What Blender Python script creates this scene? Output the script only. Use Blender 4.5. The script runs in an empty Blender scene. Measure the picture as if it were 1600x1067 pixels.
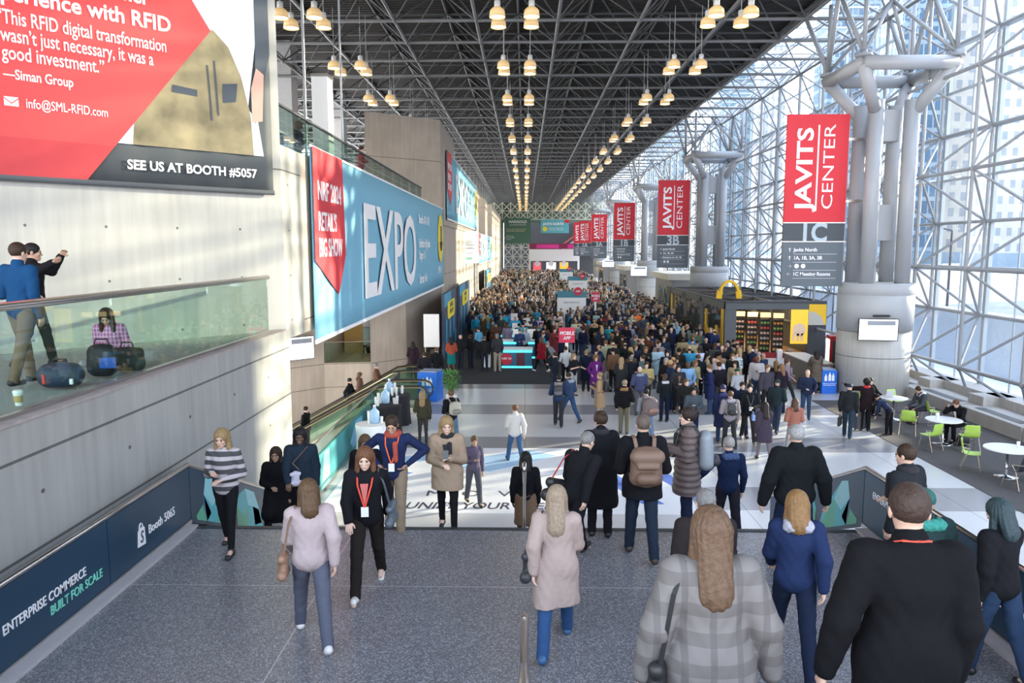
import bpy, math, random, numpy as np
from mathutils import Vector, Matrix, Euler
random.seed(7)
R = math.radians
SC = bpy.context.scene
COL = SC.collection

# ------------------------------------------------------------------ camera, sky, sun, exposure
CZ = 5.8                                   # eye height over the main floor (z = 0)
cam_d = bpy.data.cameras.new('camera')
cam_d.sensor_fit = 'HORIZONTAL'; cam_d.sensor_width = 36.0
cam_d.lens = 1200.0 / 1600.0 * 36.0
cam_d.clip_start = 0.05; cam_d.clip_end = 2000
cam = bpy.data.objects.new('camera', cam_d); COL.objects.link(cam)
cam.location = (0, 0, CZ)
_fw = Vector((-20 / 1200.0, 1.0, -145.5 / 1200.0)).normalized()
cam.rotation_euler = _fw.to_track_quat('-Z', 'Y').to_euler()
SC.camera = cam

world = bpy.data.worlds.new('world'); SC.world = world; world.use_nodes = True
wn = world.node_tree; wn.nodes.clear()
w_out = wn.nodes.new('ShaderNodeOutputWorld'); w_bg = wn.nodes.new('ShaderNodeBackground')
w_tc = wn.nodes.new('ShaderNodeTexCoord'); w_sep = wn.nodes.new('ShaderNodeSeparateXYZ')
w_rmp = wn.nodes.new('ShaderNodeValToRGB')
wn.links.new(w_tc.outputs['Generated'], w_sep.inputs[0])
wn.links.new(w_sep.outputs['Z'], w_rmp.inputs[0])
w_rmp.color_ramp.elements[0].position = 0.0; w_rmp.color_ramp.elements[0].color = (1.0, 0.985, 0.96, 1)
w_rmp.color_ramp.elements[1].position = 0.6; w_rmp.color_ramp.elements[1].color = (0.62, 0.76, 1.0, 1)
wn.links.new(w_rmp.outputs[0], w_bg.inputs[0]); wn.links.new(w_bg.outputs[0], w_out.inputs[0])
w_bg.inputs[1].default_value = 6.0

SUN_AZ, SUN_EL = 28.0, 14.0                # the sun stands to the right and beyond, low
sun_d = bpy.data.lights.new('sun', 'SUN'); sun_d.energy = 13.0; sun_d.angle = R(0.9); sun_d.color = (1.0, 0.88, 0.62)
sun = bpy.data.objects.new('sun', sun_d); COL.objects.link(sun)
_sd = Vector((math.cos(R(SUN_AZ)) * math.cos(R(SUN_EL)), math.sin(R(SUN_AZ)) * math.cos(R(SUN_EL)), math.sin(R(SUN_EL))))
sun.rotation_euler = (-_sd).to_track_quat('-Z', 'Y').to_euler()

vs = SC.view_settings
vs.view_transform = 'Standard'; vs.look = 'None'; vs.exposure = 0.18; vs.gamma = 1.0; vs.use_curve_mapping = False
SC.cycles.max_bounces = 8; SC.cycles.diffuse_bounces = 4; SC.cycles.glossy_bounces = 3
SC.cycles.transparent_max_bounces = 16; SC.cycles.transmission_bounces = 4
SC.cycles.sample_clamp_indirect = 6.0; SC.cycles.caustics_reflective = False; SC.cycles.caustics_refractive = False

# ------------------------------------------------------------------ materials
MATS = {}
def _nodes(name):
    m = bpy.data.materials.new(name); m.use_nodes = True
    return m, m.node_tree, m.node_tree.nodes['Principled BSDF']
def M(name, col=(0.5, 0.5, 0.5), rough=0.6, metal=0.0, amt=0.10, scale=6.0, bump=0.0, coord='Object', spec=None):
    """plain coloured surface with slight procedural unevenness"""
    if name in MATS: return MATS[name]
    m, nt, b = _nodes(name)
    tc = nt.nodes.new('ShaderNodeTexCoord'); no = nt.nodes.new('ShaderNodeTexNoise')
    no.inputs['Scale'].default_value = scale; no.inputs['Detail'].default_value = 3
    nt.links.new(tc.outputs[coord], no.inputs['Vector'])
    mr = nt.nodes.new('ShaderNodeMapRange')
    mr.inputs['To Min'].default_value = 1 - amt; mr.inputs['To Max'].default_value = 1 + amt
    nt.links.new(no.outputs[0], mr.inputs['Value'])
    mx = nt.nodes.new('ShaderNodeVectorMath'); mx.operation = 'SCALE'
    mx.inputs[0].default_value = col[:3]; nt.links.new(mr.outputs[0], mx.inputs['Scale'])
    nt.links.new(mx.outputs[0], b.inputs['Base Color'])
    b.inputs['Roughness'].default_value = rough; b.inputs['Metallic'].default_value = metal
    if spec is not None: b.inputs['Specular IOR Level'].default_value = spec
    if bump:
        bp = nt.nodes.new('ShaderNodeBump'); bp.inputs['Strength'].default_value = bump; bp.inputs['Distance'].default_value = 0.02
        nt.links.new(no.outputs[0], bp.inputs['Height']); nt.links.new(bp.outputs[0], b.inputs['Normal'])
    MATS[name] = m
    return m
def EM(name, col, s):
    if name in MATS: return MATS[name]
    m, nt, b = _nodes(name)
    b.inputs['Base Color'].default_value = (*col, 1); b.inputs['Emission Color'].default_value = (*col, 1)
    b.inputs['Emission Strength'].default_value = s; b.inputs['Roughness'].default_value = 0.4
    MATS[name] = m; return m
def GLASS(name, tint=(0.95, 0.98, 0.97), refl=0.6):
    if name in MATS: return MATS[name]
    m = bpy.data.materials.new(name); m.use_nodes = True; nt = m.node_tree; nt.nodes.clear()
    o = nt.nodes.new('ShaderNodeOutputMaterial'); t = nt.nodes.new('ShaderNodeBsdfTransparent'); g = nt.nodes.new('ShaderNodeBsdfGlossy')
    lw = nt.nodes.new('ShaderNodeLayerWeight'); lw.inputs[0].default_value = 0.5
    p5 = nt.nodes.new('ShaderNodeMath'); p5.operation = 'POWER'; p5.inputs[1].default_value = 5.0; nt.links.new(lw.outputs['Facing'], p5.inputs[0])
    f = nt.nodes.new('ShaderNodeMath'); f.operation = 'MULTIPLY_ADD'; f.inputs[1].default_value = 0.9; f.inputs[2].default_value = 0.06; nt.links.new(p5.outputs[0], f.inputs[0])
    mm = nt.nodes.new('ShaderNodeMath'); mm.operation = 'MULTIPLY'; mm.inputs[1].default_value = refl
    mx = nt.nodes.new('ShaderNodeMixShader')
    t.inputs[0].default_value = (*tint, 1); g.inputs[0].default_value = (1, 1, 1, 1); g.inputs['Roughness'].default_value = 0.02
    nt.links.new(f.outputs[0], mm.inputs[0]); nt.links.new(mm.outputs[0], mx.inputs[0])
    nt.links.new(t.outputs[0], mx.inputs[1]); nt.links.new(g.outputs[0], mx.inputs[2]); nt.links.new(mx.outputs[0], o.inputs[0])
    MATS[name] = m; return m
def mth(nt, op, a, b=None):
    n = nt.nodes.new('ShaderNodeMath'); n.operation = op
    for i, v in enumerate((a, b)):
        if v is None: continue
        if isinstance(v, (int, float)): n.inputs[i].default_value = v
        else: nt.links.new(v, n.inputs[i])
    return n.outputs[0]
def CONCRETE(name, col, lines=(), holes=True, streak=0.10):
    if name in MATS: return MATS[name]
    m, nt, b = _nodes(name)
    geo = nt.nodes.new('ShaderNodeNewGeometry'); sep = nt.nodes.new('ShaderNodeSeparateXYZ')
    nt.links.new(geo.outputs['Position'], sep.inputs[0])
    u = mth(nt, 'ADD', sep.outputs['X'], sep.outputs['Y']); z = sep.outputs['Z']
    mp = nt.nodes.new('ShaderNodeMapping'); mp.inputs['Scale'].default_value = (5, 5, 0.35)
    nt.links.new(geo.outputs['Position'], mp.inputs['Vector'])
    n1 = nt.nodes.new('ShaderNodeTexNoise'); n1.inputs['Scale'].default_value = 1.6; n1.inputs['Detail'].default_value = 6
    nt.links.new(mp.outputs[0], n1.inputs['Vector'])
    n2 = nt.nodes.new('ShaderNodeTexNoise'); n2.inputs['Scale'].default_value = 0.7; n2.inputs['Detail'].default_value = 8
    nt.links.new(geo.outputs['Position'], n2.inputs['Vector'])
    a = mth(nt, 'MULTIPLY', mth(nt, 'SUBTRACT', n1.outputs[0], 0.5), streak * 4)
    c = mth(nt, 'MULTIPLY', mth(nt, 'SUBTRACT', n2.outputs[0], 0.5), 0.45)
    v = mth(nt, 'ADD', mth(nt, 'ADD', a, c), 1.0)
    if holes:
        fu = mth(nt, 'SUBTRACT', mth(nt, 'FRACT', mth(nt, 'DIVIDE', u, 1.75)), 0.5)
        fv = mth(nt, 'SUBTRACT', mth(nt, 'FRACT', mth(nt, 'DIVIDE', z, 0.95)), 0.5)
        d = mth(nt, 'ADD', mth(nt, 'POWER', mth(nt, 'MULTIPLY', fu, 1.3), 2.0), mth(nt, 'POWER', mth(nt, 'MULTIPLY', fv, 0.95), 2.0))
        v = mth(nt, 'MULTIPLY', v, mth(nt, 'SUBTRACT', 1.0, mth(nt, 'MULTIPLY', mth(nt, 'LESS_THAN', d, 0.0006), 0.75)))
    for L in lines:
        g = mth(nt, 'LESS_THAN', mth(nt, 'ABSOLUTE', mth(nt, 'SUBTRACT', z, L)), 0.016)
        v = mth(nt, 'MULTIPLY', v, mth(nt, 'SUBTRACT', 1.0, mth(nt, 'MULTIPLY', g, 0.7)))
    mx = nt.nodes.new('ShaderNodeVectorMath'); mx.operation = 'SCALE'; mx.inputs[0].default_value = col
    nt.links.new(v, mx.inputs['Scale']); nt.links.new(mx.outputs[0], b.inputs['Base Color'])
    b.inputs['Roughness'].default_value = 0.75
    MATS[name] = m; return m
def STRIPES(name, c1, c2, axis='Z', period=0.1, duty=0.5, c3=None, axis2=None, per2=0.1, rough=0.8):
    """bands of two cloth or paint colours along one axis, crossed by a third for a check"""
    if name in MATS: return MATS[name]
    m, nt, b = _nodes(name)
    tc = nt.nodes.new('ShaderNodeTexCoord'); sep = nt.nodes.new('ShaderNodeSeparateXYZ'); nt.links.new(tc.outputs['Object'], sep.inputs[0])
    f = mth(nt, 'LESS_THAN', mth(nt, 'FRACT', mth(nt, 'DIVIDE', sep.outputs[axis], period)), duty)
    mx = nt.nodes.new('ShaderNodeMix'); mx.data_type = 'RGBA'
    nt.links.new(f, mx.inputs[0]); mx.inputs[6].default_value = (*c1, 1); mx.inputs[7].default_value = (*c2, 1)
    out = mx.outputs[2]
    if c3:
        g = mth(nt, 'LESS_THAN', mth(nt, 'FRACT', mth(nt, 'DIVIDE', sep.outputs[axis2], per2)), 0.25)
        g = mth(nt, 'MULTIPLY', g, 0.6)
        m2 = nt.nodes.new('ShaderNodeMix'); m2.data_type = 'RGBA'; nt.links.new(g, m2.inputs[0]); nt.links.new(out, m2.inputs[6])
        m2.inputs[7].default_value = (*c3, 1); out = m2.outputs[2]
    nt.links.new(out, b.inputs['Base Color']); b.inputs['Roughness'].default_value = rough
    MATS[name] = m; return m
def WINDOWS(name, wall, glass, sx, sz, fx=0.6, fz=0.6, rough=0.25):
    """facade of window panes between wall strips, along both plan directions"""
    if name in MATS: return MATS[name]
    m, nt, b = _nodes(name)
    tc = nt.nodes.new('ShaderNodeTexCoord'); sep = nt.nodes.new('ShaderNodeSeparateXYZ'); nt.links.new(tc.outputs['Object'], sep.inputs[0])
    u = mth(nt, 'ADD', sep.outputs['X'], sep.outputs['Y'])
    a = mth(nt, 'LESS_THAN', mth(nt, 'FRACT', mth(nt, 'DIVIDE', u, sx)), fx)
    c = mth(nt, 'LESS_THAN', mth(nt, 'FRACT', mth(nt, 'DIVIDE', sep.outputs['Z'], sz)), fz)
    f = mth(nt, 'MULTIPLY', a, c)
    no = nt.nodes.new('ShaderNodeTexNoise'); no.inputs['Scale'].default_value = 0.12; nt.links.new(tc.outputs['Object'], no.inputs['Vector'])
    mx = nt.nodes.new('ShaderNodeMix'); mx.data_type = 'RGBA'; nt.links.new(f, mx.inputs[0])
    mx.inputs[6].default_value = (*wall, 1); mx.inputs[7].default_value = (*glass, 1)
    vm = nt.nodes.new('ShaderNodeVectorMath'); vm.operation = 'SCALE'
    nt.links.new(mx.outputs[2], vm.inputs[0]); nt.links.new(mth(nt, 'ADD', mth(nt, 'MULTIPLY', no.outputs[0], 0.8), 0.6), vm.inputs['Scale'])
    nt.links.new(vm.outputs[0], b.inputs['Base Color']); b.inputs['Roughness'].default_value = rough
    MATS[name] = m; return m

# ------------------------------------------------------------------ mesh helpers
class MB:
    def __init__(s): s.v = []; s.f = []; s.m = []
    def add(s, vs_, fs_, mi=0):
        n = len(s.v); s.v.extend([tuple(p) for p in vs_]); s.f.extend([tuple(i + n for i in f) for f in fs_]); s.m.extend([mi] * len(fs_)); return s
    def box(s, x0, x1, y0, y1, z0, z1, mi=0):
        return s.add([(x0, y0, z0), (x1, y0, z0), (x1, y1, z0), (x0, y1, z0), (x0, y0, z1), (x1, y0, z1), (x1, y1, z1), (x0, y1, z1)],
                     [(3, 2, 1, 0), (4, 5, 6, 7), (0, 1, 5, 4), (1, 2, 6, 5), (2, 3, 7, 6), (3, 0, 4, 7)], mi)
    def bar(s, p, q, w, h=None, mi=0):
        p = Vector(p); q = Vector(q); d = (q - p).normalized(); h = h or w
        up = Vector((0, 0, 1)) if abs(d.z) < 0.95 else Vector((0, 1, 0))
        a = d.cross(up).normalized(); b = a.cross(d)
        vs_ = [o + a * i * w / 2 + b * j * h / 2 for o in (p, q) for i, j in ((-1, -1), (1, -1), (1, 1), (-1, 1))]
        return s.add(vs_, [(0, 1, 2, 3), (7, 6, 5, 4), (0, 4, 5, 1), (1, 5, 6, 2), (2, 6, 7, 3), (3, 7, 4, 0)], mi)
    def tube(s, p, q, r, n=8, r2=None, mi=0, cap=True):
        p = Vector(p); q = Vector(q); d = (q - p).normalized(); r2 = r if r2 is None else r2
        up = Vector((0, 0, 1)) if abs(d.z) < 0.95 else Vector((0, 1, 0))
        a = d.cross(up).normalized(); b = a.cross(d); vs_ = []
        for o, rr in ((p, r), (q, r2)):
            for i in range(n):
                t = 2 * math.pi * i / n; vs_.append(o + (a * math.cos(t) + b * math.sin(t)) * rr)
        fs_ = [(i, (i + 1) % n, n + (i + 1) % n, n + i) for i in range(n)]
        if cap: fs_ += [tuple(range(n - 1, -1, -1)), tuple(range(n, 2 * n))]
        return s.add(vs_, fs_, mi)
    def path(s, pts, r, n=8, mi=0):
        """one continuous bent tube"""
        P = [Vector(p) for p in pts]; vs_ = []; ref = None
        for i, p in enumerate(P):
            d = (P[min(i + 1, len(P) - 1)] - P[max(i - 1, 0)]).normalized()
            if ref is None: ref = Vector((0, 0, 1)) if abs(d.z) < 0.9 else Vector((0, 1, 0))
            a = d.cross(ref).normalized(); b = a.cross(d); ref = b
            for k in range(n):
                t = 2 * math.pi * k / n; vs_.append(p + (a * math.cos(t) + b * math.sin(t)) * r)
        fs_ = []
        for i in range(len(P) - 1):
            for k in range(n): fs_.append((i * n + k, i * n + (k + 1) % n, (i + 1) * n + (k + 1) % n, (i + 1) * n + k))
        fs_ += [tuple(range(n - 1, -1, -1)), tuple(range((len(P) - 1) * n, len(P) * n))]
        return s.add(vs_, fs_, mi)
    def lathe(s, prof, c=(0, 0, 0), n=24, mi=0):
        vs_ = []
        for r, z in prof:
            for i in range(n):
                t = 2 * math.pi * i / n; vs_.append((c[0] + r * math.cos(t), c[1] + r * math.sin(t), c[2] + z))
        fs_ = []
        for j in range(len(prof) - 1):
            for i in range(n): fs_.append((j * n + i, j * n + (i + 1) % n, (j + 1) * n + (i + 1) % n, (j + 1) * n + i))
        fs_ += [tuple(range(n - 1, -1, -1)), tuple(range((len(prof) - 1) * n, len(prof) * n))]
        return s.add(vs_, fs_, mi)
    def prism(s, poly, z0, z1, mi=0):
        n = len(poly)
        return s.add([(x, y, z0) for x, y in poly] + [(x, y, z1) for x, y in poly],
                     [tuple(range(n - 1, -1, -1)), tuple(range(n, 2 * n))] + [(i, (i + 1) % n, n + (i + 1) % n, n + i) for i in range(n)], mi)
    def slab(s, poly, fn, t, mi=0):
        """a flat outline in (u, v) given thickness t: fn(u, v, w) -> point"""
        n = len(poly)
        return s.add([fn(u, v, 0) for u, v in poly] + [fn(u, v, t) for u, v in poly],
                     [tuple(range(n - 1, -1, -1)), tuple(range(n, 2 * n))] + [(i, (i + 1) % n, n + (i + 1) % n, n + i) for i in range(n)], mi)
    def build(s, name, mats, parent=None, smooth=False, bevel=0.0):
        me = bpy.data.meshes.new(name); me.from_pydata(s.v, [], s.f); me.update()
        mats = mats if isinstance(mats, (list, tuple)) else [mats]
        for m in mats: me.materials.append(m)
        if len(mats) > 1: me.polygons.foreach_set('material_index', s.m)
        if smooth: me.shade_smooth() if hasattr(me, 'shade_smooth') else None
        o = bpy.data.objects.new(name, me); COL.objects.link(o)
        if parent is not None: o.parent = parent
        if bevel:
            md = o.modifiers.new('bevel', 'BEVEL'); md.width = bevel; md.segments = 2; md.limit_method = 'ANGLE'
        return o
def tag(o, label=None, cat=None, group=None, kind=None):
    if label: o['label'] = label
    if cat: o['category'] = cat
    if group: o['group'] = group
    if kind: o['kind'] = kind
    return o
def thing(name, label, cat, loc=(0, 0, 0), rz=0.0, group=None):
    o = bpy.data.objects.new(name, None); COL.objects.link(o); o.empty_display_size = 0.2
    o.location = loc; o.rotation_euler = (0, 0, R(rz)); return tag(o, label, cat, group)
def struct(name, mb, mats, **k):
    return tag(mb.build(name, mats, **k), kind='structure')
def copy_tree(o, parent=None):
    c = o.copy(); COL.objects.link(c); c.parent = parent
    for ch in list(o.children): copy_tree(ch, c)
    return c
FACE = {'-y': Euler((R(90), 0, 0)), '+x': Euler((R(90), 0, R(90))), '-x': Euler((R(90), 0, R(-90))), 'up': Euler((0, 0, 0)), 'yup+x': None}
def text(s, parent, loc, rot, size, mat, align='LEFT', bold=0.0, sx=1.0, ext=0.003, name='lettering', spacing=1.0, shear=0.0, line=1.0, fit=None):
    cu = bpy.data.curves.new(name, 'FONT'); cu.body = s; cu.size = size; cu.align_x = align; cu.extrude = ext; cu.offset = bold * size
    cu.space_character = spacing; cu.shear = shear; cu.space_line = line; cu.resolution_u = 3
    o = bpy.data.objects.new(name, cu); COL.objects.link(o); cu.materials.append(mat)
    o.location = loc; o.rotation_euler = FACE[rot] if isinstance(rot, str) else rot; o.scale = (sx, 1, 1)
    if fit:
        bpy.context.view_layer.update(); o.scale = (fit / max(o.dimensions.x / sx, .01), 1, 1)
    if parent is not None: o.parent = parent
    return o
# survey of the photograph: bearings from the eye point turned into places in the hall
_r = _fw.cross(Vector((0, 0, 1))).normalized(); _u = _r.cross(_fw)
def bearing(px, py):
    d = _fw * 1200 + _r * (px - 800) + _u * (533.5 - py); return d / d.y
def on_floor(px, py, z=0.0):
    d = bearing(px, py); t = (z - CZ) / d.z; return d.x * t, t
def by_head(px, py, h, z=0.0): return on_floor(px, py, z + h)
# ------------------------------------------------------------------ shared materials
conc_l = CONCRETE('concrete_cool', (0.345, 0.345, 0.33), lines=(3.74, 2.76, 7.4))
conc_d = CONCRETE('concrete_warm', (0.42, 0.36, 0.30), lines=(-0.05, -1.25, 4.2, 10.9), holes=False)
conc_c = CONCRETE('concrete_column', (0.46, 0.45, 0.43), lines=(2.55, 1.55, 4.1), holes=False)
white_steel = M('white_painted_steel', (0.27, 0.285, 0.31), 0.45, amt=0.05)
grey_steel = M('grey_painted_steel', (0.20, 0.205, 0.215), 0.5, amt=0.08)
steel = M('brushed_steel', (0.55, 0.52, 0.50), 0.28, 1.0, amt=0.06)
dark_metal = M('dark_metal', (0.035, 0.038, 0.045), 0.45, amt=0.1)
black = M('black_plastic', (0.012, 0.012, 0.014), 0.5)
white = M('white_laminate', (0.80, 0.80, 0.80), 0.4, amt=0.03)
red = M('banner_red', (0.62, 0.02, 0.035), 0.6, amt=0.04)
slate = M('banner_slate', (0.055, 0.065, 0.08), 0.55, amt=0.04)
slate2 = M('banner_slate_light', (0.11, 0.13, 0.155), 0.55, amt=0.04)
pale = M('lettering_pale', (0.86, 0.86, 0.88), 0.6, amt=0.02)
steelblue = M('lettering_steel', (0.42, 0.50, 0.56), 0.4, amt=0.02)
sky_blue = M('banner_blue', (0.19, 0.45, 0.61), 0.75, amt=0.06)
yellow = M('sign_yellow', (0.85, 0.68, 0.03), 0.6, amt=0.04)
glass_rail = GLASS('railing_glass', (0.80, 0.90, 0.86), 1.0)
glass_wall = GLASS('curtain_wall_glass', (0.93, 0.97, 0.99), 0.5)

# ------------------------------------------------------------------ floors, landing and stairs
def FLOOR():
    m, nt, b = _nodes('polished_terrazzo')
    geo = nt.nodes.new('ShaderNodeNewGeometry'); sep = nt.nodes.new('ShaderNodeSeparateXYZ'); nt.links.new(geo.outputs['Position'], sep.inputs[0])
    f = mth(nt, 'LESS_THAN', mth(nt, 'FRACT', mth(nt, 'DIVIDE', mth(nt, 'SUBTRACT', sep.outputs['Y'], 21.6), 4.95)), 0.34)
    jx = mth(nt, 'LESS_THAN', mth(nt, 'FRACT', mth(nt, 'DIVIDE', sep.outputs['X'], 4.95)), 0.006)
    no = nt.nodes.new('ShaderNodeTexNoise'); no.inputs['Scale'].default_value = 45; nt.links.new(geo.outputs['Position'], no.inputs['Vector'])
    mx = nt.nodes.new('ShaderNodeMix'); mx.data_type = 'RGBA'; nt.links.new(f, mx.inputs[0])
    mx.inputs[6].default_value = (0.58, 0.575, 0.58, 1); mx.inputs[7].default_value = (0.27, 0.265, 0.28, 1)
    s = mth(nt, 'MULTIPLY', mth(nt, 'ADD', mth(nt, 'MULTIPLY', no.outputs[0], 0.3), 0.85), mth(nt, 'SUBTRACT', 1.0, mth(nt, 'MULTIPLY', jx, 0.4)))
    vm = nt.nodes.new('ShaderNodeVectorMath'); vm.operation = 'SCALE'; nt.links.new(mx.outputs[2], vm.inputs[0]); nt.links.new(s, vm.inputs['Scale'])
    nt.links.new(vm.outputs[0], b.inputs['Base Color']); b.inputs['Roughness'].default_value = 0.22
    return m
def LANDING():
    m, nt, b = _nodes('speckled_terrazzo')
    geo = nt.nodes.new('ShaderNodeNewGeometry'); sep = nt.nodes.new('ShaderNodeSeparateXYZ'); nt.links.new(geo.outputs['Position'], sep.inputs[0])
    vo = nt.nodes.new('ShaderNodeTexVoronoi'); vo.inputs['Scale'].default_value = 85; nt.links.new(geo.outputs['Position'], vo.inputs['Vector'])
    cs = nt.nodes.new('ShaderNodeSeparateColor'); nt.links.new(vo.outputs['Color'], cs.inputs[0])
    rmp = nt.nodes.new('ShaderNodeValToRGB'); nt.links.new(cs.outputs[0], rmp.inputs[0])
    e = rmp.color_ramp.elements; e[0].color = (0.135, 0.134, 0.148, 1); e[0].position = 0.3; e[1].color = (0.34, 0.34, 0.36, 1); e[1].position = 0.95
    k = e.new(0.65); k.color = (0.19, 0.19, 0.205, 1)
    j1 = mth(nt, 'LESS_THAN', mth(nt, 'ABSOLUTE', mth(nt, 'SUBTRACT', sep.outputs['Y'], 8.28)), 0.008)
    j2 = mth(nt, 'LESS_THAN', mth(nt, 'ABSOLUTE', mth(nt, 'ADD', sep.outputs['X'], mth(nt, 'ADD', mth(nt, 'MULTIPLY', sep.outputs['Y'], 0.0), 2.3))), 0.008)
    j = mth(nt, 'MAXIMUM', j1, j2)
    mx = nt.nodes.new('ShaderNodeMix'); mx.data_type = 'RGBA'; nt.links.new(mth(nt, 'MULTIPLY', j, 0.5), mx.inputs[0]); nt.links.new(rmp.outputs[0], mx.inputs[6])
    mx.inputs[7].default_value = (0.55, 0.5, 0.5, 1)
    nt.links.new(mx.outputs[2], b.inputs['Base Color']); b.inputs['Roughness'].default_value = 0.26
    return m
floor_m, land_m = FLOOR(), LANDING()
g = MB(); g.box(-5.0, 17.6, -4, 175, -0.3, 0.0); g.box(-14, -5.0, 44, 175, -0.3, 0.0); g.box(-14, -5.0, 12, 44, -4.8, -4.5)
struct('floor', g, floor_m)
g = MB(); g.box(-4.95, 4.95, 5.0, 10.1, 0.0, 2.0)
for i in range(11):                                             # flight down to the hall
    g.box(-4.6, 4.6, 10.1 + 0.36 * i, 10.46 + 0.36 * i, 0.0, 2.0 - 2.0 / 12 * (i + 1))
for i in range(13):                                             # flight up behind the landing
    g.box(-4.6, 4.6, 5.3 - 0.32 * (i + 1), 5.3 - 0.32 * i, 0.0, 2.0 + 0.16 * (i + 1))
g.box(-4.95, 4.95, -4, 1.15, 0.0, 4.08)
struct('floor_landing', g, land_m)
g = MB()
for sx in (-1, 1):
    g.box(min(sx * 4.48, sx * 4.9), max(sx * 4.48, sx * 4.9), 5.0, 10.1, 2.0, 2.04)
kerb = M('pale_kerb_stone', (0.46, 0.44, 0.45), 0.5)
struct('trim_1', g, kerb)
g = MB(); g.box(-4.48, 4.48, 10.03, 10.12, 2.0, 2.012)
struct('trim_2', g, dark_metal)
g = MB(); g.box(-4.45, 3.4, 32.6, 37.6, 0, 0.012); g.box(-4.45, 2.6, 37.6, 62, 0, 0.012)
tag(g.build('black_carpet', M('black_carpet', (0.016, 0.016, 0.018), 0.95, amt=0.3, scale=60)), 'black carpet laid under the registration counters', 'carpet')
g = MB(); g.box(11.0, 15.0, 14.0, 29.2, 0, 0.012)
tag(g.build('grey_carpet', M('grey_carpet', (0.085, 0.078, 0.078), 0.95, amt=0.25, scale=9)), 'charcoal carpet under the white round cafe tables by the glass wall', 'carpet')
# floor graphic in front of the stairs
dec_w = M('floor_film_white', (0.82, 0.83, 0.86), 0.3, amt=0.02); dec_b = M('floor_film_blue', (0.12, 0.22, 0.62), 0.3); dec_c = M('floor_film_pale_blue', (0.40, 0.62, 0.85), 0.3)
dec_k = M('floor_film_ink', (0.06, 0.06, 0.09), 0.4)
t = thing('floor_graphic', 'white and blue advertising film stuck on the hall floor before the stairs', 'floor graphic', (-0.3, 19.3, 0))
g = MB(); g.box(-4.3, 4.2, -2.95, 2.6, 0, 0.006); g.build('film', dec_w, t)
g = MB(); fn = lambda u, v, w: (u, v, 0.006 + w)
for P, mi in (([(3.0, -2.3), (3.5, -2.3), (2.0, 1.9), (1.4, 1.9)], 0), ([(4.3, -2.0), (4.8, -2.0), (3.2, 2.2), (2.8, 2.2)], 0), ([(-4.2, 0.4), (-1.0, 1.9), (-1.0, 2.4), (-4.2, 1.2)], 1),
              ([(-0.6, 0.2), (1.2, 1.8), (0.4, 2.4), (-2.2, 0.9)], 1), ([(-3.8, -0.7), (-3.2, -0.9), (-2.6, 0.1), (-3.4, 0.3)], 0)):
    g.slab(P, fn, 0.002, mi)
g.build('printed_pattern', [dec_b, dec_c], t)
text('UNIFY YOUR FREIGHT', t, (-2.42, -2.68, 0.008), 'up', 0.62, dec_k, bold=0.014, sx=0.66, shear=0.2, ext=0.0005)
text('E  M  O  V  I  S', t, (-2.75, -1.8, 0.008), 'up', 0.6, dec_k, sx=0.95, ext=0.0005, spacing=1.1)

# ------------------------------------------------------------------ left concrete
g = MB(); g.prism([(-4.95, -4), (-4.95, 15.95), (-14, 15.95), (-14, -4)], -4.5, 4.1)
struct('wall_left', g, conc_l)
g = MB(); g.box(-5.35, -4.93, -4, 15.8, 4.1, 4.13)
struct('trim_3', g, M('brownish_coping', (0.34, 0.30, 0.29), 0.7, amt=0.25))
g = MB(); g.prism([(-5.0, 15.95), (-14.0, 6.2), (-14.0, 15.95)], 4.1, 15.2)
g.box(-14, -5.0, 15.95, 17.3, 3.9, 7.9)
struct('wall_banner', g, conc_l)
g = MB(); g.box(-26, -5.0, 17.3, 47.0, 3.9, 7.9)                # mezzanine slab
g.prism([(-9.2, 43.0), (-5.02, 46.4), (-5.02, 79), (-14, 79), (-14, 43.0)], 0, 7.5)
g.prism([(-8.85, 43.3), (-5.02, 46.4), (-5.02, 55), (-8.85, 55)], 7.5, 13.3)
g.box(-14, -5.02, 79, 118, 0, 7.0); g.box(-9, -5.02, 79, 84, 7, 12.2); g.box(-9, -5.02, 98, 104, 7, 12.0); g.box(-9, -5.02, 118, 165, 0, 12.4)
struct('wall_mezzanine', g, conc_d)
g = MB()                                                        # back of the escalator well
g.prism([(-14, 34.0), (-11.6, 37.0), (-10.2, 38.5), (-10.2, 43), (-14, 43)], -4.5, 3.9)
g.prism([(-10.2, 38.5), (-7.9, 38.9), (-7.9, 43), (-10.2, 43)], -4.5, 0.0)
g.prism([(-7.9, 38.9), (-6.3, 40.5), (-5.0, 45.9), (-7.9, 43)], -4.5, 3.9)
g.box(-5.1, -4.98, 33.2, 45, -4.5, 0); g.box(-5.1, -4.98, 15.9, 26.2, -4.5, 0)
struct('wall_well', g, conc_d)
t = thing('corridor_lamp', 'warm strip lamp in the recess behind the well balcony', 'lamp', (-9.0, 41.2, 3.3))
g = MB(); g.box(-.7, .7, -.08, .08, 0, .05); g.build('tube', EM('corridor_glow', (1, .75, .42), 14), t)
g = MB(); g.box(-.75, .75, -.1, .1, .05, .6); g.build('housing', dark_metal, t)
g = MB(); g.box(-10.1, -9.0, 42.5, 42.6, 0, 3.4, 0); g.box(-9.0, -7.95, 42.3, 42.4, 0, 3.4, 1)
t = tag(g.build('door_1', [M('ochre_wall', (0.55, 0.40, 0.16), 0.6), M('black_door_glass', (0.01, 0.01, 0.012), 0.08)]), kind='structure')
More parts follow.
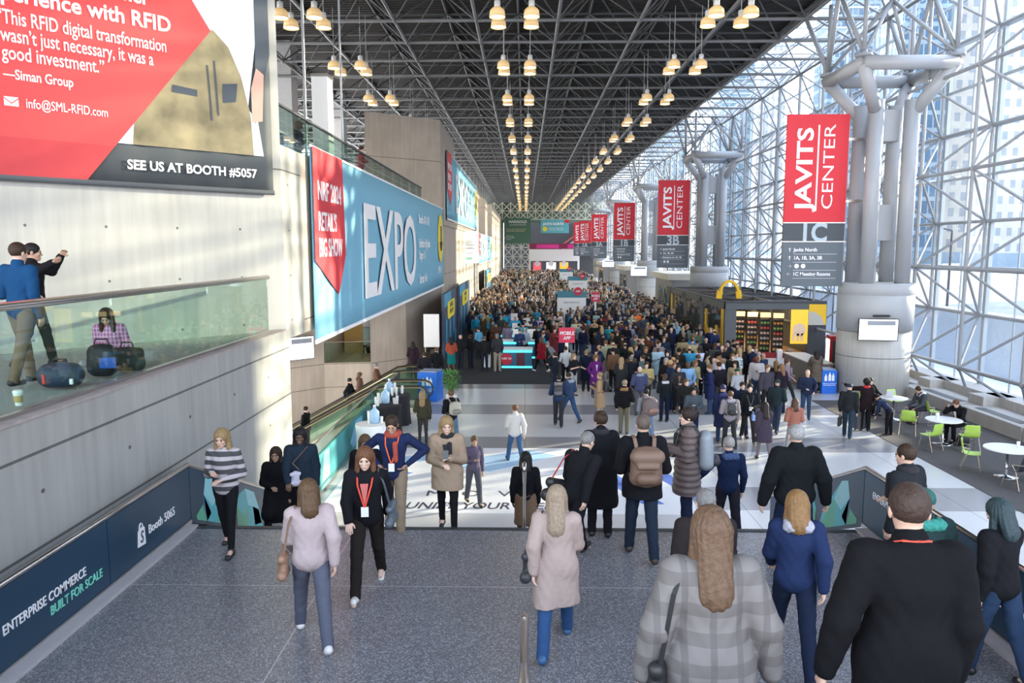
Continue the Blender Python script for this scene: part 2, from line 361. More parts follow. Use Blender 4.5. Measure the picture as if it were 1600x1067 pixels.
# balcony glass over the well
t = thing('balcony_railing', 'glass balcony railing with steel rail over the escalator well under the blue banner', 'railing', (-9.0, 38.7, 0))
g = MB(); g.bar((-1.2, -0.2, 0.55), (1.05, 0.2, 0.55), 0.015, 1.0); g.bar((1.05, 0.2, 0.55), (2.6, 1.75, 0.55), 0.015, 1.0); g.build('glass_pane', glass_rail, t)
g = MB(); g.path([(-1.2, -0.2, 1.07), (1.05, 0.2, 1.07), (2.6, 1.75, 1.07)], 0.025); g.build('handrail', steel, t)

# glass balustrade on the left parapet
t = thing('parapet_railing', 'glass balustrade with thick steel rail on the concrete parapet, upper left', 'railing', (-5.12, 6.0, 4.13))
ys = [-7.0, -3.2, 0.2, 3.4, 6.3, 9.2]
for i in range(5):
    g = MB(); g.box(-0.009, 0.009, ys[i] + 0.012, ys[i + 1] - 0.012, 0.0, 1.06); g.build('glass_pane', glass_rail, t)
g = MB(); g.tube((0, -7, 1.1), (0, 9.25, 1.1), 0.045, 12); g.build('handrail', steel, t, smooth=True)
g = MB(); g.box(-0.03, 0.03, -7, 9.2, 0.0, 0.035); g.build('base_channel', steel, t)
# mezzanine balustrade
t = thing('mezzanine_railing', 'glass balustrade along the mezzanine edge above the long blue banner', 'railing', (-5.12, 17.0, 7.9))
for i in range(6):
    g = MB(); g.box(-0.009, 0.009, -1 + i * 3.75, 2.7 + i * 3.75, 0.0, 0.85); g.build('glass_pane', glass_rail, t)
g = MB(); g.box(-0.03, 0.03, -1, 21.5, 0.85, 0.89); g.build('handrail', dark_metal, t)
for i, Y in enumerate((18.6, 22.3)):
    g = MB(); g.tube((0, 0, 0), (0, 0, 9.4), 0.035 - 0.006 * i, 8)
    g.lathe([(0.09, 0), (0.09, 0.05), (0.03, 0.1)], n=12)
    o = g.build('hanging_rod', white_steel); o.location = (-5.2, Y, 7.9)
    tag(o, ('nearer' if i == 0 else 'farther') + ' slim white rod rising from the mezzanine edge to the ceiling', 'rod', 'white rods at the mezzanine edge')
for i, (x, y, w) in enumerate(((-13.9, 45.5, 1.2), (-14.3, 60, 1.1))):
    g = MB(); g.box(-w / 2, w / 2, -w / 2, w / 2, 0, 9.8); g.box(-w / 2 - .1, w / 2 + .1, -w / 2 - .1, w / 2 + .1, 0, 0.3)
    o = g.build('pillar', M('pillar_paint', (.45, .45, .46), .6)); o.location = (x, y, 7.9); tag(o, kind='structure')
t = thing('poster_tower', 'tall white sign tower standing on the mezzanine behind the glass', 'sign', (-5.55, 21.6, 7.9))
g = MB(); g.box(-0.22, 0.22, -0.3, 0.3, 0.0, 2.55); g.build('board', white, t, bevel=0.01)
g = MB(); g.box(-0.24, 0.24, -0.32, 0.32, 0.0, 0.12); g.box(-0.235, 0.235, -0.315, 0.315, 2.5, 2.58); g.build('edge_trim', steel, t)
# mezzanine displays
mezz = [(-8.0, 22.0, 2.2, 1.3, (0.03, 0.08, 0.16), 'dark blue'), (-7.6, 27.5, 2.6, 1.2, (0.02, 0.16, 0.28), 'teal'), (-8.2, 33.0, 2.4, 1.3, (0.30, 0.34, 0.34), 'pale grey')]
for i, (x, y, w, h, c, cn) in enumerate(mezz):
    t = thing('display_counter', f'{cn} display counter on the mezzanine floor behind the glass', 'counter', (x, y, 7.9), 0, 'mezzanine counters')
    g = MB(); g.box(-w / 2, w / 2, -0.4, 0.4, 0, h - 0.2); g.build('body', M('counter_' + cn.replace(' ', '_'), c, 0.4), t, bevel=0.02)
    g = MB(); g.box(-w / 2 - .1, w / 2 + .1, -0.5, 0.5, h - 0.2, h - 0.14); g.build('counter_top', white, t)

# ------------------------------------------------------------------ balustrades beside the landing
navy = M('navy_panel', (0.012, 0.045, 0.085), 0.35, amt=0.25, scale=0.8); mint = M('mint_lettering', (0.22, 0.72, 0.55), 0.5)
teal_a = M('crystal_teal', (0.07, 0.48, 0.54), 0.4); teal_b = M('crystal_green', (0.10, 0.45, 0.28), 0.4); teal_c = M('crystal_pale', (0.30, 0.66, 0.72), 0.4); teal_d = M('crystal_navy', (0.06, 0.16, 0.30), 0.4)
def bag_logo(parent, fn, s, n='bag_emblem'):
    """white shopping bag with an S, drawn in the panel plane"""
    g = MB(); g.slab([(-.38 * s, 0), (.38 * s, -.06 * s), (.32 * s, .78 * s), (.12 * s, .84 * s), (-.12 * s, .84 * s), (-.30 * s, .72 * s)], fn, 0.004)
    pts = [(.2 * s * math.cos(a) * .8, .80 * s + .26 * s * math.sin(a)) for a in [math.pi * i / 8 for i in range(9)]]
    for a, b in zip(pts, pts[1:]): g.bar(fn(a[0], a[1], .003), fn(b[0], b[1], .003), .05 * s, .006)
    return g.build(n, pale, parent)
def balustrade(sx, label):
    t = thing('stair_balustrade', label, 'balustrade', (sx * 4.66, 0, 2.0))
    zt = 0.80
    ey = [3.4, 5.0, 8.15, 10.25]
    for a, b in zip(ey, ey[1:]):
        g = MB(); g.box(-0.02, 0.02, a + .008, b - .008, 0.06, zt); g.build('panel', navy, t)
    # falling section beside the flight
    def sec(y): return -0.43 * (y - 10.25)
    g = MB(); P = [(10.26, 0.0), (14.1, sec(14.1)), (14.1, sec(14.1) + zt), (10.26, zt)]
    g.slab(P, lambda u, v, w: (w - 0.02, u, v), 0.04); g.build('panel', navy, t)
    g = MB(); g.path([(0, 3.4, zt + .03), (0, 10.25, zt + .03), (0, 14.1, sec(14.1) + zt + .03), (0, 14.35, sec(14.1) + zt - .05)], 0.032, 10); g.build('handrail', steel, t, smooth=True)
    g = MB(); g.box(-0.03, 0.03, 3.4, 10.25, 0.0, 0.06); g.build('base_rail', steel, t)
    fx = lambda u, v, w: (-sx * (0.021 + w), u, v)              # faces the stairs
    rot = '+x' if sx < 0 else '-x'; d = 1 if sx < 0 else -1
    x0 = -sx * 0.024
    if sx < 0:
        text('ENTERPRISE COMMERCE', t, (x0, 6.39, 0.37), rot, 0.135, pale, bold=0.008, fit=1.30)
        text('BUILT FOR SCALE', t, (x0, 7.07, 0.225), rot, 0.135, mint, bold=0.008, fit=.92)
        fl = lambda u, v, w: (x0 + w, 8.87 + u, 0.23 + v); bag_logo(t, fl, 0.26)
        text('S', t, (x0 + .006, 8.87, 0.265), rot, 0.20, navy, 'CENTER', bold=0.01, shear=0.2, sx=0.8)
        text('Booth 5065', t, (x0, 9.05, 0.30), rot, 0.16, pale, bold=0.004, fit=.70)
    else:
        fl = lambda u, v, w: (x0 - w, 7.62 - u, 0.26 + v); bag_logo(t, fl, 0.26)
        text('S', t, (x0 - .006, 7.62, 0.295), rot, 0.20, navy, 'CENTER', bold=0.01, shear=0.2, sx=0.8)
        text('Booth 5065', t, (x0, 7.42, 0.33), rot, 0.16, pale, bold=0.004, fit=.72)
        text('ENTERPRISE COMMERCE', t, (x0, 9.98, 0.50), rot, 0.13, pale, bold=0.006, fit=1.25)
        text('BUILT FOR SCALE', t, (x0, 9.55, 0.36), rot, 0.14, mint, bold=0.006, fit=.85)
    g = MB()                                                    # faceted crystals printed on the falling panel
    rel = lambda q: [(10.42 + (a - 10.62) * .8, sec(10.42 + (a - 10.62) * .8) + b) for a, b in q]
    big = [([(10.95, .45), (11.05, .72), (11.30, .74), (11.62, .50), (11.30, .30)], 2), ([(11.30, .74), (11.60, .60), (12.15, .30), (12.30, .06), (11.62, .50)], 0), ([(10.95, .45), (11.30, .30), (11.62, .50), (11.55, .06), (11.05, .06)], 0),
           ([(11.62, .50), (12.30, .06), (11.55, .06)], 1), ([(10.62, .12), (10.90, .30), (11.05, .06), (10.65, .06)], 1), ([(10.95, .45), (11.25, .20), (11.05, .06), (10.90, .28)], 3),
           ([(12.45, .40), (12.62, .60), (12.95, .72), (13.10, .45), (12.80, .25)], 0), ([(12.95, .72), (13.45, .70), (13.75, .40), (13.10, .45)], 2), ([(12.45, .40), (12.80, .25), (13.10, .45), (13.05, .06), (12.5, .06)], 1),
           ([(13.10, .45), (13.75, .40), (13.95, .06), (13.05, .06)], 0), ([(13.35, .44), (13.70, .41), (13.85, .18), (13.45, .12)], 3)]
    for q, mi in big:
        q = rel(q); q = q if sx < 0 else q[::-1]
        g.slab(q, fx, 0.002, mi)
    g.build('printed_crystals', [teal_a, teal_b, teal_c, teal_d], t)
    return t
balustrade(-1, 'navy panelled balustrade with steel rail along the concrete wall side of the stairs')
tb = balustrade(1, 'navy panelled balustrade with steel rail on the cafe side of the stairs')
# centre handrails
t = thing('stair_handrail', 'chrome centre handrail starting at the landing edge and falling toward the hall', 'handrail', (0.0, 10.15, 2.0))
g = MB(); g.path([(0, -.02, .80), (0, .06, .87), (0, .2, .84), (0, 4.0, -.92), (0, 4.2, -.98)], 0.03, 10); g.build('rail', steel, t, smooth=True)
for y in (0.1, 1.9, 3.8):
    g = MB(); g.tube((0, y, .85 - .463 * (y - .1)), (0, y, max(-2, -.463 * y - 0.1)), 0.02, 8); g.build('post', steel, t)
t = thing('stair_handrail', 'thick chrome centre handrail ending in the near foreground of the landing', 'handrail', (0.0, 5.9, 2.0))
g = MB(); g.path([(0, 0.0, .78), (0, -.03, .86), (0, -.12, .89), (0, -.85, .89), (0, -1.2, 1.1), (0, -4.6, 2.8)], 0.032, 12); g.build('rail', steel, t, smooth=True)
for y, z in ((-.15, .93), (-2.3, 1.62), (-4.2, 2.6)):
    g = MB(); g.tube((0, y, z), (0, y, max(0, (-y - .6) * .5)), 0.02, 8); g.build('post', steel, t)
# ------------------------------------------------------------------ escalator well guard
t = thing('well_guard', 'low guard wall with teal printed panel and steel rail beside the escalator well', 'guard rail', (-4.98, 16.0, 0))
g = MB(); g.box(-.04, .04, 0, 9.6, 0, .85, 0); g.build('panel', M('guard_teal', (0.07, 0.32, 0.33), 0.35, amt=0.5, scale=1.1), t)
g = MB(); g.box(-.012, .012, 0, 9.6, .85, 1.15); g.build('glass_pane', glass_rail, t)
g = MB(); g.tube((0, 0, 1.18), (0, 9.6, 1.18), .03, 10); g.build('handrail', steel, t)
g = MB(); g.box(-.08, .16, 0, 9.6, 0, .07); g.build('plinth', steel, t)
g = MB(); fx = lambda u, v, w: (.041 + w, u, v)
for P, mi in (([(.2, .1), (1.6, .1), (1.9, .8), (.2, .8)], 0), ([(2.1, .1), (2.9, .1), (2.9, .8), (2.4, .8)], 1), ([(5.2, .35), (5.5, .1), (6.6, .1), (6.9, .75), (6.0, .8)], 2), ([(7.6, .2), (8.6, .1), (8.9, .7), (8.0, .8)], 1)):
    g.slab(P, fx, .003, mi)
g.build('printed_pattern', [white, teal_c, M('print_bottle_blue', (.25, .55, .75), .4)], t)
def escalator(y0, label, front):
    t = thing('escalator', label, 'escalator', (-5.0, y0, 0))
    W = 1.35; run = 8.4; z1 = -run * math.tan(R(29))
    def rail(y):
        g = MB(); pts = [(1.35, y, .25), (1.55, y, .45), (1.6, y, .65), (1.5, y, .85), (1.3, y, .95), (0.2, y, .95), (-.3, y, .88), (-.3 - run, y, .88 + z1), (-.9 - run, y, .86 + z1)]
        g.path(pts, .035, 8); g.build('handrail', black, t, smooth=True)
        g = MB(); g.path([(1.45, y, .83), (1.3, y, .90), (0.2, y, .90), (-.3, y, .83), (-.3 - run, y, .83 + z1)], .022, 6); g.build('rail_trim', M('brass_trim', (.60, .48, .28), .3, .9), t)
        g = MB(); g.slab([(1.4, .18), (1.48, .6), (1.3, .9), (.2, .9), (-.3, .83), (-.3 - run, .83 + z1), (-.3 - run, .2 + z1), (-.3, .18)], lambda u, v, w: (u, y + w - .006, v), .012); g.build('glass_pane', glass_rail, t)
    rail(0); rail(W)
    g = MB(); g.box(-.1, 1.5, .12, W - .12, -.02, .03); g.build('floor_plate', steel, t)
    g = MB(); n = 24
    for i in range(n):
        x = -.1 - i * .35; z = -i * .35 * math.tan(R(29)); g.box(x - .35, x, .12, W - .12, z - .35, z - .02)
    g.build('steps', M('step_grey', (.09, .09, .1), .5), t)
    g = MB()
    for y in (-.06, W - .04):
        g.slab([(1.3, 0), (1.35, .18), (-.3, .18), (-.3 - run, .2 + z1), (-.3 - run, -1.0 + z1), (-.4, -.9), (.0, 0.0)], lambda u, v, w: (u, y + w, v), .10)
    g.build('cladding', M('beige_cladding', (.60, .54, .42), .5), t)
    if front:
        g = MB(); k = math.tan(R(29))
        fn = lambda u, v, w: (-.3 - u, -.062 - w, .2 - k * u + v)
        for P, mi in (([(.3, -.12), (1.7, -.12), (1.7, -.95), (.3, -.95)], 0), ([(3.2, -.1), (8.0, -.1), (8.0, -.95), (3.2, -.95)], 0), ([(1.8, -.55), (3.1, -.55), (3.1, -.98), (1.8, -.98)], 1), ([(1.05, -.25), (1.25, -.25), (1.25, -.65), (1.05, -.65)], 2), ([(5.4, -.15), (5.55, -.15), (5.55, -.6), (5.4, -.6)], 2)):
            g.slab(P, fn, .003, mi)
        g.build('printed_panel', [M('cream_print', (.70, .64, .52), .5), teal_a, dark_metal], t)
        text('ecobee', t, (-7.6, -.07, -3.95), Euler((R(90), R(-29), 0)), .5, dark_metal, bold=.01)
    return t
escalator(26.75, 'nearer escalator with beige printed side and black handrails', True)
escalator(30.3, 'farther escalator with black handrails, just beyond the one with the beige printed side', False)
g = MB(); g.box(-5.06, -4.98, 28.35, 30.2, 0, .9); g.box(-5.06, -4.98, 31.9, 33.2, 0, .9)
tag(g.build('escalator_partition', steel), 'low steel partition between the two escalator heads', 'partition')
# ------------------------------------------------------------------ space frame ceiling and glass wall
MOD = 3.5
GX = [15.4 - MOD * i for i in range(12)]                        # 15.4 ... -23.1
GY = [34.2 + MOD * j for j in range(-5, 38)]                    # 16.7 ... 163.7
GZ = [1.6 + 3.467 * i for i in range(5)]                        # last 15.47
ZB, ZT = 15.47, 17.25
def frame(name, pts_bars, r, mat, n=5, nodes=(), rn=0.11):
    g = MB()
    for p, q in pts_bars: g.tube(p, q, r, n, cap=False)
    for p in nodes:
        a = rn; x, y, z = p
        g.add([(x - a, y, z), (x + a, y, z), (x, y - a, z), (x, y + a, z), (x, y, z - a), (x, y, z + a)],
              [(0, 2, 5), (2, 1, 5), (1, 3, 5), (3, 0, 5), (2, 0, 4), (1, 2, 4), (3, 1, 4), (0, 3, 4)])
    return struct(name, g, mat, smooth=True)
bars = []; h = MOD / 2
for i, x in enumerate(GX):
    for j, y in enumerate(GY):
        if j + 1 < len(GY): bars.append(((x, y, ZB), (x, GY[j + 1], ZB)))
        if i + 1 < len(GX): bars.append(((x, y, ZB), (GX[i + 1], y, ZB)))
fr_a = M('ceiling_steel', (.17, .175, .185), .5, amt=.08); fr_b = M('ceiling_steel_shaded', (.085, .088, .094), .5, amt=.08)  # top chords and diagonals: same steel, with their shade put into the colour
frame('trim_4', bars, 0.075, fr_a, 6, [(x, y, ZB) for x in GX for y in GY], 0.16)
top = []; dia = []
for i, x in enumerate(GX[:-1]):
    for j, y in enumerate(GY[:-1]):
        c = (x - h, y + h, ZT)
        if j + 2 < len(GY): top.append((c, (x - h, y + h + MOD, ZT)))
        if i + 2 < len(GX): top.append((c, (x - h - MOD, y + h, ZT)))
        for a in (0, 1):
            for b in (0, 1): dia.append(((x - MOD * a, y + MOD * b, ZB), c))
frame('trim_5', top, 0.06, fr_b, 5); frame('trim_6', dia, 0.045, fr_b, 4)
# corrugated deck
g = MB(); x0, x1 = -26, 13.9; y = 15.0; P = 0.36
vs_ = []; fs_ = []; k = 0
while y < 166:
    for dy, z in ((0, 17.48), (0.10, 17.48), (0.14, 17.62), (0.32, 17.62)):
        vs_ += [(x0, y + dy, z), (x1, y + dy, z)]; k += 1
    y += P
fs_ = [(2 * i, 2 * i + 2, 2 * i + 3, 2 * i + 1) for i in range(k - 1)]
g.add(vs_, fs_); g.box(x0, x1, 15, 166, 17.8, 17.9); g.box(13.8, 13.98, 15, 166, 17.2, 17.9)
for x in GX[1:]: g.box(x - h - 0.09, x - h + 0.09, 15, 166, 17.30, 17.47)
struct('ceiling', g, M('roof_deck', (0.024, 0.022, 0.021), 0.7, amt=0.15))
# near part of the roof behind and above the viewer
g = MB(); g.box(-26, 13.9, -6, 15, 17.5, 17.9)
struct('ceiling_near', g, M('roof_deck', (0.024, 0.022, 0.021), 0.7, amt=0.15))
# wall truss: inner chord plane x = 15.4, outer mid nodes near the glass
XO = 17.0; YW = [34.2 + MOD * j for j in range(-11, 38)]        # from -4.3
vt = []; dg = []; nd = []
for j, y in enumerate(YW):
    for i, z in enumerate(GZ):
        nd.append((15.4, y, z))
        if j + 1 < len(YW): vt.append(((15.4, y, z), (15.4, YW[j + 1], z)))
        if i + 1 < len(GZ): vt.append(((15.4, y, z), (15.4, y, GZ[i + 1])))
        if j + 1 < len(YW) and i + 1 < len(GZ):
            c = (XO, y + h, z + 1.733)
            if j + 2 < len(YW): vt.append((c, (XO, y + h + MOD, z + 1.733)))
            if i + 2 < len(GZ): vt.append((c, (XO, y + h, z + 1.733 + 3.467)))
            for a in (0, 1):
                for b in (0, 1): dg.append(((15.4, y + MOD * a, z + 3.467 * b), c))
    if j + 1 < len(YW):                                         # feet
        for a in (0, 1): dg.append(((15.4, y + MOD * a, 1.6), (XO - .2, y + h, 0.35)))
        vt.append(((XO - .2, y + h, .35), (XO - .2, min(y + h + MOD, YW[-1]), .35)))
frame('trim_7', vt, 0.07, white_steel, 6, nd, 0.15); frame('trim_8', dg, 0.05, white_steel, 5)
# sloped glazed roof strip carried on the frame beyond the deck
rf = []
for y in YW: rf += [((13.9, y, 17.4), (17.25, y, 17.4)), ((15.4, y, ZB), (17.2, y + h, 17.3)), ((15.4, y + MOD, ZB), (17.2, y + h, 17.3)), ((15.4, y, ZB), (13.65, y + h, ZT)), ((15.4, y + MOD, ZB), (13.65, y + h, ZT))]
for x in (13.65, 15.45, 17.2): rf.append(((x, YW[0], 17.3), (x, YW[-1], 17.3)))
frame('trim_9', rf, 0.055, white_steel, 5)
mull_m = M('mullion_grey', (0.36, 0.40, 0.44), 0.4, amt=0.04)
nb = 0
for j0 in range(0, len(YW) - 1, 4):
    nb += 1
    ya = YW[j0]; yb = YW[min(j0 + 4, len(YW) - 1)]
    w = thing('window_%d' % nb, None, None, (17.2, ya, 0)); w['kind'] = 'structure'
    g = MB(); L = yb - ya
    nbay = int(round(L / MOD))
    for q in range(nbay):
        yy = q * MOD
        g.box(-.05, .09, yy + h - .09, yy + h + .09, 0, 17.4)
        if q < nbay: g.box(0, .05, yy - .025, yy + .025, 0, 17.4)
    for k_ in range(10):
        zz = 1.6 + 1.733 * k_ if k_ else 0.1
        g.box(-.02, .08, 0, L, zz - .045, zz + .045)
    for q in range(nbay):
        for xx in (-1.75,): g.box(xx - .04, xx + .04, q * MOD, q * MOD + MOD, 17.42, 17.5)
        g.box(-3.4, .05, q * MOD + h - .05, q * MOD + h + .05, 17.42, 17.52)
    f = g.build('window_frame', mull_m, w)
    g = MB(); g.add([(.03, 0, 0), (.03, L, 0), (.03, L, 17.45), (.03, 0, 17.45)], [(0, 1, 2, 3)])
    g.add([(-3.4, 0, 17.45), (.03, 0, 17.45), (.03, L, 17.45), (-3.4, L, 17.45)], [(0, 1, 2, 3)])
    g.build('glass_pane', glass_wall, w)
# stone bench steps along the glass
g = MB()
for j in range(8):
    y = 12.5 + j * MOD
    if y > 36: break
    g.box(15.05, 16.3, y + .05, y + MOD - .05, 0, 0.42); g.box(15.75, 16.9, y - .3, y + .6, 0, 0.72)
g.box(16.3, 17.15, 5, 44, 0, 0.72)
struct('baseboard_right', g, CONCRETE('bench_stone', (0.42, 0.40, 0.38), holes=False))
g = MB()
for j in range(7):
    y = 12.5 + j * MOD
    g.box(15.3, 15.62, y + .5, y + 2.9, 0.42, 0.43)
tag(g.build('bench_grille', dark_metal), kind='structure')

# ------------------------------------------------------------------ far end of the hall
g = MB(); g.box(-14, 17.6, 166, 167, 11.2, 18.0); g.box(-14, -4.6, 165, 166, 0, 15.4)
struct('wall_far', g, M('far_wall_green_grey', (0.16, 0.20, 0.16), 0.7))
g = MB(); g.box(-4.6, 17.4, 175, 176, 0, 12); struct('wall_far_back', g, M('far_dark', (0.045, 0.042, 0.042), 0.8))
bars = []
for i in range(16):
    x = -10 + i * 1.75
    for k_ in range(2):
        z = 11.9 + k_ * 1.75
        bars += [((x, 164.5, z), (x + 1.75, 164.5, z + 1.75)), ((x + 1.75, 164.5, z), (x, 164.5, z + 1.75)), ((x, 164.5, z), (x, 164.5, z + 1.75)), ((x, 164.5, z), (x + 1.75, 164.5, z))]
for x in (-4.4, -2.6, -0.8, 0.9):
    for k_ in range(6):
        z = 0 + k_ * 2.0
        if x < .8: bars += [((x, 164, z), (x + 1.8, 164, z + 2)), ((x + 1.8, 164, z), (x, 164, z + 2)), ((x, 164, z), (x + 1.8, 164, z))]
        bars.append(((x, 164, z), (x, 164, z + 2)))
frame('trim_10', bars, 0.09, M('cream_steel', (.62, .62, .50), .5), 4)
g = MB(); g.box(0.9, 11.3, 160, 165, 3.2, 5.6, 0); g.box(0.9, 1.2, 160, 160.3, 0, 3.2, 0); g.box(10.9, 11.3, 160, 160.3, 0, 3.2, 0)
tag(g.build('footbridge', white), 'white footbridge crossing the far end of the hall above the crowd', 'bridge')
g = MB(); fy = lambda u, v, w: (u, 159.9 - w, v)
g.slab([(0.9, 5.7), (11.3, 5.7), (11.3, 6.8), (0.9, 6.8)], fy, .05, 0); g.slab([(2.4, 5.8), (7.0, 5.8), (7.0, 6.6), (2.4, 6.6)], fy, .1, 1); g.slab([(8.8, 5.8), (11, 5.8), (11, 6.6), (8.8, 6.6)], fy, .1, 1)
tag(g.build('bridge_banner', [M('maroon_print', (.22, .02, .07), .6), M('magenta_print', (.70, .04, .30), .6)]), 'maroon and magenta banner strip on the rail of the far footbridge', 'banner')
t = thing('escalator', 'far escalator with red underside rising to the right behind the footbridge', 'escalator', (9, 172, 5))
g = MB(); g.slab([(-1.5, 0), (8, 0), (8, 6.5), (7, 6.5)], lambda u, v, w: (u, w, v), 1.2); g.build('cladding', M('far_grey', (.30, .30, .31), .6), t)
g = MB(); g.bar((-2.5, -.1, .2), (6.5, -.1, 6.9), .35); g.build('soffit', M('dull_red', (.35, .07, .06), .6), t)
# signs at the far end
def facing_sign(name, label, cat, x, y, z, w, hh, mat, deep=.12, group=None):
    t = thing(name, label, cat, (x, y, z), 0, group)
    g = MB(); g.box(-w / 2, w / 2, 0, deep, 0, hh); g.build('panel', mat, t); return t
green = M('sign_green', (.07, .17, .11), .6)
t = facing_sign('hanging_banner', 'dark green banner with white heading at the far left end of the hall', 'banner', -1.5, 163.3, 6.8, 5.4, 5.3, green)
text('MARIGOLD', t, (0, -.02, 4.3), '-y', .75, pale, 'CENTER', bold=.02); text('RELATIONSHIP MARKETING', t, (0, -.02, 3.8), '-y', .28, pale, 'CENTER')
text('Grow your customers and\nbuild lasting relationships', t, (-2.4, -.02, 2.9), '-y', .38, M('letter_cream', (.75, .62, .35), .6)); text('Visit us at\nBooth 4039\nLevel 3', t, (-2.4, -.02, 1.5), '-y', .36, pale)
t = facing_sign('hanging_banner', 'teal banner with yellow disc hanging before the dark far wall', 'banner', 6.3, 163.3, 9.0, 5.9, 2.8, M('sign_teal', (.10, .42, .46), .6))
text('JAVITS NORTH', t, (-2.5, -.02, 1.65), '-y', .72, pale, bold=.03, sx=.9); text('Exhibitor Registration\nInnovation Showcase', t, (-1.3, -.02, .95), '-y', .36, pale)
g = MB(); g.tube((-2.1, -.03, .85), (-2.1, 0, .85), .5, 20); g.build('yellow_disc', yellow, t)
g = MB(); g.box(2.0, 2.95, -.03, 0, 2.1, 2.8); g.build('red_corner', red, t)
# brightly lit booths under the bridge
for i, (x, w, c, cn) in enumerate(((2.6, 1.6, (.75, .10, .12), 'red'), (5.5, 2.0, (.8, .8, .85), 'white'), (8.2, 1.8, (.85, .40, .04), 'orange'))):
    t = thing('exhibit_booth', f'{cn} exhibit booth glowing under the far footbridge', 'booth', (x, 162, 0), 0)
    g = MB(); g.box(-w / 2, w / 2, 0, .3, 0, 2.9); g.build('back_wall', EM('booth_' + cn, c, .8), t)
    g = MB(); g.tube((0, -.15, 2.6), (0, 0, 2.6), .55, 16); g.build('round_sign', pale, t)

# ------------------------------------------------------------------ big columns
def column(Y, label, base=True):
    t = thing('column', label, 'column', (14.05, Y, 0)); t['kind'] = 'structure'
    g = MB(); g.lathe([(1.38, 0), (1.38, 2.6)], n=48); g.build('concrete_drum', conc_c, t, smooth=False)
    g = MB(); g.lathe([(1.42, 2.6), (1.42, 3.95), (1.40, 3.97), (1.40, 4.0), (1.42, 4.02), (1.42, 4.42), (1.38, 4.45)], n=48); g.build('metal_collar', M('collar_grey', (.38, .39, .41), .45, amt=.03), t)
    for o in t.children:
        for p in o.data.polygons: p.use_smooth = len(p.vertices) == 4
    zr = 12.55; q = 0.68; a = 1.68
    g = MB()
    for sx in (-1, 1):
        for sy in (-1, 1): g.tube((sx * q, sy * q, 4.4), (sx * q, sy * q, 11.4), .29, 20)
    g.build('clustered_tubes', M('column_paint', (.34, .35, .375), .4, amt=.03), t, smooth=True)
    g = MB()
    for sx in (-1, 1):
        for sy in (-1, 1): g.tube((sx * q, sy * q, 10.9), (sx * a, sy * a, zr), .24, 16)
    V = [(-a, -a, zr), (a, -a, zr), (a, a, zr), (-a, a, zr)]
    for i in range(4): g.tube(V[i], V[(i + 1) % 4], .26, 16)
    g.build('capital_ring', MATS['column_paint'], t, smooth=True)
    g = MB(); g.box(-.38, .38, -.38, .38, 9.9, 11.1); g.box(-.35, .35, -.35, .35, 6.1, 7.5)
    g.build('web_plates', MATS['column_paint'], t, bevel=.02)
    g = MB()
    gx = [11.9 - 14.05, 15.4 - 14.05]
    y0 = min(GY, key=lambda v: abs(v - (Y - 1.75))); gy = [y0 - Y, y0 + MOD - Y]
    for i, (sx, sy) in enumerate(((-1, -1), (1, -1), (1, 1), (-1, 1))):
        p = (sx * a, sy * a, zr); g.lathe([(.30, .2), (.30, .32), (.12, .36), (.12, .45)], c=p, n=12)
        for xx in gx:
            for yy in gy:
                if abs(xx - sx * a) < 2.2 and abs(yy - sy * a) < 3.2: g.tube((p[0], p[1], zr + .35), (xx, yy, ZB), .085, 8)
        g.tube((p[0], p[1], zr + .35), (p[0], p[1], ZB + .1), .085, 8)
        g.tube((p[0], p[1], zr + .35), (-sx * a * .1, -sy * a * .1, ZB), .07, 8)
    g.build('struts', white_steel, t, smooth=True)
    return t
CY = [31.0 + 28.0 * i for i in range(5)]
for i, Y in enumerate(CY): column(Y, ('nearest', 'second', 'third', 'fourth', 'farthest')[i] + ' grey drum column with clustered tubes by the glass wall')

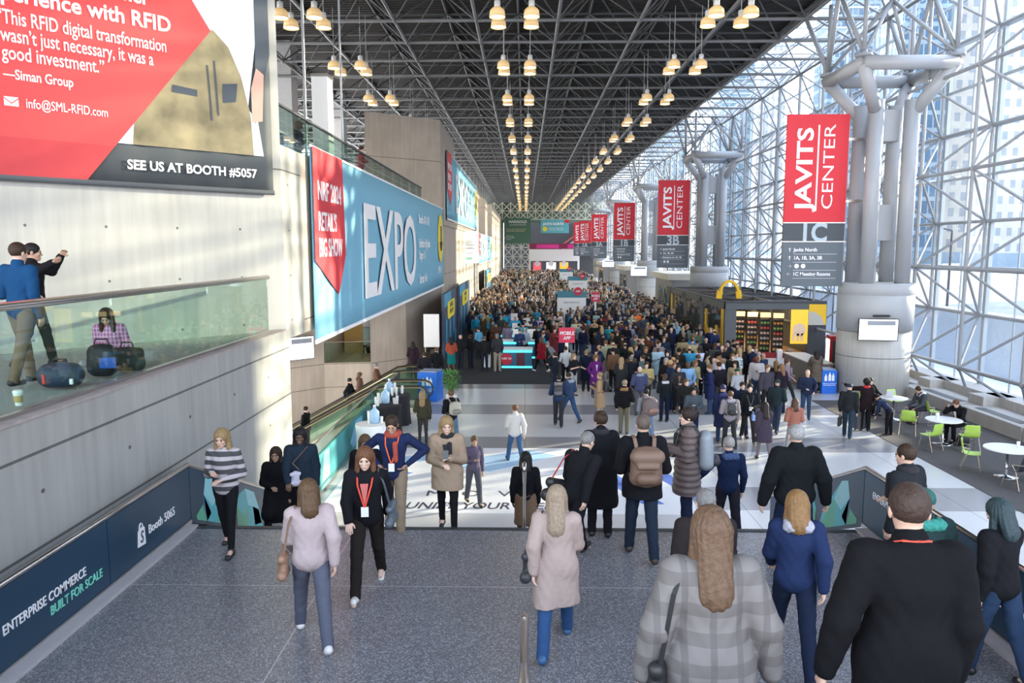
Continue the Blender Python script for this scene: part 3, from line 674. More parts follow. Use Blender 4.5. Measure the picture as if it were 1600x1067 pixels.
# ------------------------------------------------------------------ hall banners with directions
def arrow(parent, x, z, d, s=.16):
    dx, dz = {'up': (0, 1), 'right': (1, 0), 'left': (-1, 0)}[d]
    g = MB(); g.bar((x - dx * s / 2, -.03, z - dz * s / 2), (x + dx * s / 2, -.03, z + dz * s / 2), .025, .006)
    for k_ in (-1, 1): g.bar((x + dx * s / 2, -.03, z + dz * s / 2), (x + dx * s * .1 + dz * k_ * s * .35, -.03, z + dz * s * .1 + dx * k_ * s * .35), .025, .006)
    g.build('arrow', pale, parent)
def hall_banner(Y, code, rows, label, X=11.43):
    W, Z0, Z1, Z2, Z3 = 2.4, 4.3, 6.08, 6.82, 10.98
    t = thing('hall_banner', label, 'banner', (X, Y, 0), 0, 'red banners along the columns')
    g = MB(); g.box(-W / 2, W / 2, 0, .12, Z2, Z3); g.build('red_panel', red, t)
    g = MB(); g.box(-W / 2, W / 2, 0, .12, Z1, Z2 - .03); g.build('number_panel', slate, t)
    g = MB(); g.box(-W / 2, W / 2, 0, .12, Z0, Z1 - .03); g.build('direction_panel', slate2, t)
    g = MB(); g.box(-W / 2 - .03, W / 2 + .03, -.03, .14, Z2 - .035, Z2 + .005); g.box(-W / 2 - .03, W / 2 + .03, -.03, .14, Z1 - .035, Z1 + .005)
    for z in (Z3 - 1.0, Z0 + 3.3): g.box(W / 2, W / 2 + .75, .02, .10, z, z + .10)
    g.build('bracket', steel, t)
    text('JAVITS', t.children[0], (-.20, -.012, Z2 + .5), Euler((R(90), R(-90), 0)), .86, pale, bold=.025, fit=3.25)
    text('CENTER', t.children[0], (.66, -.012, Z2 + .48), Euler((R(90), R(-90), 0)), .62, pale, fit=3.25, bold=-.004)
    g = MB(); g.box(.0, .055, -.02, 0, Z2 + .45, Z2 + 3.75); g.build('rule', pale, t)
    text(code, t.children[1], (-.02, -.012, Z1 - .0), '-y', 1.02, steelblue, 'CENTER', bold=.03, sx=.9)
    g = MB()
    for i, (d, s) in enumerate(rows):
        z = Z1 - .40 - i * .32
        arrow(t, -.92, z + .06, d)
        if s: text(s, t, (-.76, -.012, z), '-y', .20, pale, bold=.02, sx=.95)
        else:
            for xx in (-.62, -.36): g.tube((xx, -.02, z + .06), (xx, 0, z + .06), .09, 12)
        g.box(-.76, .95, -.012, 0, z - .11, z - .10)
    g.build('rules', pale, t)
    return t
rows1 = [('up', 'Javits North'), ('up', '1A, 1B, 3A, 3B'), ('right', ''), ('left', '1C Meeting Rooms')]
rows2 = [('up', 'Javits North'), ('up', '1A, 1B, 3A'), ('right', 'Entrance to 1B, 3B'), ('right', '')]
for i, (Y, c) in enumerate(((30.9, '1C'), (60.0, '3B'), (89.5, '1B'), (119.5, '3A'), (148, '1A'), (156.5, '2A'))):
    hall_banner(Y, c, rows1 if i == 0 else rows2, f'red and slate hall banner marked {c}' + (', the nearest and largest' if i == 0 else ' hanging beside the glass wall'), 11.43 - (.4 if i == 5 else 0))

# ------------------------------------------------------------------ ceiling lamps
shade_m = EM('lamp_shade_amber', (.62, .42, .20), .5); bulb_m = EM('lamp_glow', (1.0, .86, .60), 14.0); cap_m = M('lamp_cap', (.55, .55, .55), .4)
lamp0 = thing('high_bay_lamp', 'x', 'lamp', (0, 0, 0))
g = MB(); g.lathe([(.13, .02), (.22, -.06), (.25, -.28), (.262, -.29), (.235, -.08), (.14, 0)], n=16); g.build('lamp_shade', shade_m, lamp0, smooth=True)
g = MB(); g.lathe([(.16, -.27), (.22, -.245), (.08, -.15)], n=16); g.build('bulb', bulb_m, lamp0, smooth=True)
g = MB(); g.lathe([(.10, 0), (.10, .22), (.012, .26), (.012, 2.15)], n=8); g.build('stem', cap_m, lamp0, smooth=True)
first = True
colname = {-7.35: 'mezzanine side row', -.35: 'middle row', 6.65: 'glass wall side row'}
ordn = ['first', 'second', 'third', 'fourth', 'fifth', 'sixth', 'seventh', 'eighth', 'ninth', 'tenth', 'eleventh', 'twelfth', 'thirteenth', 'fourteenth', 'fifteenth', 'sixteenth', 'seventeenth', 'eighteenth', 'nineteenth']
for X in (-7.35, -.35, 6.65):
    for j in range(19):
        for a in (0, 1):
            for b in (0, 1):
                o = lamp0 if first else copy_tree(lamp0); first = False
                o.location = (X + (a - .5) * 1.1, 26.3 + 7 * j + (b - .5) * 1.15, 13.45)
                o['label'] = f"ceiling lamp, {colname[X]}, {ordn[j]} cluster, its {('nearer', 'farther')[b]} {('left', 'right')[a]} one"
                o['group'] = 'high bay lamps under the space frame'

# ------------------------------------------------------------------ banners on the left
def wallface(Xp): return lambda u, v, w: (Xp + w, u, v)
def blue_banner(Y0, Y1, Z0, Z1, label, full=True):
    L = Y1 - Y0; H = Z1 - Z0
    t = thing('wall_banner', label, 'banner', (-4.9, Y0, Z0)); t.name = 'fabric_banner'
    g = MB()                                                    # slightly billowing cloth
    n = 60; vs_ = []; fs_ = []
    for i in range(n + 1):
        for k_ in range(7):
            vs_.append((.02 * math.sin(i * 1.7) * math.sin(k_ * .52) + .012 * math.sin(i * .61), L * i / n, H * k_ / 6))
    for i in range(n):
        for k_ in range(6): a = i * 7 + k_; fs_.append((a, a + 7, a + 8, a + 1))
    g.add(vs_, fs_); o = g.build('cloth', sky_blue, t, smooth=True)
    sm = o.modifiers.new('thick', 'SOLIDIFY'); sm.thickness = .012; sm.offset = -1
    f = lambda u, v, w: (.045 + w, u, v)
    s = L / 28.6; c = H / 4.5
    g = MB(); g.slab([(.02, H), (2.9 * s, H), (3.1 * s, H * .45), (2.2 * s, H * .22), (.02, H * .42)], f, .004); g.build('red_shape', red, t)
    g = MB(); g.box(-.02, .02, 0, L, -.05, .05); g.box(-.02, .02, 0, L, H - .03, H + .03); g.build('hem_bar', pale, t)
    text('NRF 2024', o, (.055, .35 * s, H * .74), '+x', .62 * c, pale, bold=.02, fit=2.3 * s); text("RETAIL'S\nBIG SHOW", o, (.055, .35 * s, H * .58), '+x', .62 * c, pale, bold=.02, fit=2.3 * s)
    text('EXPO', o, (.055, 5.2 * s, H * .155), '+x', 4.1 * c, pale, bold=.012, fit=11.1 * s)
    text('Booths 101-1158\n\nExhibitor Big Ideas\nStages 1-5\n\nStartup Hub', o, (.055, 17.6 * s, H * .74), '+x', .58 * c, pale, bold=.01, sx=.95 * s / c, line=.95)
    g = MB(); P = [(26.7 * s + 1.35 * s * math.cos(a), H * .61 + 1.35 * c * math.sin(a)) for a in [2 * math.pi * i / 32 for i in range(32)]]
    g.slab(P, f, .006); g.build('yellow_disc', yellow, t)
    g = MB(); y_ = 26.7 * s; z_ = H * .61
    for p, q in (((y_, z_ + .7 * c), (y_, z_ - .7 * c)), ((y_, z_ - .7 * c), (y_ - .45 * s, z_ - .2 * c)), ((y_, z_ - .7 * c), (y_ + .45 * s, z_ - .2 * c))): g.bar((.056, *p), (.056, *q), .12 * c, .01)
    g.build('arrow', slate, t)
    text('LEVEL 1', o, (.055, 25.2 * s, H * .18), '+x', .5 * c, pale, bold=.01, sx=1.1 * s / c)
    return t
blue_banner(17.8, 46.4, 3.62, 8.12, 'long blue fabric banner reading EXPO on the mezzanine edge, the largest of its kind')
blue_banner(48.8, 79.0, 7.65, 11.9, 'blue fabric banner with red end mounted high beyond the concrete block')
blue_banner(82.0, 115.8, 4.15, 7.4, 'farthest and smallest blue fabric banner on the left wall')
g = MB(); g.box(-5.6, -4.95, 47.0, 79.5, 7.2, 7.55); g.box(-5.5, -4.98, 47.4, 48.7, 7.55, 11.9)
struct('trim_11', g, conc_d)
t = thing('wall_sign', 'white sign with grey lines and a green bar under the second blue banner', 'sign', (-6.1, 64, 4.6)); 
g = MB(); g.bar((0, 0, 1.3), (2.1, 2.4, 1.3), .1, 2.7); g.build('panel', white, t)
rz = math.atan2(2.4, 2.1)
g = MB(); 
for z, a, b in ((1.5, .3, .9), (1.2, .3, .85), (.8, .1, .8)): g.bar((2.1 * a, 2.4 * a - .09, z), (2.1 * b, 2.4 * b - .09, z), .03, .06)
g.build('printed_lines', M('print_grey', (.35, .37, .4), .6), t)
g = MB(); g.bar((.5, .49, .35), (1.6, 1.75, .35), .03, .22); g.build('green_bar', M('print_green', (.18, .45, .38), .6), t)
# big slanted red banner on the diagonal concrete wall
BD = Vector((9.0, 9.75, 0)).normalized(); BN = Vector((BD.y, -BD.x, 0))   # along the wall to the right, and its outward normal
t = thing('fabric_banner', 'huge red and photo-printed fabric banner hung on the diagonal concrete wall', 'banner', (0, 0, 0))
t.location = Vector((-5.0, 15.95, 0)) - BD * .22 + BN * .05
t.rotation_euler = (0, 0, math.atan2(BD.y, BD.x))
def bf(u, v, w): return (u, -w, v)
BZ0, BZ1, BW = 6.90, 13.2, 8.0
g = MB(); n = 50; vs_ = []; fs_ = []
for i in range(n + 1):
    for k_ in range(9): vs_.append((-BW * i / n, -.02 - .012 * math.sin(i * 1.1 + k_ * .3) - .008 * math.sin(i * 2.7), BZ0 + (BZ1 - BZ0) * k_ / 8))
for i in range(n):
    for k_ in range(8): a = i * 9 + k_; fs_.append((a, a + 1, a + 10, a + 9))
g.add(vs_, fs_); o = g.build('cloth', M('banner_backdrop_dark', (.055, .065, .075), .75), t, smooth=True)
o.modifiers.new('thick', 'SOLIDIFY').thickness = .01
g = MB(); g.slab([(-8, 6.93), (-3.5, 6.93), (-1.19, 9.83), (-3.4, 13.1), (-8, 13.1)], bf, 0)
g = MB(); P = lambda q: [(u, -.045, v) for u, v in q]
def flat(q, mi, lift=0): g.slab(q, lambda u, v, w: (u, -.045 - lift - w, v), .003, mi)
flat([(-8, 6.93), (-3.5, 6.93), (-1.19, 9.83), (-3.4, 13.1), (-8, 13.1)], 0, .004)
flat([(-8, 6.93), (-3.5, 6.93), (-3.0, 7.56), (-8, 7.56)], 1, .008)
flat([(-2.96, 7.62), (-1.19, 9.83), (-3.4, 13.1), (-.05, 13.1), (-.28, 9.88), (-.5, 8.5), (-.3, 8.3), (-.2, 7.62)], 2, 0)
flat([(-2.70, 7.62), (-2.66, 8.0), (-1.17, 9.86), (-1.12, 9.84), (-.85, 9.6), (-.62, 9.1), (-.45, 8.4), (-.41, 7.62)], 3, .001)
flat([(-.28, 13.1), (0, 13.1), (0, 9.6), (-.1, 9.2), (-.36, 8.2), (-.30, 9.8)], 4, .004)
flat([(-1.30, 9.2), (-1.27, 9.2), (-1.22, 8.2), (-1.25, 8.2)], 4, .008)
flat([(-1.16, 9.3), (-1.13, 9.3), (-1.09, 8.3), (-1.12, 8.3)], 4, .008)
flat([(-1.95, 8.75), (-1.5, 8.72), (-1.5, 8.6), (-1.97, 8.62)], 4, .008)
flat([(-1.0, 8.9), (-.7, 8.95), (-.75, 8.6), (-1.0, 8.55)], 4, .008)
flat([(-.42, 8.9), (-.3, 9.3), (-.14, 9.2), (-.2, 8.3), (-.42, 8.25)], 5, .006)
g.build('printed_pattern', [M('banner_print_red', (.58, .045, .05), .7, amt=.08), M('banner_print_dark_red', (.40, .03, .04), .7), M('banner_print_sky', (.55, .62, .72), .7, amt=.12), M('banner_print_jacket', (.20, .17, .10), .75, amt=1.0, scale=2.0), M('banner_print_navy', (.03, .045, .07), .7), M('banner_print_skin', (.42, .26, .22), .7)], t)
def bt(s, u, z, size, width, bold=.0, line=1.0): text(s, t.children[0], (u, -.058, z), '-y', size, pale, bold=bold, fit=width, line=line)
bt('Improved customer', -4.9, 10.05, .36, 2.6, .02); bt('experience with RFID', -4.9, 9.66, .36, 2.96, .02)
bt('\u201cThis RFID digital transformation', -4.64, 9.30, .31, 2.6, .005); bt('wasn\u2019t just necessary, it was a', -4.6, 9.03, .31, 2.33, .005)
bt('good investment.\u201d', -4.6, 8.76, .31, 1.5, .005); bt('\u2014Siman Group', -4.6, 8.46, .22, 1.0, .01); bt('info@SML-RFID.com', -4.32, 8.04, .21, 1.22)
bt('SEE US AT BOOTH #5057', -2.82, 7.19, .23, 2.45, .025)
g = MB(); g.box(-4.62, -4.42, -.062, -.058, 8.04, 8.18, 0); g.slab([(-4.62, 8.17), (-4.52, 8.09), (-4.42, 8.17), (-4.42, 8.15), (-4.52, 8.07), (-4.62, 8.15)], lambda u, v, w: (u, -.063 - w, v), .002, 1)
g.build('envelope_icon', [pale, MATS['banner_print_red']], t)
g = MB(); g.tube((-8, -.04, 6.9), (0, -.04, 6.9), .03, 8); g.box(-8, .0, -.06, -.02, 6.9, 6.96); g.build('hem_bar', slate, t)

# TV screens
def screen(name, label, x, y, z, w, hh, rz, pole=0.0, group=None):
    t = thing(name, label, 'screen', (x, y, z), rz, group)
    g = MB(); g.box(-w / 2, w / 2, 0, .07, 0, hh); g.build('housing', black, t, bevel=.01)
    g = MB(); g.box(-w / 2 + .03, w / 2 - .03, -.006, 0, .03, hh - .03); g.build('lit_display', EM('display_white', (.86, .88, .95), 1.0), t)
    g = MB(); g.box(-w * .28, w * .42, -.012, -.006, hh * .70, hh * .90); g.build('displayed_picture', EM('display_grey', (.20, .22, .26), .4), t)
    if pole: g = MB(); g.box(-.05, .05, .07, .14, -pole, hh * .6); g.build('post', white_steel, t)
    return t
screen('wall_screen', 'lit screen mounted on the warm concrete wall of the escalator well', -11.05, 37.25, .35, 1.6, 1.15, 46)
screen('wall_screen', 'lit screen hung on the front of the nearest drum column', 13.55, 29.5, 2.28, 1.45, .85, -8)
g = MB(); g.box(13.35, 13.95, 29.45, 29.6, 3.2, 3.27)
tag(g.build('soundbar', black), 'black bar above the screen on the nearest drum column', 'speaker')
screen('display_screen', 'lit screen on a post beyond the yellow and grey shop', 11.2, 76, 3.1, 1.6, .95, 0, 3.1)
screen('display_screen', 'farther lit screen on a post near the second drum column row', 11.2, 104, 3.3, 1.6, .95, 0, 3.3)

# ------------------------------------------------------------------ yellow and grey shop
shop = thing('shop_kiosk', 'long grey and yellow glazed shop kiosk with an arch on its roof', 'kiosk', (10.55, 40.5, 0))
LK, WK, HK = 15.6, 5.3, 2.93
sg = M('shop_grey', (.085, .095, .105), .5); sy = M('shop_yellow', (.85, .50, .01), .45, amt=.03)
g = MB(); g.box(0, .6, 0, .3, 0, HK)
for y in (5.6, 10.4, 15.3): g.box(0, .3, y, y + .35, 0, HK)
g.box(5.0, 5.3, 0, LK, 0, HK); g.box(0, WK, LK - .2, LK, 0, HK)
g.box(0, WK, -.02, .3, HK - .32, HK); g.box(0, .3, 0, LK, HK - .32, HK); g.build('frame', sg, shop, bevel=.01)
g = MB(); g.box(-.03, .0, .32, .75, 0, HK - .33); g.box(-.03, .0, 14.5, 14.95, 0, HK - .33); g.build('yellow_strip', sy, shop)
g = MB(); g.box(3.45, 4.35, -.03, 0, .8, HK - .32); g.build('yellow_poster', EM('poster_amber', (.90, .55, .04), .35), shop)
g = MB(); g.tube((3.9, -.05, 1.55), (3.9, -.03, 1.55), .34, 20); 
for x in (3.55, 3.78, 4.0): g.box(x, x + .12, -.05, -.03, .95, 1.35)
g.build('poster_print', M('poster_peach', (.85, .60, .42), .6), shop)
g = MB(); g.box(4.35, WK, -.02, .1, 0, HK - .02, 0); g.build('charcoal_panel', M('shop_charcoal', (.03, .032, .04), .5), shop)
g = MB(); P = [(4.37, 1.85)] + [(4.37 + .95 * 1.0 * math.sin(a), 1.85 + .95 * math.cos(a)) for a in [math.pi / 2 * i / 8 for i in range(9)]][::-1]
g.slab([(4.37, 1.8), (5.28, 1.8), (5.28, HK - .04), (4.37, HK - .04)], lambda u, v, w: (u, -.024 - w, v), .004, 0)
g.slab([(4.37, 1.8)] + [(4.37 + .8 * math.cos(a), 1.8 + .72 * math.sin(a)) for a in [math.pi / 2 * i / 10 for i in range(11)]], lambda u, v, w: (u, -.03 - w, v), .004, 1)
g.build('curved_print', [sy, M('print_greige', (.50, .48, .42), .6)], shop)
g = MB()
for y0, y1 in ((.8, 5.55), (6.0, 10.35), (10.8, 14.45)): g.box(.1, .115, y0, y1, .25, HK - .35)
g.build('glass_pane', GLASS('shop_glass', (.8, .85, .85), 1.0), shop)
g = MB()                                                        # curved yellow swoosh on the glass
pts = [(.06, 3.4 + 1.3 * math.cos(a), 1.55 + .75 * math.sin(a)) for a in [math.pi * (1.0 + 1.0 * i / 14) for i in range(15)]]
for a, b in zip(pts, pts[1:]): g.bar(a, b, .03, .28)
g.box(.04, .08, 4.55, 4.75, .7, 2.3); g.build('yellow_swoosh', sy, shop)
g = MB(); g.box(.3, 5.0, .3, LK - .2, 0, .04, 0); g.build('floor_deck', M('oak_deck', (.50, .30, .14), .5, amt=.2), shop)
g = MB()
for k_ in range(5): g.box(.1, WK, .3 + k_ * 3.7, .42 + k_ * 3.7, HK, HK + .12)
g.box(0, WK, -.02, .12, HK, HK + .12); g.box(0, .12, 0, LK, HK, HK + .12); g.box(WK - .12, WK, 0, LK, HK, HK + .12); g.box(2.6, 2.7, 0, LK, HK + .02, HK + .1)
g.build('roof_beams', dark_metal, shop)
g = MB(); n = 30; vs_ = []; fs_ = []
for i in range(n + 1):
    for k_ in range(11): vs_.append((.15 + k_ * .5, .2 + i * .5, HK - .05 + .05 * math.sin(i * .9) * math.sin(k_ * 1.1)))
for i in range(n):
    for k_ in range(10):
        if (i // 4 + k_ // 5) % 2 == 0: a = i * 11 + k_; fs_.append((a, a + 11, a + 12, a + 1))
g.add(vs_, fs_); o = g.build('roof_fabric', M('roof_cloth', (.028, .028, .03), .9), shop, smooth=True)
g = MB(); pts = [(.55 * math.cos(a), 2.2, HK + .12 + .95 * math.sin(a)) for a in [math.pi * i / 20 for i in range(21)]]
for a, b in zip(pts, pts[1:]): g.bar(a, b, .3, .13)
o = g.build('yellow_arch', sy, shop); o.location = (.75, 0, 0); 
# shelving inside: racks of goods facing the open front
goods = [M('goods_%d' % i, c, .5) for i, c in enumerate([(.62, .42, .34), (.55, .08, .05), (.20, .35, .06), (.60, .30, .06), (.45, .40, .36)])]
for i in range(4):
    t = thing('shop_shelf', f"dark shelf rack of packets inside the shop, {('leftmost', 'second from left', 'third from left', 'next to the amber poster')[i]}", 'shelf', (11.9 + i * .58, 42.6 - i * .4, 0.04), -8, 'racks inside the shop')
    g = MB(); g.box(-.27, .27, .3, .36, 0, 2.3); g.box(-.27, -.24, -.1, .36, 0, 2.3); g.box(.24, .27, -.1, .36, 0, 2.3)
    for k_ in range(7): g.box(-.27, .27, -.1, .36, .25 + k_ * .28, .27 + k_ * .28)
    g.build('rack', M('rack_brown', (.05, .04, .035), .5), t)
    g = MB(); g.box(-.27, .27, -.12, -.06, 2.05, 2.3); g.build('header', EM('header_lamp', (1, .72, .35), .9), t)
    for k_ in range(6):
        g = MB(); 
        for x in (-.17, -.0, .17): g.tube((x, -.04, .35 + k_ * .28), (x, .25, .35 + k_ * .28), .07, 10)
        o = g.build('packet_row', goods[(k_ + i) % 5], t)
for i in range(3):
    t = thing('shop_lamp', f"warm strip lamp under the shop roof, {('nearest the front', 'second from the front', 'third from the front')[i]}", 'lamp', (13.2, 41.8 + i * 4.2, 2.6), 0, 'strip lamps in the shop')
    g = MB(); g.box(-1.6, 1.6, -.06, .06, -.03, 0, 0); g.build('tube', EM('shop_lamp_glow', (1, .70, .36), 45), t)
    g = MB(); g.box(-1.65, 1.65, -.08, .08, 0, .05); g.build('housing', dark_metal, t)
# barrier, counter, machines by the shop
for i, x in enumerate((10.69, 11.87, 12.35)):
    t = thing('barrier_post', f"{'white square barrier post' if i < 2 else 'brown barrier post'} before the shop, {('left one', 'middle one', 'right one')[i]}", 'post', (x, 35.7, 0), 0, 'barrier posts at the shop')
    g = MB(); g.box(-.12, .12, -.12, .12, .03, 1.12); g.build('shaft', white if i < 2 else M('post_brown', (.25, .16, .11), .5), t, bevel=.01)
    g = MB(); g.box(-.16, .16, -.16, .16, 0, .03); g.build('base', steel, t)
g = MB(); g.box(10.82, 11.75, 35.68, 35.72, .72, .98, 0); g.box(11.99, 12.23, 35.68, 35.72, .72, .98, 0); g.box(9.9, 10.57, 35.68, 35.72, .72, .98, 0)
tag(g.build('barrier_band', M('maroon_band', (.28, .01, .02), .6)), 'maroon barrier band stretched between the white posts before the shop', 'barrier')
t = thing('service_counter', 'brown stone service counter at the shop corner beside the woman in the long puffer coat', 'counter', (11.9, 31.7, 0))
g = MB(); g.box(0, .9, 0, 3.4, 0, 1.02); g.build('body', M('counter_brown', (.20, .16, .12), .5, amt=.25), t, bevel=.01)
g = MB(); g.box(-.04, .94, -.04, 3.44, 1.02, 1.07); g.build('counter_top', M('counter_top', (.45, .42, .38), .35), t)
t = thing('vending_machine', 'red vending machine with bright glass front beside the nearest drum column', 'vending machine', (12.98, 32.6, 0), -8)
g = MB(); g.box(0, .85, 0, .8, 0, 2.1); g.build('cabinet', M('machine_red', (.40, .01, .02), .35), t, bevel=.02)
g = MB(); g.box(-.015, 0, .08, .7, .4, 1.95); g.build('lit_front', EM('machine_glow', (.75, .9, .75), 1.0), t)
g = MB(); g.box(.1, .75, -.01, 0, .3, 1.9); g.build('side_panel', dark_metal, t)
def crate(label, x, y, w, hh, rz=0):
    t = thing('water_station', label, 'water station', (x, y, 0), rz)
    bl = M('station_blue', (.01, .14, .62), .45, amt=.05)
    g = MB(); g.box(-w / 2, w / 2, -w / 2, w / 2, 0, hh); g.build('box', bl, t, bevel=.015)
    g = MB(); g.box(-w / 2 + .05, w / 2 - .05, -w / 2 + .05, w / 2 - .05, hh, hh + .05); g.build('lid', M('station_lid', (.25, .3, .4), .4), t)
    g = MB()
    for i, (x_, a) in enumerate(((-.16, .18), (0, .24), (.14, .2))):
        g.lathe([(.055, 0), (.055, a), (.02, a + .05), (.02, a + .1)], c=(0, 0, 0), n=8)
        for q in range(len(g.v) - 32, len(g.v)): v = g.v[q]; g.v[q] = (v[0] + x_, -w / 2 - .004 + v[1] * .02, v[2] + hh * .55)
    g.build('bottle_icons', pale, t)
    text('Refill your bottle here\nfree drinking water', t, (0, -w / 2 - .006, hh * .42), '-y', .065, pale, 'CENTER', bold=.01)
    return t
crate('blue water station box with bottle icons at the escalator head', -3.62, 29.1, .78, 1.12, -12)
crate('blue water station box with bottle icons beside the nearest drum column', 12.2, 30.9, .62, .95, 5)

# ------------------------------------------------------------------ registration counters and boards
cyan = EM('cyan_glow', (.10, .72, .85), 1.1)
names = ['frontmost', 'second', 'third', 'fourth', 'fifth', 'sixth']
for i in range(6):
    y = 36.95 + i * 3.3; xs = -1.1 - .12 * i
    t = thing('registration_counter', f'registration counter with cyan light bands, {names[i]} in its file', 'counter', (xs, y, 0), 0, 'registration counters')
    L = 1.45 if i == 0 else 1.9
    g = MB(); g.box(0, L, 0, .7, .1, .92, 0); g.build('body', M('counter_teal', (.04, .14, .17), .4), t, bevel=.01)
    g = MB(); g.box(-.02, L + .02, -.02, .02, .78, .90); g.box(-.02, L + .02, -.02, .02, .02, .12); g.build('light_band', cyan, t)
    g = MB(); g.box(-.05, L + .05, -.05, .75, .92, .97); g.build('counter_top', white, t)
    if i == 0:
        g = MB(); g.tube((.22, -.03, .46), (.22, 0, .46), .29, 24); g.build('red_disc', M('disc_red', (.55, .02, .05), .5), t)
        text('NRF 24', t, (.22, -.035, .44), '-y', .15, pale, 'CENTER', bold=.02)
        g = MB(); g.box(.7, 1.1, -.012, 0, .12, .8); g.build('maroon_print', M('print_maroon', (.12, .02, .04), .5), t)
for i in range(10):
    x = -2.6 + (i % 5) * .9; y = 38.6 + (i // 5) * 6.5 + (i % 2) * .6
for i, (x, y) in enumerate(((-.4, 40.55), (.35, 40.55), (-.5, 43.85), (.2, 43.85), (-.6, 47.1), (.1, 47.1), (-.7, 50.4), (-1.9, 37.2))):
    t = thing('computer_monitor', f"white monitor on a registration counter, {('left', 'right')[i % 2]} one on the {('second', 'second', 'third', 'third', 'fourth', 'fourth', 'fifth', 'low side')[i]} counter", 'monitor', (x, y, .97 if i < 7 else 0), 0, 'registration monitors')
    if i == 7:
        t['label'] = 'white plinth standing left of the frontmost registration counter'; t['category'] = 'plinth'; t.name = 'plinth'; del t['group']
        g = MB(); g.box(-.22, .22, 0, .4, 0, .95); g.build('body', white, t, bevel=.01); continue
    g = MB(); g.box(-.22, .22, -.02, .02, .12, .58); g.build('housing', white, t, bevel=.01)
    g = MB(); g.lathe([(.12, 0), (.12, .02), (.03, .03), (.03, .14)], c=(0, .03, 0), n=12); g.build('stand', white, t)
def board(i, y0, y1, label):
    t = thing('sign_board', label, 'sign board', (-4.2, y0, 0), 0, 'blue sign boards at registration')
    L = y1 - y0; H = 3.42
    g = MB(); g.box(-.15, 0, 0, L, 0, H, 0); g.build('panel', M('board_blue', (.03, .05, .10), .5, amt=.2), t, bevel=.01)
    f = lambda u, v, w: (.003 + w, u, v); g = MB()
    for a in (.08, .36, .66): g.slab([(a * L, .3), (a * L + L * .10, .1), (a * L + L * .12, 1.9), (a * L + L * .03, 2.2)], f, .003, 0)
    g.slab([(.5 * L, .1), (.95 * L, .1), (.95 * L, 1.1), (.7 * L, .9)], f, .003, 1); g.slab([(0, 2.7), (.55 * L, 2.75), (.5 * L, H), (0, H)], f, .003, 0)
    g.build('printed_pattern', [M('board_sky', (.06, .32, .50), .5), M('board_mid', (.05, .20, .38), .5)], t)
    g = MB(); q = [(.22 * L + .56 * L * u, 1.95 + .95 * v) for u, v in ((0, .12), (.06, 0), (.94, 0), (1, .12), (1, .88), (.94, 1), (.06, 1), (0, .88))]
    g.slab(q, lambda u, v, w: (.008 + w, u, v), .02); g.build('yellow_plate', yellow, t)
    text(('BADGE\nPICK UP', 'BADGE\nHELP')[i % 2], t, (.035, .5 * L, 2.55), '+x', .36, slate, 'CENTER', bold=.02, sx=1.6)
board(0, 40.0, 47.2, 'blue sign board with yellow plate, nearer of the pair beside registration'); board(1, 49.4, 58.5, 'blue sign board with yellow plate, farther of the pair beside registration')
board(2, 84, 96, 'blue sign board with yellow plate far along the left wall')
t = thing('partition_panel', 'blank white partition panel before the blue sign boards', 'panel', (-4.75, 39.2, .0)); g = MB(); g.box(-.45, .35, 0, .08, .75, 2.45); g.build('panel', white, t); g = MB(); g.box(-.4, -.35, 0, .05, 0, .75); g.box(.25, .3, 0, .05, 0, .75); g.build('foot', steel, t)
# standing signs in the crowd
def tall_sign(x, y, z, w, label, code):
    t = thing('standing_sign', label, 'sign', (x, y, 0), 0, 'white standing signs in the crowd')
    g = MB(); g.box(-w / 2, w / 2, 0, .12, 0, z - .45); g.build('white_panel', white, t)
    g = MB(); g.box(-w / 2, w / 2, -.01, .13, z - .45, z); g.build('teal_header', M('header_teal', (.05, .22, .30), .5), t)
    g = MB(); g.tube((w * .22, -.06, z + .0), (w * .22, -.02, z), .30, 24); g.build('red_disc', M('disc_red', (.55, .02, .05), .5), t)
    text(code, t, (w * .22, -.065, z - .05), '-y', .17, pale, 'CENTER', bold=.02)
    text('REGISTRATION', t, (0, -.012, z - .85), '-y', .16, slate, 'CENTER')
tall_sign(3.35, 55, 2.75, 2.05, 'white sign with teal header and red disc, nearest of those in the crowd', 'NRF')
tall_sign(5.65, 82, 2.85, 2.0, 'white sign with teal header and red disc, second one back in the crowd', 'NRF'); tall_sign(5.9, 110, 2.9, 1.9, 'white sign with dark header far back in the crowd', 'NRF')
def app_sign(x, y, z, label, w=.72):
    t = thing('app_sign', label, 'sign', (x, y, 0), 0)
    g = MB(); g.box(-w / 2, w / 2, 0, .06, z - .68, z); g.build('red_panel', M('app_red', (.58, .02, .07), .5), t)
    g = MB(); g.box(-.07, .07, .0, .05, .02, z - .68); g.box(-.3, .3, -.2, .25, 0, .02); g.build('post', white, t)
    text('MOBILE\nAPP', t, (0, -.01, z - .32), '-y', .22, pale, 'CENTER', bold=.02, sx=.85, shear=.15)
app_sign(1.89, 34.3, 2.27, 'red sign reading MOBILE APP on a white post, the nearer'); app_sign(5.1, 55.5, 2.65, 'red sign reading MOBILE APP standing far back in the crowd', .6)
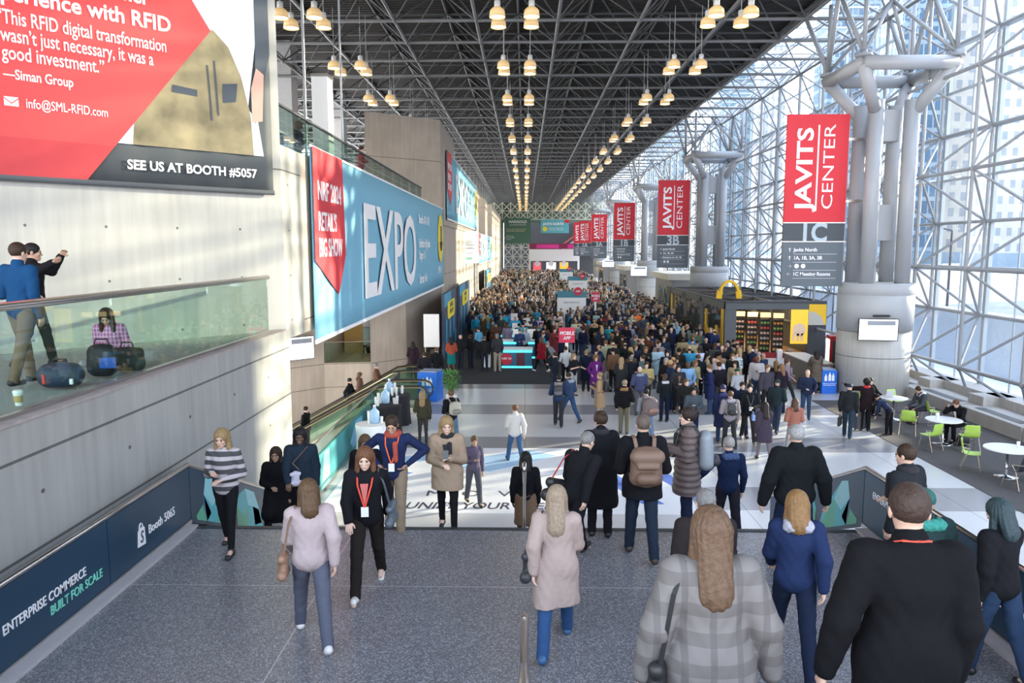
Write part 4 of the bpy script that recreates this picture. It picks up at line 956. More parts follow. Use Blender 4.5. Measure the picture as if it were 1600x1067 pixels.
# entrance vestibules beyond the shop
for i, y in enumerate((64, 92, 120)):
    t = thing('entrance_vestibule', f"grey entrance vestibule with pale lintel, {('nearest', 'middle', 'farthest')[i]} beyond the shop", 'vestibule', (12.2, y, 0), 0)
    g = MB(); g.box(0, .5, 0, 8, 0, 3.2); g.box(.5, 4.4, 7.6, 8, 0, 3.2); g.build('wall', M('vestibule_grey', (.26, .25, .25), .5), t)
    g = MB(); g.box(-.4, 4.6, -.3, 8.3, 3.2, 3.7); g.build('lintel', M('lintel_cream', (.60, .57, .48), .5), t)
    g = MB(); g.box(-.02, 0, 1, 3.5, 0, 2.6); g.box(-.02, 0, 4, 6.5, 0, 2.6); g.build('door_glass', glass_rail, t)

# ------------------------------------------------------------------ cafe tables and chairs
lime = M('lime_plastic', (.40, .60, .10), .4, amt=.03); chrome_g = M('gold_wire', (.45, .38, .28), .35, .8)
def cafe_table(x, y, r, label):
    t = thing('cafe_table', label, 'table', (x, y, .012), 0, 'round cafe tables')
    g = MB(); g.lathe([(r - .02, .71), (r, .72), (r, .74), (r - .01, .75)], n=40); g.build('table_top', white, t)
    g = MB(); g.lathe([(.29, 0), (.28, .015), (.08, .035), (.032, .06), (.032, .66), (.10, .70), (.10, .71)], n=28); g.build('pedestal', M('chrome', (.6, .62, .65), .15, 1.0), t, smooth=True)
    return t
cafe_table(12.57, 25.93, .44, 'round white cafe table with open laptop, the farthest of three'); cafe_table(12.46, 22.59, .50, 'round white cafe table with paper cup, middle of the three'); cafe_table(12.3, 19.28, .55, 'round white cafe table with papers at the right, the nearest of three')
def chair(mat, seatname='seat'):
    t = thing('cafe_chair', 'x', 'chair', (0, 0, .012)); n = 8
    g = MB(); vs_ = []; fs_ = []                                # one-piece shell, front = -y
    prof = [(-.21, .46), (-.19, .445), (-.1, .435), (.05, .43), (.14, .44), (.19, .49), (.215, .58), (.235, .72), (.25, .82)]
    for a, (y, z) in enumerate(prof):
        hw = .23 if a < 5 else .225 - .012 * (a - 5)
        for i in range(n + 1):
            s = -1 + 2 * i / n; vs_.append((s * hw, y - (.03 * s * s if a >= 5 else 0), z + (.02 * s * s if a < 5 else 0)))
    for a in range(len(prof) - 1):
        for i in range(n): k_ = a * (n + 1) + i; fs_.append((k_, k_ + 1, k_ + n + 2, k_ + n + 1))
    g.add(vs_, fs_); o = g.build('seat_shell', mat, t, smooth=True); o.modifiers.new('thick', 'SOLIDIFY').thickness = .016; sb = o.modifiers.new('sub', 'SUBSURF'); sb.levels = 1; sb.render_levels = 1
    for sx in (-1, 1):
        g = MB(); g.path([(sx * .2, -.15, .43), (sx * .24, -.23, .01), (sx * .24, .24, .01), (sx * .21, .1, .43), (sx * .25, .02, .60), (sx * .23, .2, .62)], .011, 6); g.build('wire_leg', chrome_g, t)
    g = MB(); g.tube((-.2, -.15, .425), (.2, -.15, .425), .011, 6); g.tube((-.23, .22, .62), (.23, .22, .62), .009, 6); g.build('cross_bar', chrome_g, t)
    return t
ch0 = chair(lime); kb = chair(M('black_shell', (.02, .02, .025), .4))
spots = [(12.0, 23.75, 150, 'lime chair standing alone left of the middle cafe table, its seat facing out'), (11.75, 21.9, 205, 'lime chair seen from behind at the near left of the middle cafe table'),
         (12.75, 21.75, 170, 'lime chair seen from behind at the near right of the middle cafe table'), (11.75, 19.9, 60, 'lime chair at the left of the nearest cafe table'),
         (13.45, 25.2, 95, 'lime chair under the seated man in grey suit'), (13.1, 26.9, 20, 'lime chair at the far side of the farthest cafe table'), (13.35, 22.95, 65, 'lime chair under the seated man in black suit')]
for i, (x, y, a, lb) in enumerate(spots):
    o = ch0 if i == 0 else copy_tree(ch0); o.location = (x, y, .012); o.rotation_euler.z = R(a); o['label'] = lb; o['group'] = 'wire-legged shell chairs'
kb.location = (12.0, 18.35, .012); kb.rotation_euler.z = R(200); kb['label'] = 'black shell chair with gold wire legs at the nearest cafe table'; kb['group'] = 'wire-legged shell chairs'
def cup(x, y, z, label, body=None, sleeve=True, s=1.0):
    t = thing('paper_cup', label, 'cup', (x, y, z))
    g = MB(); g.lathe([(.028 * s, 0), (.042 * s, .12 * s)], n=16); g.build('body', body or white, t, smooth=False)
    if sleeve: g = MB(); g.lathe([(.034 * s, .03 * s), (.041 * s, .095 * s), (.042 * s, .095 * s)], n=16); g.build('sleeve', M('kraft_sleeve', (.45, .30, .12), .7), t)
    g = MB(); g.lathe([(.046 * s, .12 * s), (.046 * s, .13 * s), (.038 * s, .145 * s)], n=16); g.build('lid', white, t)
cup(12.28, 22.62, .765, 'white paper cup on the middle cafe table', sleeve=False, s=1.25)
cup(12.6, 19.35, .765, 'white paper cup on the nearest cafe table', sleeve=False)
t = thing('laptop', 'open silver laptop on the farthest cafe table', 'laptop', (12.38, 26.1, .765), 200)
g = MB(); g.box(-.17, .17, -.12, .12, 0, .015); g.build('base', M('laptop_silver', (.6, .6, .62), .35, .5), t); g = MB(); g.bar((0, .12, .01), (0, .20, .23), .34, .01); g.build('screen', M('laptop_silver', (.6, .6, .62), .35, .5), t)
g = MB(); g.box(-.15, .06, -.12, .1, 0, .004); g.box(.08, .25, -.1, .12, 0, .003); o = g.build('paper_sheets', M('paper', (.85, .85, .85), .7)); o.location = (12.15, 19.2, .765); tag(o, 'loose paper sheets on the nearest cafe table', 'paper')
t = thing('trolley_suitcase', 'dark grey trolley suitcase with raised handle beside the bending person', 'suitcase', (10.75, 24.35, .012), 20)
g = MB(); g.box(-.2, .2, -.13, .13, .05, .62); g.build('shell', M('suitcase_grey', (.06, .065, .075), .45), t, bevel=.03)
g = MB(); g.path([(-.12, .1, .6), (-.12, .1, 1.02), (.12, .1, 1.02), (.12, .1, .6)], .012, 6); g.build('handle', M('chrome', (.6, .62, .65), .15, 1.0), t)
for sx in (-1, 1): g = MB(); g.tube((sx * .15, 0, .03), (sx * .18, 0, .03), .03, 10); g.build('wheel', black, t)

# ------------------------------------------------------------------ water tables at the escalator guard
def water_table(x, y, r, cloth, label, cups):
    t = thing('draped_table', label, 'table', (x, y, 0), 0, 'draped water tables')
    g = MB(); n = 40; prof = [(r * 1.02, 0), (r * .98, .3), (r * .95, .7), (r, .98), (r * .98, 1.0)]; vs_ = []; fs_ = []
    for a, (rr, z) in enumerate(prof):
        for i in range(n): th = 2 * math.pi * i / n; q = rr * (1 + (.05 * math.sin(th * 9) * (1 - a / 4))); vs_.append((q * math.cos(th), q * math.sin(th), z))
    for a in range(4):
        for i in range(n): fs_.append((a * n + i, a * n + (i + 1) % n, (a + 1) * n + (i + 1) % n, (a + 1) * n + i))
    fs_.append(tuple(range(4 * n, 5 * n))); g.add(vs_, fs_); g.build('tablecloth', cloth, t, smooth=False)
    for i in range(cups):
        a = random.random() * 6.28; q = math.sqrt(random.random()) * r * .8; hh = random.choice((.18, .26, .34))
        g = MB(); g.lathe([(.035, 0), (.045, hh), (.03, hh)], n=10); o = g.build('cup_stack', white); o.location = (x + q * math.cos(a), y + q * math.sin(a), 1.0)
        tag(o, f'stack of white paper cups on the {label.split(",")[1].strip()}', 'cups', 'paper cup stacks on the draped tables')
water_table(-4.25, 20.7, .42, M('white_cloth', (.8, .8, .8), .8), 'white draped round table for water cups, nearest draped table', 5)
water_table(-4.3, 23.3, .48, M('black_cloth', (.015, .015, .018), .9), 'black draped round table for water cups, middle draped table', 9)
water_table(-4.25, 25.0, .45, MATS['black_cloth'], 'black draped round table for water cups, farthest draped table', 8)
for i, (x, y) in enumerate(((-4.15, 20.8), (-4.5, 25.1), (-4.35, 23.55))):
    t = thing('water_jug', f"clear blue water jug on the {('nearest', 'farthest', 'middle')[i]} draped table", 'jug', (x, y, 1.0))
    g = MB(); g.lathe([(.12, 0), (.13, .05), (.13, .32), (.05, .40), (.035, .46)], n=20); g.build('bottle', M('jug_blue', (.35, .55, .75), .15), t, smooth=True)
    g = MB(); g.lathe([(.04, .46), (.04, .5)], n=12); g.build('cap', white, t)
t = thing('potted_plant', 'leafy green potted plant beside the blue water station', 'plant', (-2.75, 28.3, 0))
g = MB(); g.lathe([(.16, 0), (.22, .35), (.20, .35), (.18, .30)], n=20); g.build('pot', white, t)
g = MB(); random.seed(3)
for i in range(260):
    a = random.random() * 6.28; e = random.random(); rr = .32 * math.sqrt(random.random()); z = .5 + .75 * e; p = Vector((rr * math.cos(a), rr * math.sin(a), z))
    d = Vector((math.cos(a), math.sin(a), .3 + random.random())).normalized() * .16; s = Vector((-math.sin(a), math.cos(a), 0)) * .035
    g.add([p, p + d * .5 + s, p + d, p + d * .5 - s], [(0, 1, 2, 3)])
g.build('leaves', M('plant_green', (.10, .30, .07), .6, amt=.3), t)
g = MB()
for i in range(7): a = i * .9; g.tube((0, 0, .3), (.22 * math.cos(a), .22 * math.sin(a), 1.1), .012, 5)
g.build('stem', M('stem_brown', (.12, .09, .04), .7), t)

# ------------------------------------------------------------------ things outside beyond the glass
g = MB(); g.box(17.6, 400, -60, 600, -.35, -.2); struct('ground', g, M('street', (.17, .175, .19), .8, amt=.25, scale=.3))
g = MB(); g.box(21.5, 22.0, 18, 60, -.2, 2.8); g.box(19.0, 25.0, 20, 160, -.2, -.05)
struct('kerb_wall', g, M('pale_plaza', (.62, .66, .72), .7))
def tower(label, px, Y, wpx, H, mat, depth=18, az=0.0, rooftop=True):
    x0 = bearing(px, 300).x * Y; w = wpx / 1200 * Y
    t = thing('office_tower', label, 'building', (x0 + w / 2, Y + depth / 2, -.2), az)
    g = MB(); g.box(-w / 2, w / 2, -depth / 2, depth / 2, 0, H); g.build('facade', mat, t)
    g = MB(); g.box(-w / 2 - .4, w / 2 + .4, -depth / 2 - .4, depth / 2 + .4, 0, 4.5); g.build('base_storey', M('base_glass', (.12, .18, .24), .2), t)
    if rooftop: g = MB(); g.box(-w / 4, w / 4, -depth / 4, depth / 4, H, H + 5); g.build('roof_plant', M('roof_grey', (.4, .4, .42), .7), t)
gl_blue = WINDOWS('facade_blue', (.16, .22, .28), (.045, .09, .15), 2.6, 6.4, .8, .75)
gl_pale = WINDOWS('facade_pale', (.26, .25, .23), (.13, .15, .18), 4.6, 6.3, .5, .55)
gl_teal = WINDOWS('facade_teal', (.17, .22, .25), (.05, .12, .17), 4.2, 6.6, .85, .7)
tower('tall blue glass tower outside, behind the nearest drum column', 1395, 300, 80, 230, gl_blue); tower('pale stone tower outside with small windows, right of the blue glass tower', 1478, 320, 46, 210, gl_pale)
tower('white gridded apartment tower outside at the far right', 1560, 250, 120, 110, WINDOWS('facade_white', (.27, .27, .27), (.13, .16, .19), 3.6, 5.0, .45, .5))
tower('blue glass tower outside beyond the second drum column', 1120, 420, 52, 110, gl_teal); tower('low pale building across the street outside', 1250, 230, 110, 26, gl_pale); tower('low blue glass building across the street outside', 1350, 210, 60, 22, gl_blue)
tower('broad pale blue glass tower outside above the street, left of the blue glass tower', 1285, 380, 75, 300, gl_blue); tower('stepped grey tower outside seen between the hall banners', 1180, 620, 40, 190, gl_pale)
tower('slim teal tower outside above the hanging banners', 1010, 520, 60, 150, gl_teal)
# two unseen slabs outside right, added to shade the hall from the low sun
for i, (yc, L, lb) in enumerate(((80.6, 30, 'unseen brick-coloured block added outside to shade the hall, farther along the street'), (4.1, 90, 'unseen brick-coloured block added outside to shade the hall, level with the stairs'))):
    t = thing('sun_shade_block', lb, 'building', (72, yc, -.2), 28)
    g = MB(); g.box(0, 14, -L / 2, L / 2, 0, 48); g.build('facade', WINDOWS('facade_brick', (.42, .36, .32), (.18, .22, .27), 2.4, 3.2, .5, .55), t)
    g = MB(); g.box(2, 9, -6, 6, 48, 52); g.build('roof_plant', M('roof_grey', (.4, .4, .42), .7), t)
def car(x, y, col, label, rz=90, van=False):
    t = thing('parked_van' if van else 'parked_car', label, 'van' if van else 'car', (x, y, -.2), rz)
    L, W, H = (5.2, 1.95, 2.1) if van else (4.5, 1.8, 1.42)
    prof = [(-L / 2, .35), (-L / 2, .85), (-L * .36, .95), (-L * .2, H), (L * .28 if not van else L * .48, H), (L * .42, .98), (L / 2, .9), (L / 2, .35)]
    g = MB(); g.slab(prof, lambda u, v, w: (u, w - W / 2, v), W); g.build('car_body', M('car_' + label.split()[0], col, .3), t, bevel=.06)
    g = MB(); g.slab([(-L * .33, 1.0), (-L * .19, H - .08), (L * .26, H - .08), (L * .38, 1.0)], lambda u, v, w: (u, w - W / 2 - .01, v), W + .02); g.build('windows', M('car_glass', (.03, .04, .05), .1), t)
    for sx in (-.32, .32):
        for sy in (-1, 1): g = MB(); g.tube((L * sx, sy * W / 2 - .1, .33), (L * sx, sy * W / 2 + .1, .33), .33, 18); g.build('wheel', black, t)
car(25, 62, (.75, .76, .78), 'white car parked outside beyond the glass', 95); car(27, 48, (.30, .33, .36), 'grey car parked outside, the nearest to the glass wall', 95); car(30, 78, (.10, .16, .30), 'navy van standing outside beyond the glass', 95, True); car(38, 96, (.6, .6, .6), 'silver van standing farther outside along the street', 95, True)
for i, (x, y) in enumerate(((24, 44), (26, 70), (30, 100))):
    t = thing('street_lamp', f"street lamp outside beyond the glass, {('nearest', 'middle', 'farthest')[i]}", 'lamp', (x, y, -.2), 0, 'street lamps outside')
    g = MB(); g.tube((0, 0, 0), (0, 0, 7), .09, 8, r2=.05); g.tube((0, 0, 7), (-1.4, 0, 7.3), .045, 6); g.build('pole', dark_metal, t)
    g = MB(); g.box(-1.9, -1.3, -.12, .12, 7.22, 7.34); g.build('lamp_head', grey_steel, t)
# ------------------------------------------------------------------ bodies and clothes: one smooth surface from blended volumes
def surface(prims, h, cuts=(), disp=None):
    """prims: ('c', p, q, rp, rq, k[, squash]) tapered limb, ('e', c, radii, k[, Rot]) ellipsoid, ('-e', ...) carved away; cuts: (axis, value, sign)"""
    lo = np.array([1e9] * 3); hi = -lo
    for p in prims:
        if p[0] == 'c':
            m = max(p[3], p[4]); lo = np.minimum(lo, np.minimum(p[1], p[2]) - m); hi = np.maximum(hi, np.maximum(p[1], p[2]) + m)
        elif p[0] == 'e':
            m = max(p[2]); lo = np.minimum(lo, np.array(p[1]) - m); hi = np.maximum(hi, np.array(p[1]) + m)
    lo = lo - 3 * h; n = np.ceil((hi + 3 * h - lo) / h).astype(int) + 1
    ax = [lo[i] + h * np.arange(n[i]) for i in range(3)]
    Fd = np.full(n, 0.5, dtype=np.float32)
    for p in prims:
        if p[0] == 'c':
            a = np.array(p[1], float); b = np.array(p[2], float); ra, rb, k = p[3], p[4], p[5]; sq = p[6] if len(p) > 6 else None
            m = max(ra, rb) + k + 3 * h; l0 = np.minimum(a, b) - m; h0 = np.maximum(a, b) + m
        else:
            c = np.array(p[1], float); rr = np.array(p[2], float); k = p[3]; m = max(rr) + k + 3 * h; l0 = c - m; h0 = c + m
        i0 = np.maximum(((l0 - lo) / h).astype(int), 0); i1 = np.minimum(((h0 - lo) / h).astype(int) + 2, n)
        if (i1 <= i0).any(): continue
        X = ax[0][i0[0]:i1[0]][:, None, None]; Y = ax[1][i0[1]:i1[1]][None, :, None]; Z = ax[2][i0[2]:i1[2]][None, None, :]
        if p[0] == 'c':
            d = b - a; L = d @ d + 1e-9
            if sq:                                              # flattened front to back
                t = np.clip(((X - a[0]) * d[0] + (Y - a[1]) * d[1] + (Z - a[2]) * d[2]) / L, 0, 1)
                D = np.sqrt((X - a[0] - t * d[0]) ** 2 + ((Y - a[1] - t * d[1]) / sq) ** 2 + (Z - a[2] - t * d[2]) ** 2) - (ra + (rb - ra) * t)
            else:
                t = np.clip(((X - a[0]) * d[0] + (Y - a[1]) * d[1] + (Z - a[2]) * d[2]) / L, 0, 1)
                D = np.sqrt((X - a[0] - t * d[0]) ** 2 + (Y - a[1] - t * d[1]) ** 2 + (Z - a[2] - t * d[2]) ** 2) - (ra + (rb - ra) * t)
        else:
            x, y, z = X - c[0], Y - c[1], Z - c[2]
            if len(p) > 4 and p[4] is not None:
                Rm = np.array(p[4]); x, y, z = (Rm[0, 0] * x + Rm[1, 0] * y + Rm[2, 0] * z, Rm[0, 1] * x + Rm[1, 1] * y + Rm[2, 1] * z, Rm[0, 2] * x + Rm[1, 2] * y + Rm[2, 2] * z)
            k0 = np.sqrt((x / rr[0]) ** 2 + (y / rr[1]) ** 2 + (z / rr[2]) ** 2)
            k1 = np.sqrt((x / rr[0] ** 2) ** 2 + (y / rr[1] ** 2) ** 2 + (z / rr[2] ** 2) ** 2) + 1e-6
            D = k0 * (k0 - 1) / k1
        S = Fd[i0[0]:i1[0], i0[1]:i1[1], i0[2]:i1[2]]
        if p[0] == '-e':
            D = -D; q = np.maximum(k - np.abs(S - D), 0) / k; Fd[i0[0]:i1[0], i0[1]:i1[1], i0[2]:i1[2]] = np.maximum(S, D) + q * q * k / 4
        else:
            q = np.maximum(k - np.abs(S - D), 0) / k; Fd[i0[0]:i1[0], i0[1]:i1[1], i0[2]:i1[2]] = np.minimum(S, D) - q * q * k / 4
    if disp is not None: Fd += disp(ax[0][:, None, None], ax[1][None, :, None], ax[2][None, None, :]).astype(np.float32)
    for a, v, s in cuts:
        sh = [1, 1, 1]; sh[a] = -1; Fd = np.maximum(Fd, ((v - ax[a]) * s).reshape(sh))
    Fd[0] = Fd[-1] = .5; Fd[:, 0] = Fd[:, -1] = .5; Fd[:, :, 0] = Fd[:, :, -1] = .5
    s = Fd < 0
    c8 = [s[i:i - 1 or None, j:j - 1 or None, k:k - 1 or None] if 0 else s[i:n[0] - 1 + i, j:n[1] - 1 + j, k:n[2] - 1 + k] for i in (0, 1) for j in (0, 1) for k in (0, 1)]
    cnt = sum(c.astype(np.int8) for c in c8); act = (cnt > 0) & (cnt < 8)
    idx = np.argwhere(act)
    if len(idx) == 0: return np.zeros((0, 3)), np.zeros((0, 4), int)
    vid = np.full(act.shape, -1, dtype=np.int32); vid[tuple(idx.T)] = np.arange(len(idx))
    acc = np.zeros((len(idx), 3)); w = np.zeros(len(idx))
    off = [np.array((i, j, k)) for i in (0, 1) for j in (0, 1) for k in (0, 1)]
    val = [Fd[tuple((idx + o).T)] for o in off]
    for a in range(8):
        for b in range(a + 1, 8):
            if np.abs(off[a] - off[b]).sum() != 1: continue
            va, vb = val[a], val[b]; m = (va < 0) != (vb < 0); t = np.where(m, va / np.where(va == vb, 1, va - vb), 0)
            acc += np.where(m[:, None], off[a] + t[:, None] * (off[b] - off[a]), 0); w += m
    V = lo + h * (idx + acc / w[:, None])
    Q = []
    for d in range(3):
        e1, e2 = [(1, 2), (2, 0), (0, 1)][d]
        sl0 = [slice(1, -1)] * 3; sl0[d] = slice(0, -1); sl1 = list(sl0); sl1[d] = slice(1, None)
        A, B = s[tuple(sl0)], s[tuple(sl1)]; m = np.argwhere(A != B)
        if not len(m): continue
        fl = A[tuple(m.T)]; base = m.copy(); o1 = np.zeros(3, int); o1[e1] = 1; o2 = np.zeros(3, int); o2[e2] = 1
        base = m + np.array([1 if i != d else 0 for i in range(3)])
        g = lambda q: vid[tuple(q.T)]
        q = np.stack([g(base - o1 - o2), g(base - o2), g(base), g(base - o1)], 1)
        q[~fl] = q[~fl][:, ::-1]; Q.append(q)
    Q = np.concatenate(Q); Q = Q[(Q >= 0).all(1)]
    return V, Q
def mesh_from(name, V, Q, mat):
    me = bpy.data.meshes.new(name); me.vertices.add(len(V)); me.vertices.foreach_set('co', V.astype(np.float32).ravel())
    me.loops.add(len(Q) * 4); me.loops.foreach_set('vertex_index', Q.astype(np.int32).ravel())
    me.polygons.add(len(Q)); me.polygons.foreach_set('loop_start', np.arange(0, len(Q) * 4, 4, dtype=np.int32)); me.polygons.foreach_set('loop_total', np.full(len(Q), 4, dtype=np.int32))
    me.update(calc_edges=True); me.polygons.foreach_set('use_smooth', np.ones(len(Q), dtype=bool))
    if mat: me.materials.append(mat)
    return me
def ob(name, me, parent):
    o = bpy.data.objects.new(name, me); COL.objects.link(o); o.parent = parent; return o

ARMS = dict(hang=((.11, .03, -.27), (.16, -.02, -.52)), down=((.05, .02, -.29), (.05, -.05, -.54)), fwd=((.04, -.10, -.26), (.0, -.30, -.40)), back=((.05, .14, -.24), (.05, .13, -.49)), phone=((.05, -.02, -.29), (-.10, -.25, -.20)),
            clasp=((.07, .01, -.29), (-.12, -.21, -.30)), hips=((.22, .09, -.19), (.0, -.07, -.34)), point=((.22, -.10, -.02), (.42, -.26, .08)), strap=((.05, .02, -.28), (-.07, -.17, -.12)),
            head=((.12, -.20, -.10), (-.06, -.26, .14)), raise_=((.10, -.22, -.05), (-.02, -.34, .16)), table=((.06, -.12, -.26), (-.05, -.34, -.24)), out=((.20, .04, -.20), (.34, -.05, -.38)), desk=((.05, -.20, -.20), (.0, -.44, -.22)),
            pocket=((.12, .10, -.26), (.04, -.08, -.42)))
LEGS = dict(stand=((2, 3), (-2, 2)), shift=((6, 8), (-3, 1)), walk=((26, 8), (-20, 12)), walk2=((-20, 12), (26, 8)), stride=((14, 4), (-14, 8)), step=((48, 55), (-6, 6)), step2=((-6, 6), (48, 55)), sit=((86, 88), (84, 84)), floor=((62, 130), (62, 130)))
def skeleton(H, arms, legs, lean, fem, head_tilt, head_turn=0):
    s = H / 1.75; J = {}
    sp = 0.16 if legs == 'floor' else (.06 if legs == 'sit' else .02)
    def leg(sx, fk):
        f, b = R(fk[0]), R(fk[1]); hip = np.array([sx * .09, 0, 0]); kx = .5 if legs == 'floor' else sp
        kn = hip + .43 * np.array([sx * kx, -math.sin(f), -math.cos(f) if legs != 'floor' else -.12]); a = f - b
        an = kn + .42 * np.array([sx * .02 if legs != 'floor' else -sx * .8, -math.sin(a) if legs != 'floor' else .15, -math.cos(a) if legs != 'floor' else -.05])
        return hip, kn, an
    J['hl'], J['kl'], J['al'] = leg(1, LEGS[legs][0]); J['hr'], J['kr'], J['ar'] = leg(-1, LEGS[legs][1])
    low = min(J['al'][2], J['ar'][2]) - .085
    if legs == 'floor': low = -.13
    for k in list(J): J[k] = J[k] - np.array([0, 0, low])
    pel = np.array([0, 0, -low]); a = R(lean)
    Rm = np.array([[1, 0, 0], [0, math.cos(a), -math.sin(a)], [0, math.sin(a), math.cos(a)]])   # tilts +z toward -y for positive lean
    Rm = np.array([[1, 0, 0], [0, math.cos(a), -math.sin(a)], [0, math.sin(a), math.cos(a)]])
    T = lambda v: pel + Rm @ np.array(v, float)
    J['pel'] = pel; J['R'] = Rm; J['T'] = T
    sw = .165 if fem else .19
    for sx, n, ar in ((1, 'l', arms[0]), (-1, 'r', arms[1])):
        sh = T((sx * sw, .01, .465)); e, w = ARMS[ar]
        R2 = Rm if lean < 40 else np.eye(3)
        J['s' + n] = sh; J['e' + n] = sh + R2 @ np.array([sx * e[0], e[1], e[2]]); J['w' + n] = sh + R2 @ np.array([sx * w[0], w[1], w[2]])
    J['nk'] = T((0, .015, .52)); hd = R(head_tilt); hv = Rm @ np.array([0, -math.sin(hd) * .9, math.cos(hd)])
    J['hd'] = J['nk'] + hv * .155 + np.array([0, -.012, 0]); J['s'] = s
    c, q = math.cos(R(head_turn)), math.sin(R(head_turn)); at = a * .6 + hd
    J['HR'] = np.array([[c, -q, 0], [q, c, 0], [0, 0, 1]]) @ np.array([[1, 0, 0], [0, math.cos(at), -math.sin(at)], [0, math.sin(at), math.cos(at)]])
    return J
def hand_prims(J, n, sx, fine):
    w = J['w' + n]; d = w - J['e' + n]; d /= np.linalg.norm(d)
    ref = np.array([0, -1., 0]) if abs(d[1]) < .7 else np.array([-sx, 0, 0.])
    s = ref - d * (ref @ d); s /= np.linalg.norm(s); nn = np.cross(d, s)
    if nn @ np.array([-sx, 0, -.3]) < 0: nn = -nn
    P = [('c', w, w + d * .07, .024, .030, .01, None)]
    if not fine: return [('c', w, w + d * .13, .028, .022, .01)]
    P = [('c', w + s * .012, w + d * .075 + s * .024, .019, .017, .012), ('c', w - s * .012, w + d * .072 - s * .022, .019, .016, .012), ('c', w, w + d * .075, .02, .018, .012)]
    L = (.038, .044, .041, .032)
    for i in range(4):
        b = w + d * (.08 - .004 * abs(i - 1.2)) + s * (.031 - i * .0205); m = b + (d * .92 + nn * .30) * L[i]; e = m + (d * .6 + nn * .75) * L[i] * .8
        P += [('c', b, m, .0098, .0090, .003), ('c', m, e, .0090, .0078, .003)]
    b = w + d * .025 + s * .028; m = b + (d * .62 + s * .62 + nn * .3) * .042; e = m + (d * .9 + s * .2 + nn * .35) * .030
    P += [('c', b, m, .0125, .0105, .006), ('c', m, e, .0105, .0085, .003)]
    return P
def person(label, x, y, z=0.0, face=0.0, H=1.75, fem=False, arms=('down', 'down'), legs='stand', lean=2, tilt=3, turn=0, skin=(.55, .34, .25), hair=('short', (.04, .025, .015)),
           top=('jacket', (.02, .02, .025)), bottom=('trousers', (.02, .025, .04)), shoes=(.02, .02, .02), extra=(), res=1.0, topmat=None, group=None, lanyard=None, big=1.0, lower=None):
    t = thing('person', label, 'person', (x, y, z), face, group)
    J = skeleton(H, arms, legs, lean, fem, tilt, turn); T, Rm, HR = J['T'], J['R'], J['HR']
    fine = res < 1.3; h = .0075 * res; hc = .011 * res; s = J['s']; B = big
    key = lambda k: M(k + '_%d_%d_%d' % tuple(int(255 * c) for c in M_c), M_c, .8, amt=.12, scale=14)
    hd = J['hd']; HT = lambda v: hd + HR @ np.array(v, float)
    # --- body: one continuous surface
    P = [('e', T((0, 0, .03)), (.155, .105, .12), .05, Rm), ('e', T((0, -.005, .18)), (.128, .09, .14), .05, Rm), ('e', T((0, .0, .34)), (.15 if fem else .165, .105, .17), .05, Rm),
         ('c', T((-.11, .01, .455)), T((.11, .01, .455)), .062, .062, .05), ('c', J['nk'] - Rm @ np.array([0, 0, .05]), HT((0, .015, -.05)), .055 if not fem else .048, .052 if not fem else .045, .03)]
    for n in 'lr':
        P += [('c', J['h' + n], J['k' + n], .082, .052, .03), ('c', J['k' + n], J['a' + n], .052, .036, .02)]
        a = J['a' + n]; P.append(('c', a, a + np.array([0, -.13, -.05]), .034, .028, .02))
        P += [('c', J['s' + n], J['e' + n], .048, .038, .03), ('c', J['e' + n], J['w' + n], .038, .025, .02)]
        P += hand_prims(J, n, 1 if n == 'l' else -1, fine)
    P += [('e', HT((0, .012, .02)), (.074, .092, .092), .02, HR), ('e', HT((0, -.030, -.045)), (.055, .058, .068), .03, HR), ('c', HT((0, -.07, -.092)), HT((0, -.05, -.088)), .022, .03, .025)]
    if fine:
        P += [('c', HT((0, -.082, .008)), HT((0, -.104, -.030)), .008, .0125, .010), ('c', HT((-.03, -.083, .022)), HT((.03, -.083, .022)), .010, .010, .012),
              ('c', HT((-.018, -.088, -.062)), HT((.018, -.088, -.062)), .0075, .0075, .008), ('c', HT((-.036, -.07, -.022)), HT((-.038, -.06, -.026)), .018, .018, .02), ('c', HT((.036, -.07, -.022)), HT((.038, -.06, -.026)), .018, .018, .02),
              ('-e', HT((-.031, -.098, .002)), (.017, .014, .012), .008), ('-e', HT((.031, -.098, .002)), (.017, .014, .012), .008)]
        for sx in (-1, 1): P.append(('e', HT((sx * .078, .012, -.01)), (.010, .020, .032), .006, HR))
    V, Q = surface(P, h); V = V * s
    skm = M('skin_%d' % int(skin[0] * 1000), skin, .55, amt=.06, scale=9)
    bo = ob('body', mesh_from('body', V, Q, skm), t)
    if fine:
        for sx in (-1, 1):
            g = MB(); g.lathe([(.001, -.011), (.008, -.008), (.011, 0), (.008, .008), (.001, .011)], c=tuple(HT((sx * .031, -.084, .002)) * s), n=10); g.build('eye', M('eye_dark', (.03, .022, .02), .25), bo, smooth=True)
        g = MB(); a_, b_ = HT((-.022, -.0945, -.064)) * s, HT((.022, -.0945, -.064)) * s; g.tube(a_, b_, .0055, 6); g.build('mouth', M('lips', (.38, .13, .11), .5), bo)
        g = MB()
        for sx in (-1, 1): g.tube(HT((sx * .016, -.094, .024)) * s, HT((sx * .046, -.084, .026)) * s, .004, 5)
        g.build('eyebrows', M('brow', tuple(c * .8 for c in hair[1]), .8), bo)
    # --- top garment
    kind, col = top; ex = dict(sweater=.010, jacket=.024, coat=.026, puffer=.040, blazer=.020, shirt=.008)[kind] * B
    tm = topmat or M('cloth_%02x%02x%02x' % tuple(int(255 * min(1, c)) for c in col), tuple(c * .78 for c in col), .9 if kind != 'puffer' else .55, amt=.10, scale=22, bump=.35, spec=.12 if kind != 'puffer' else .35)
    hem = dict(sweater=-.10, jacket=-.14, coat=-.46, puffer=-.14, blazer=-.16, shirt=-.10)[kind] if lower is None else lower
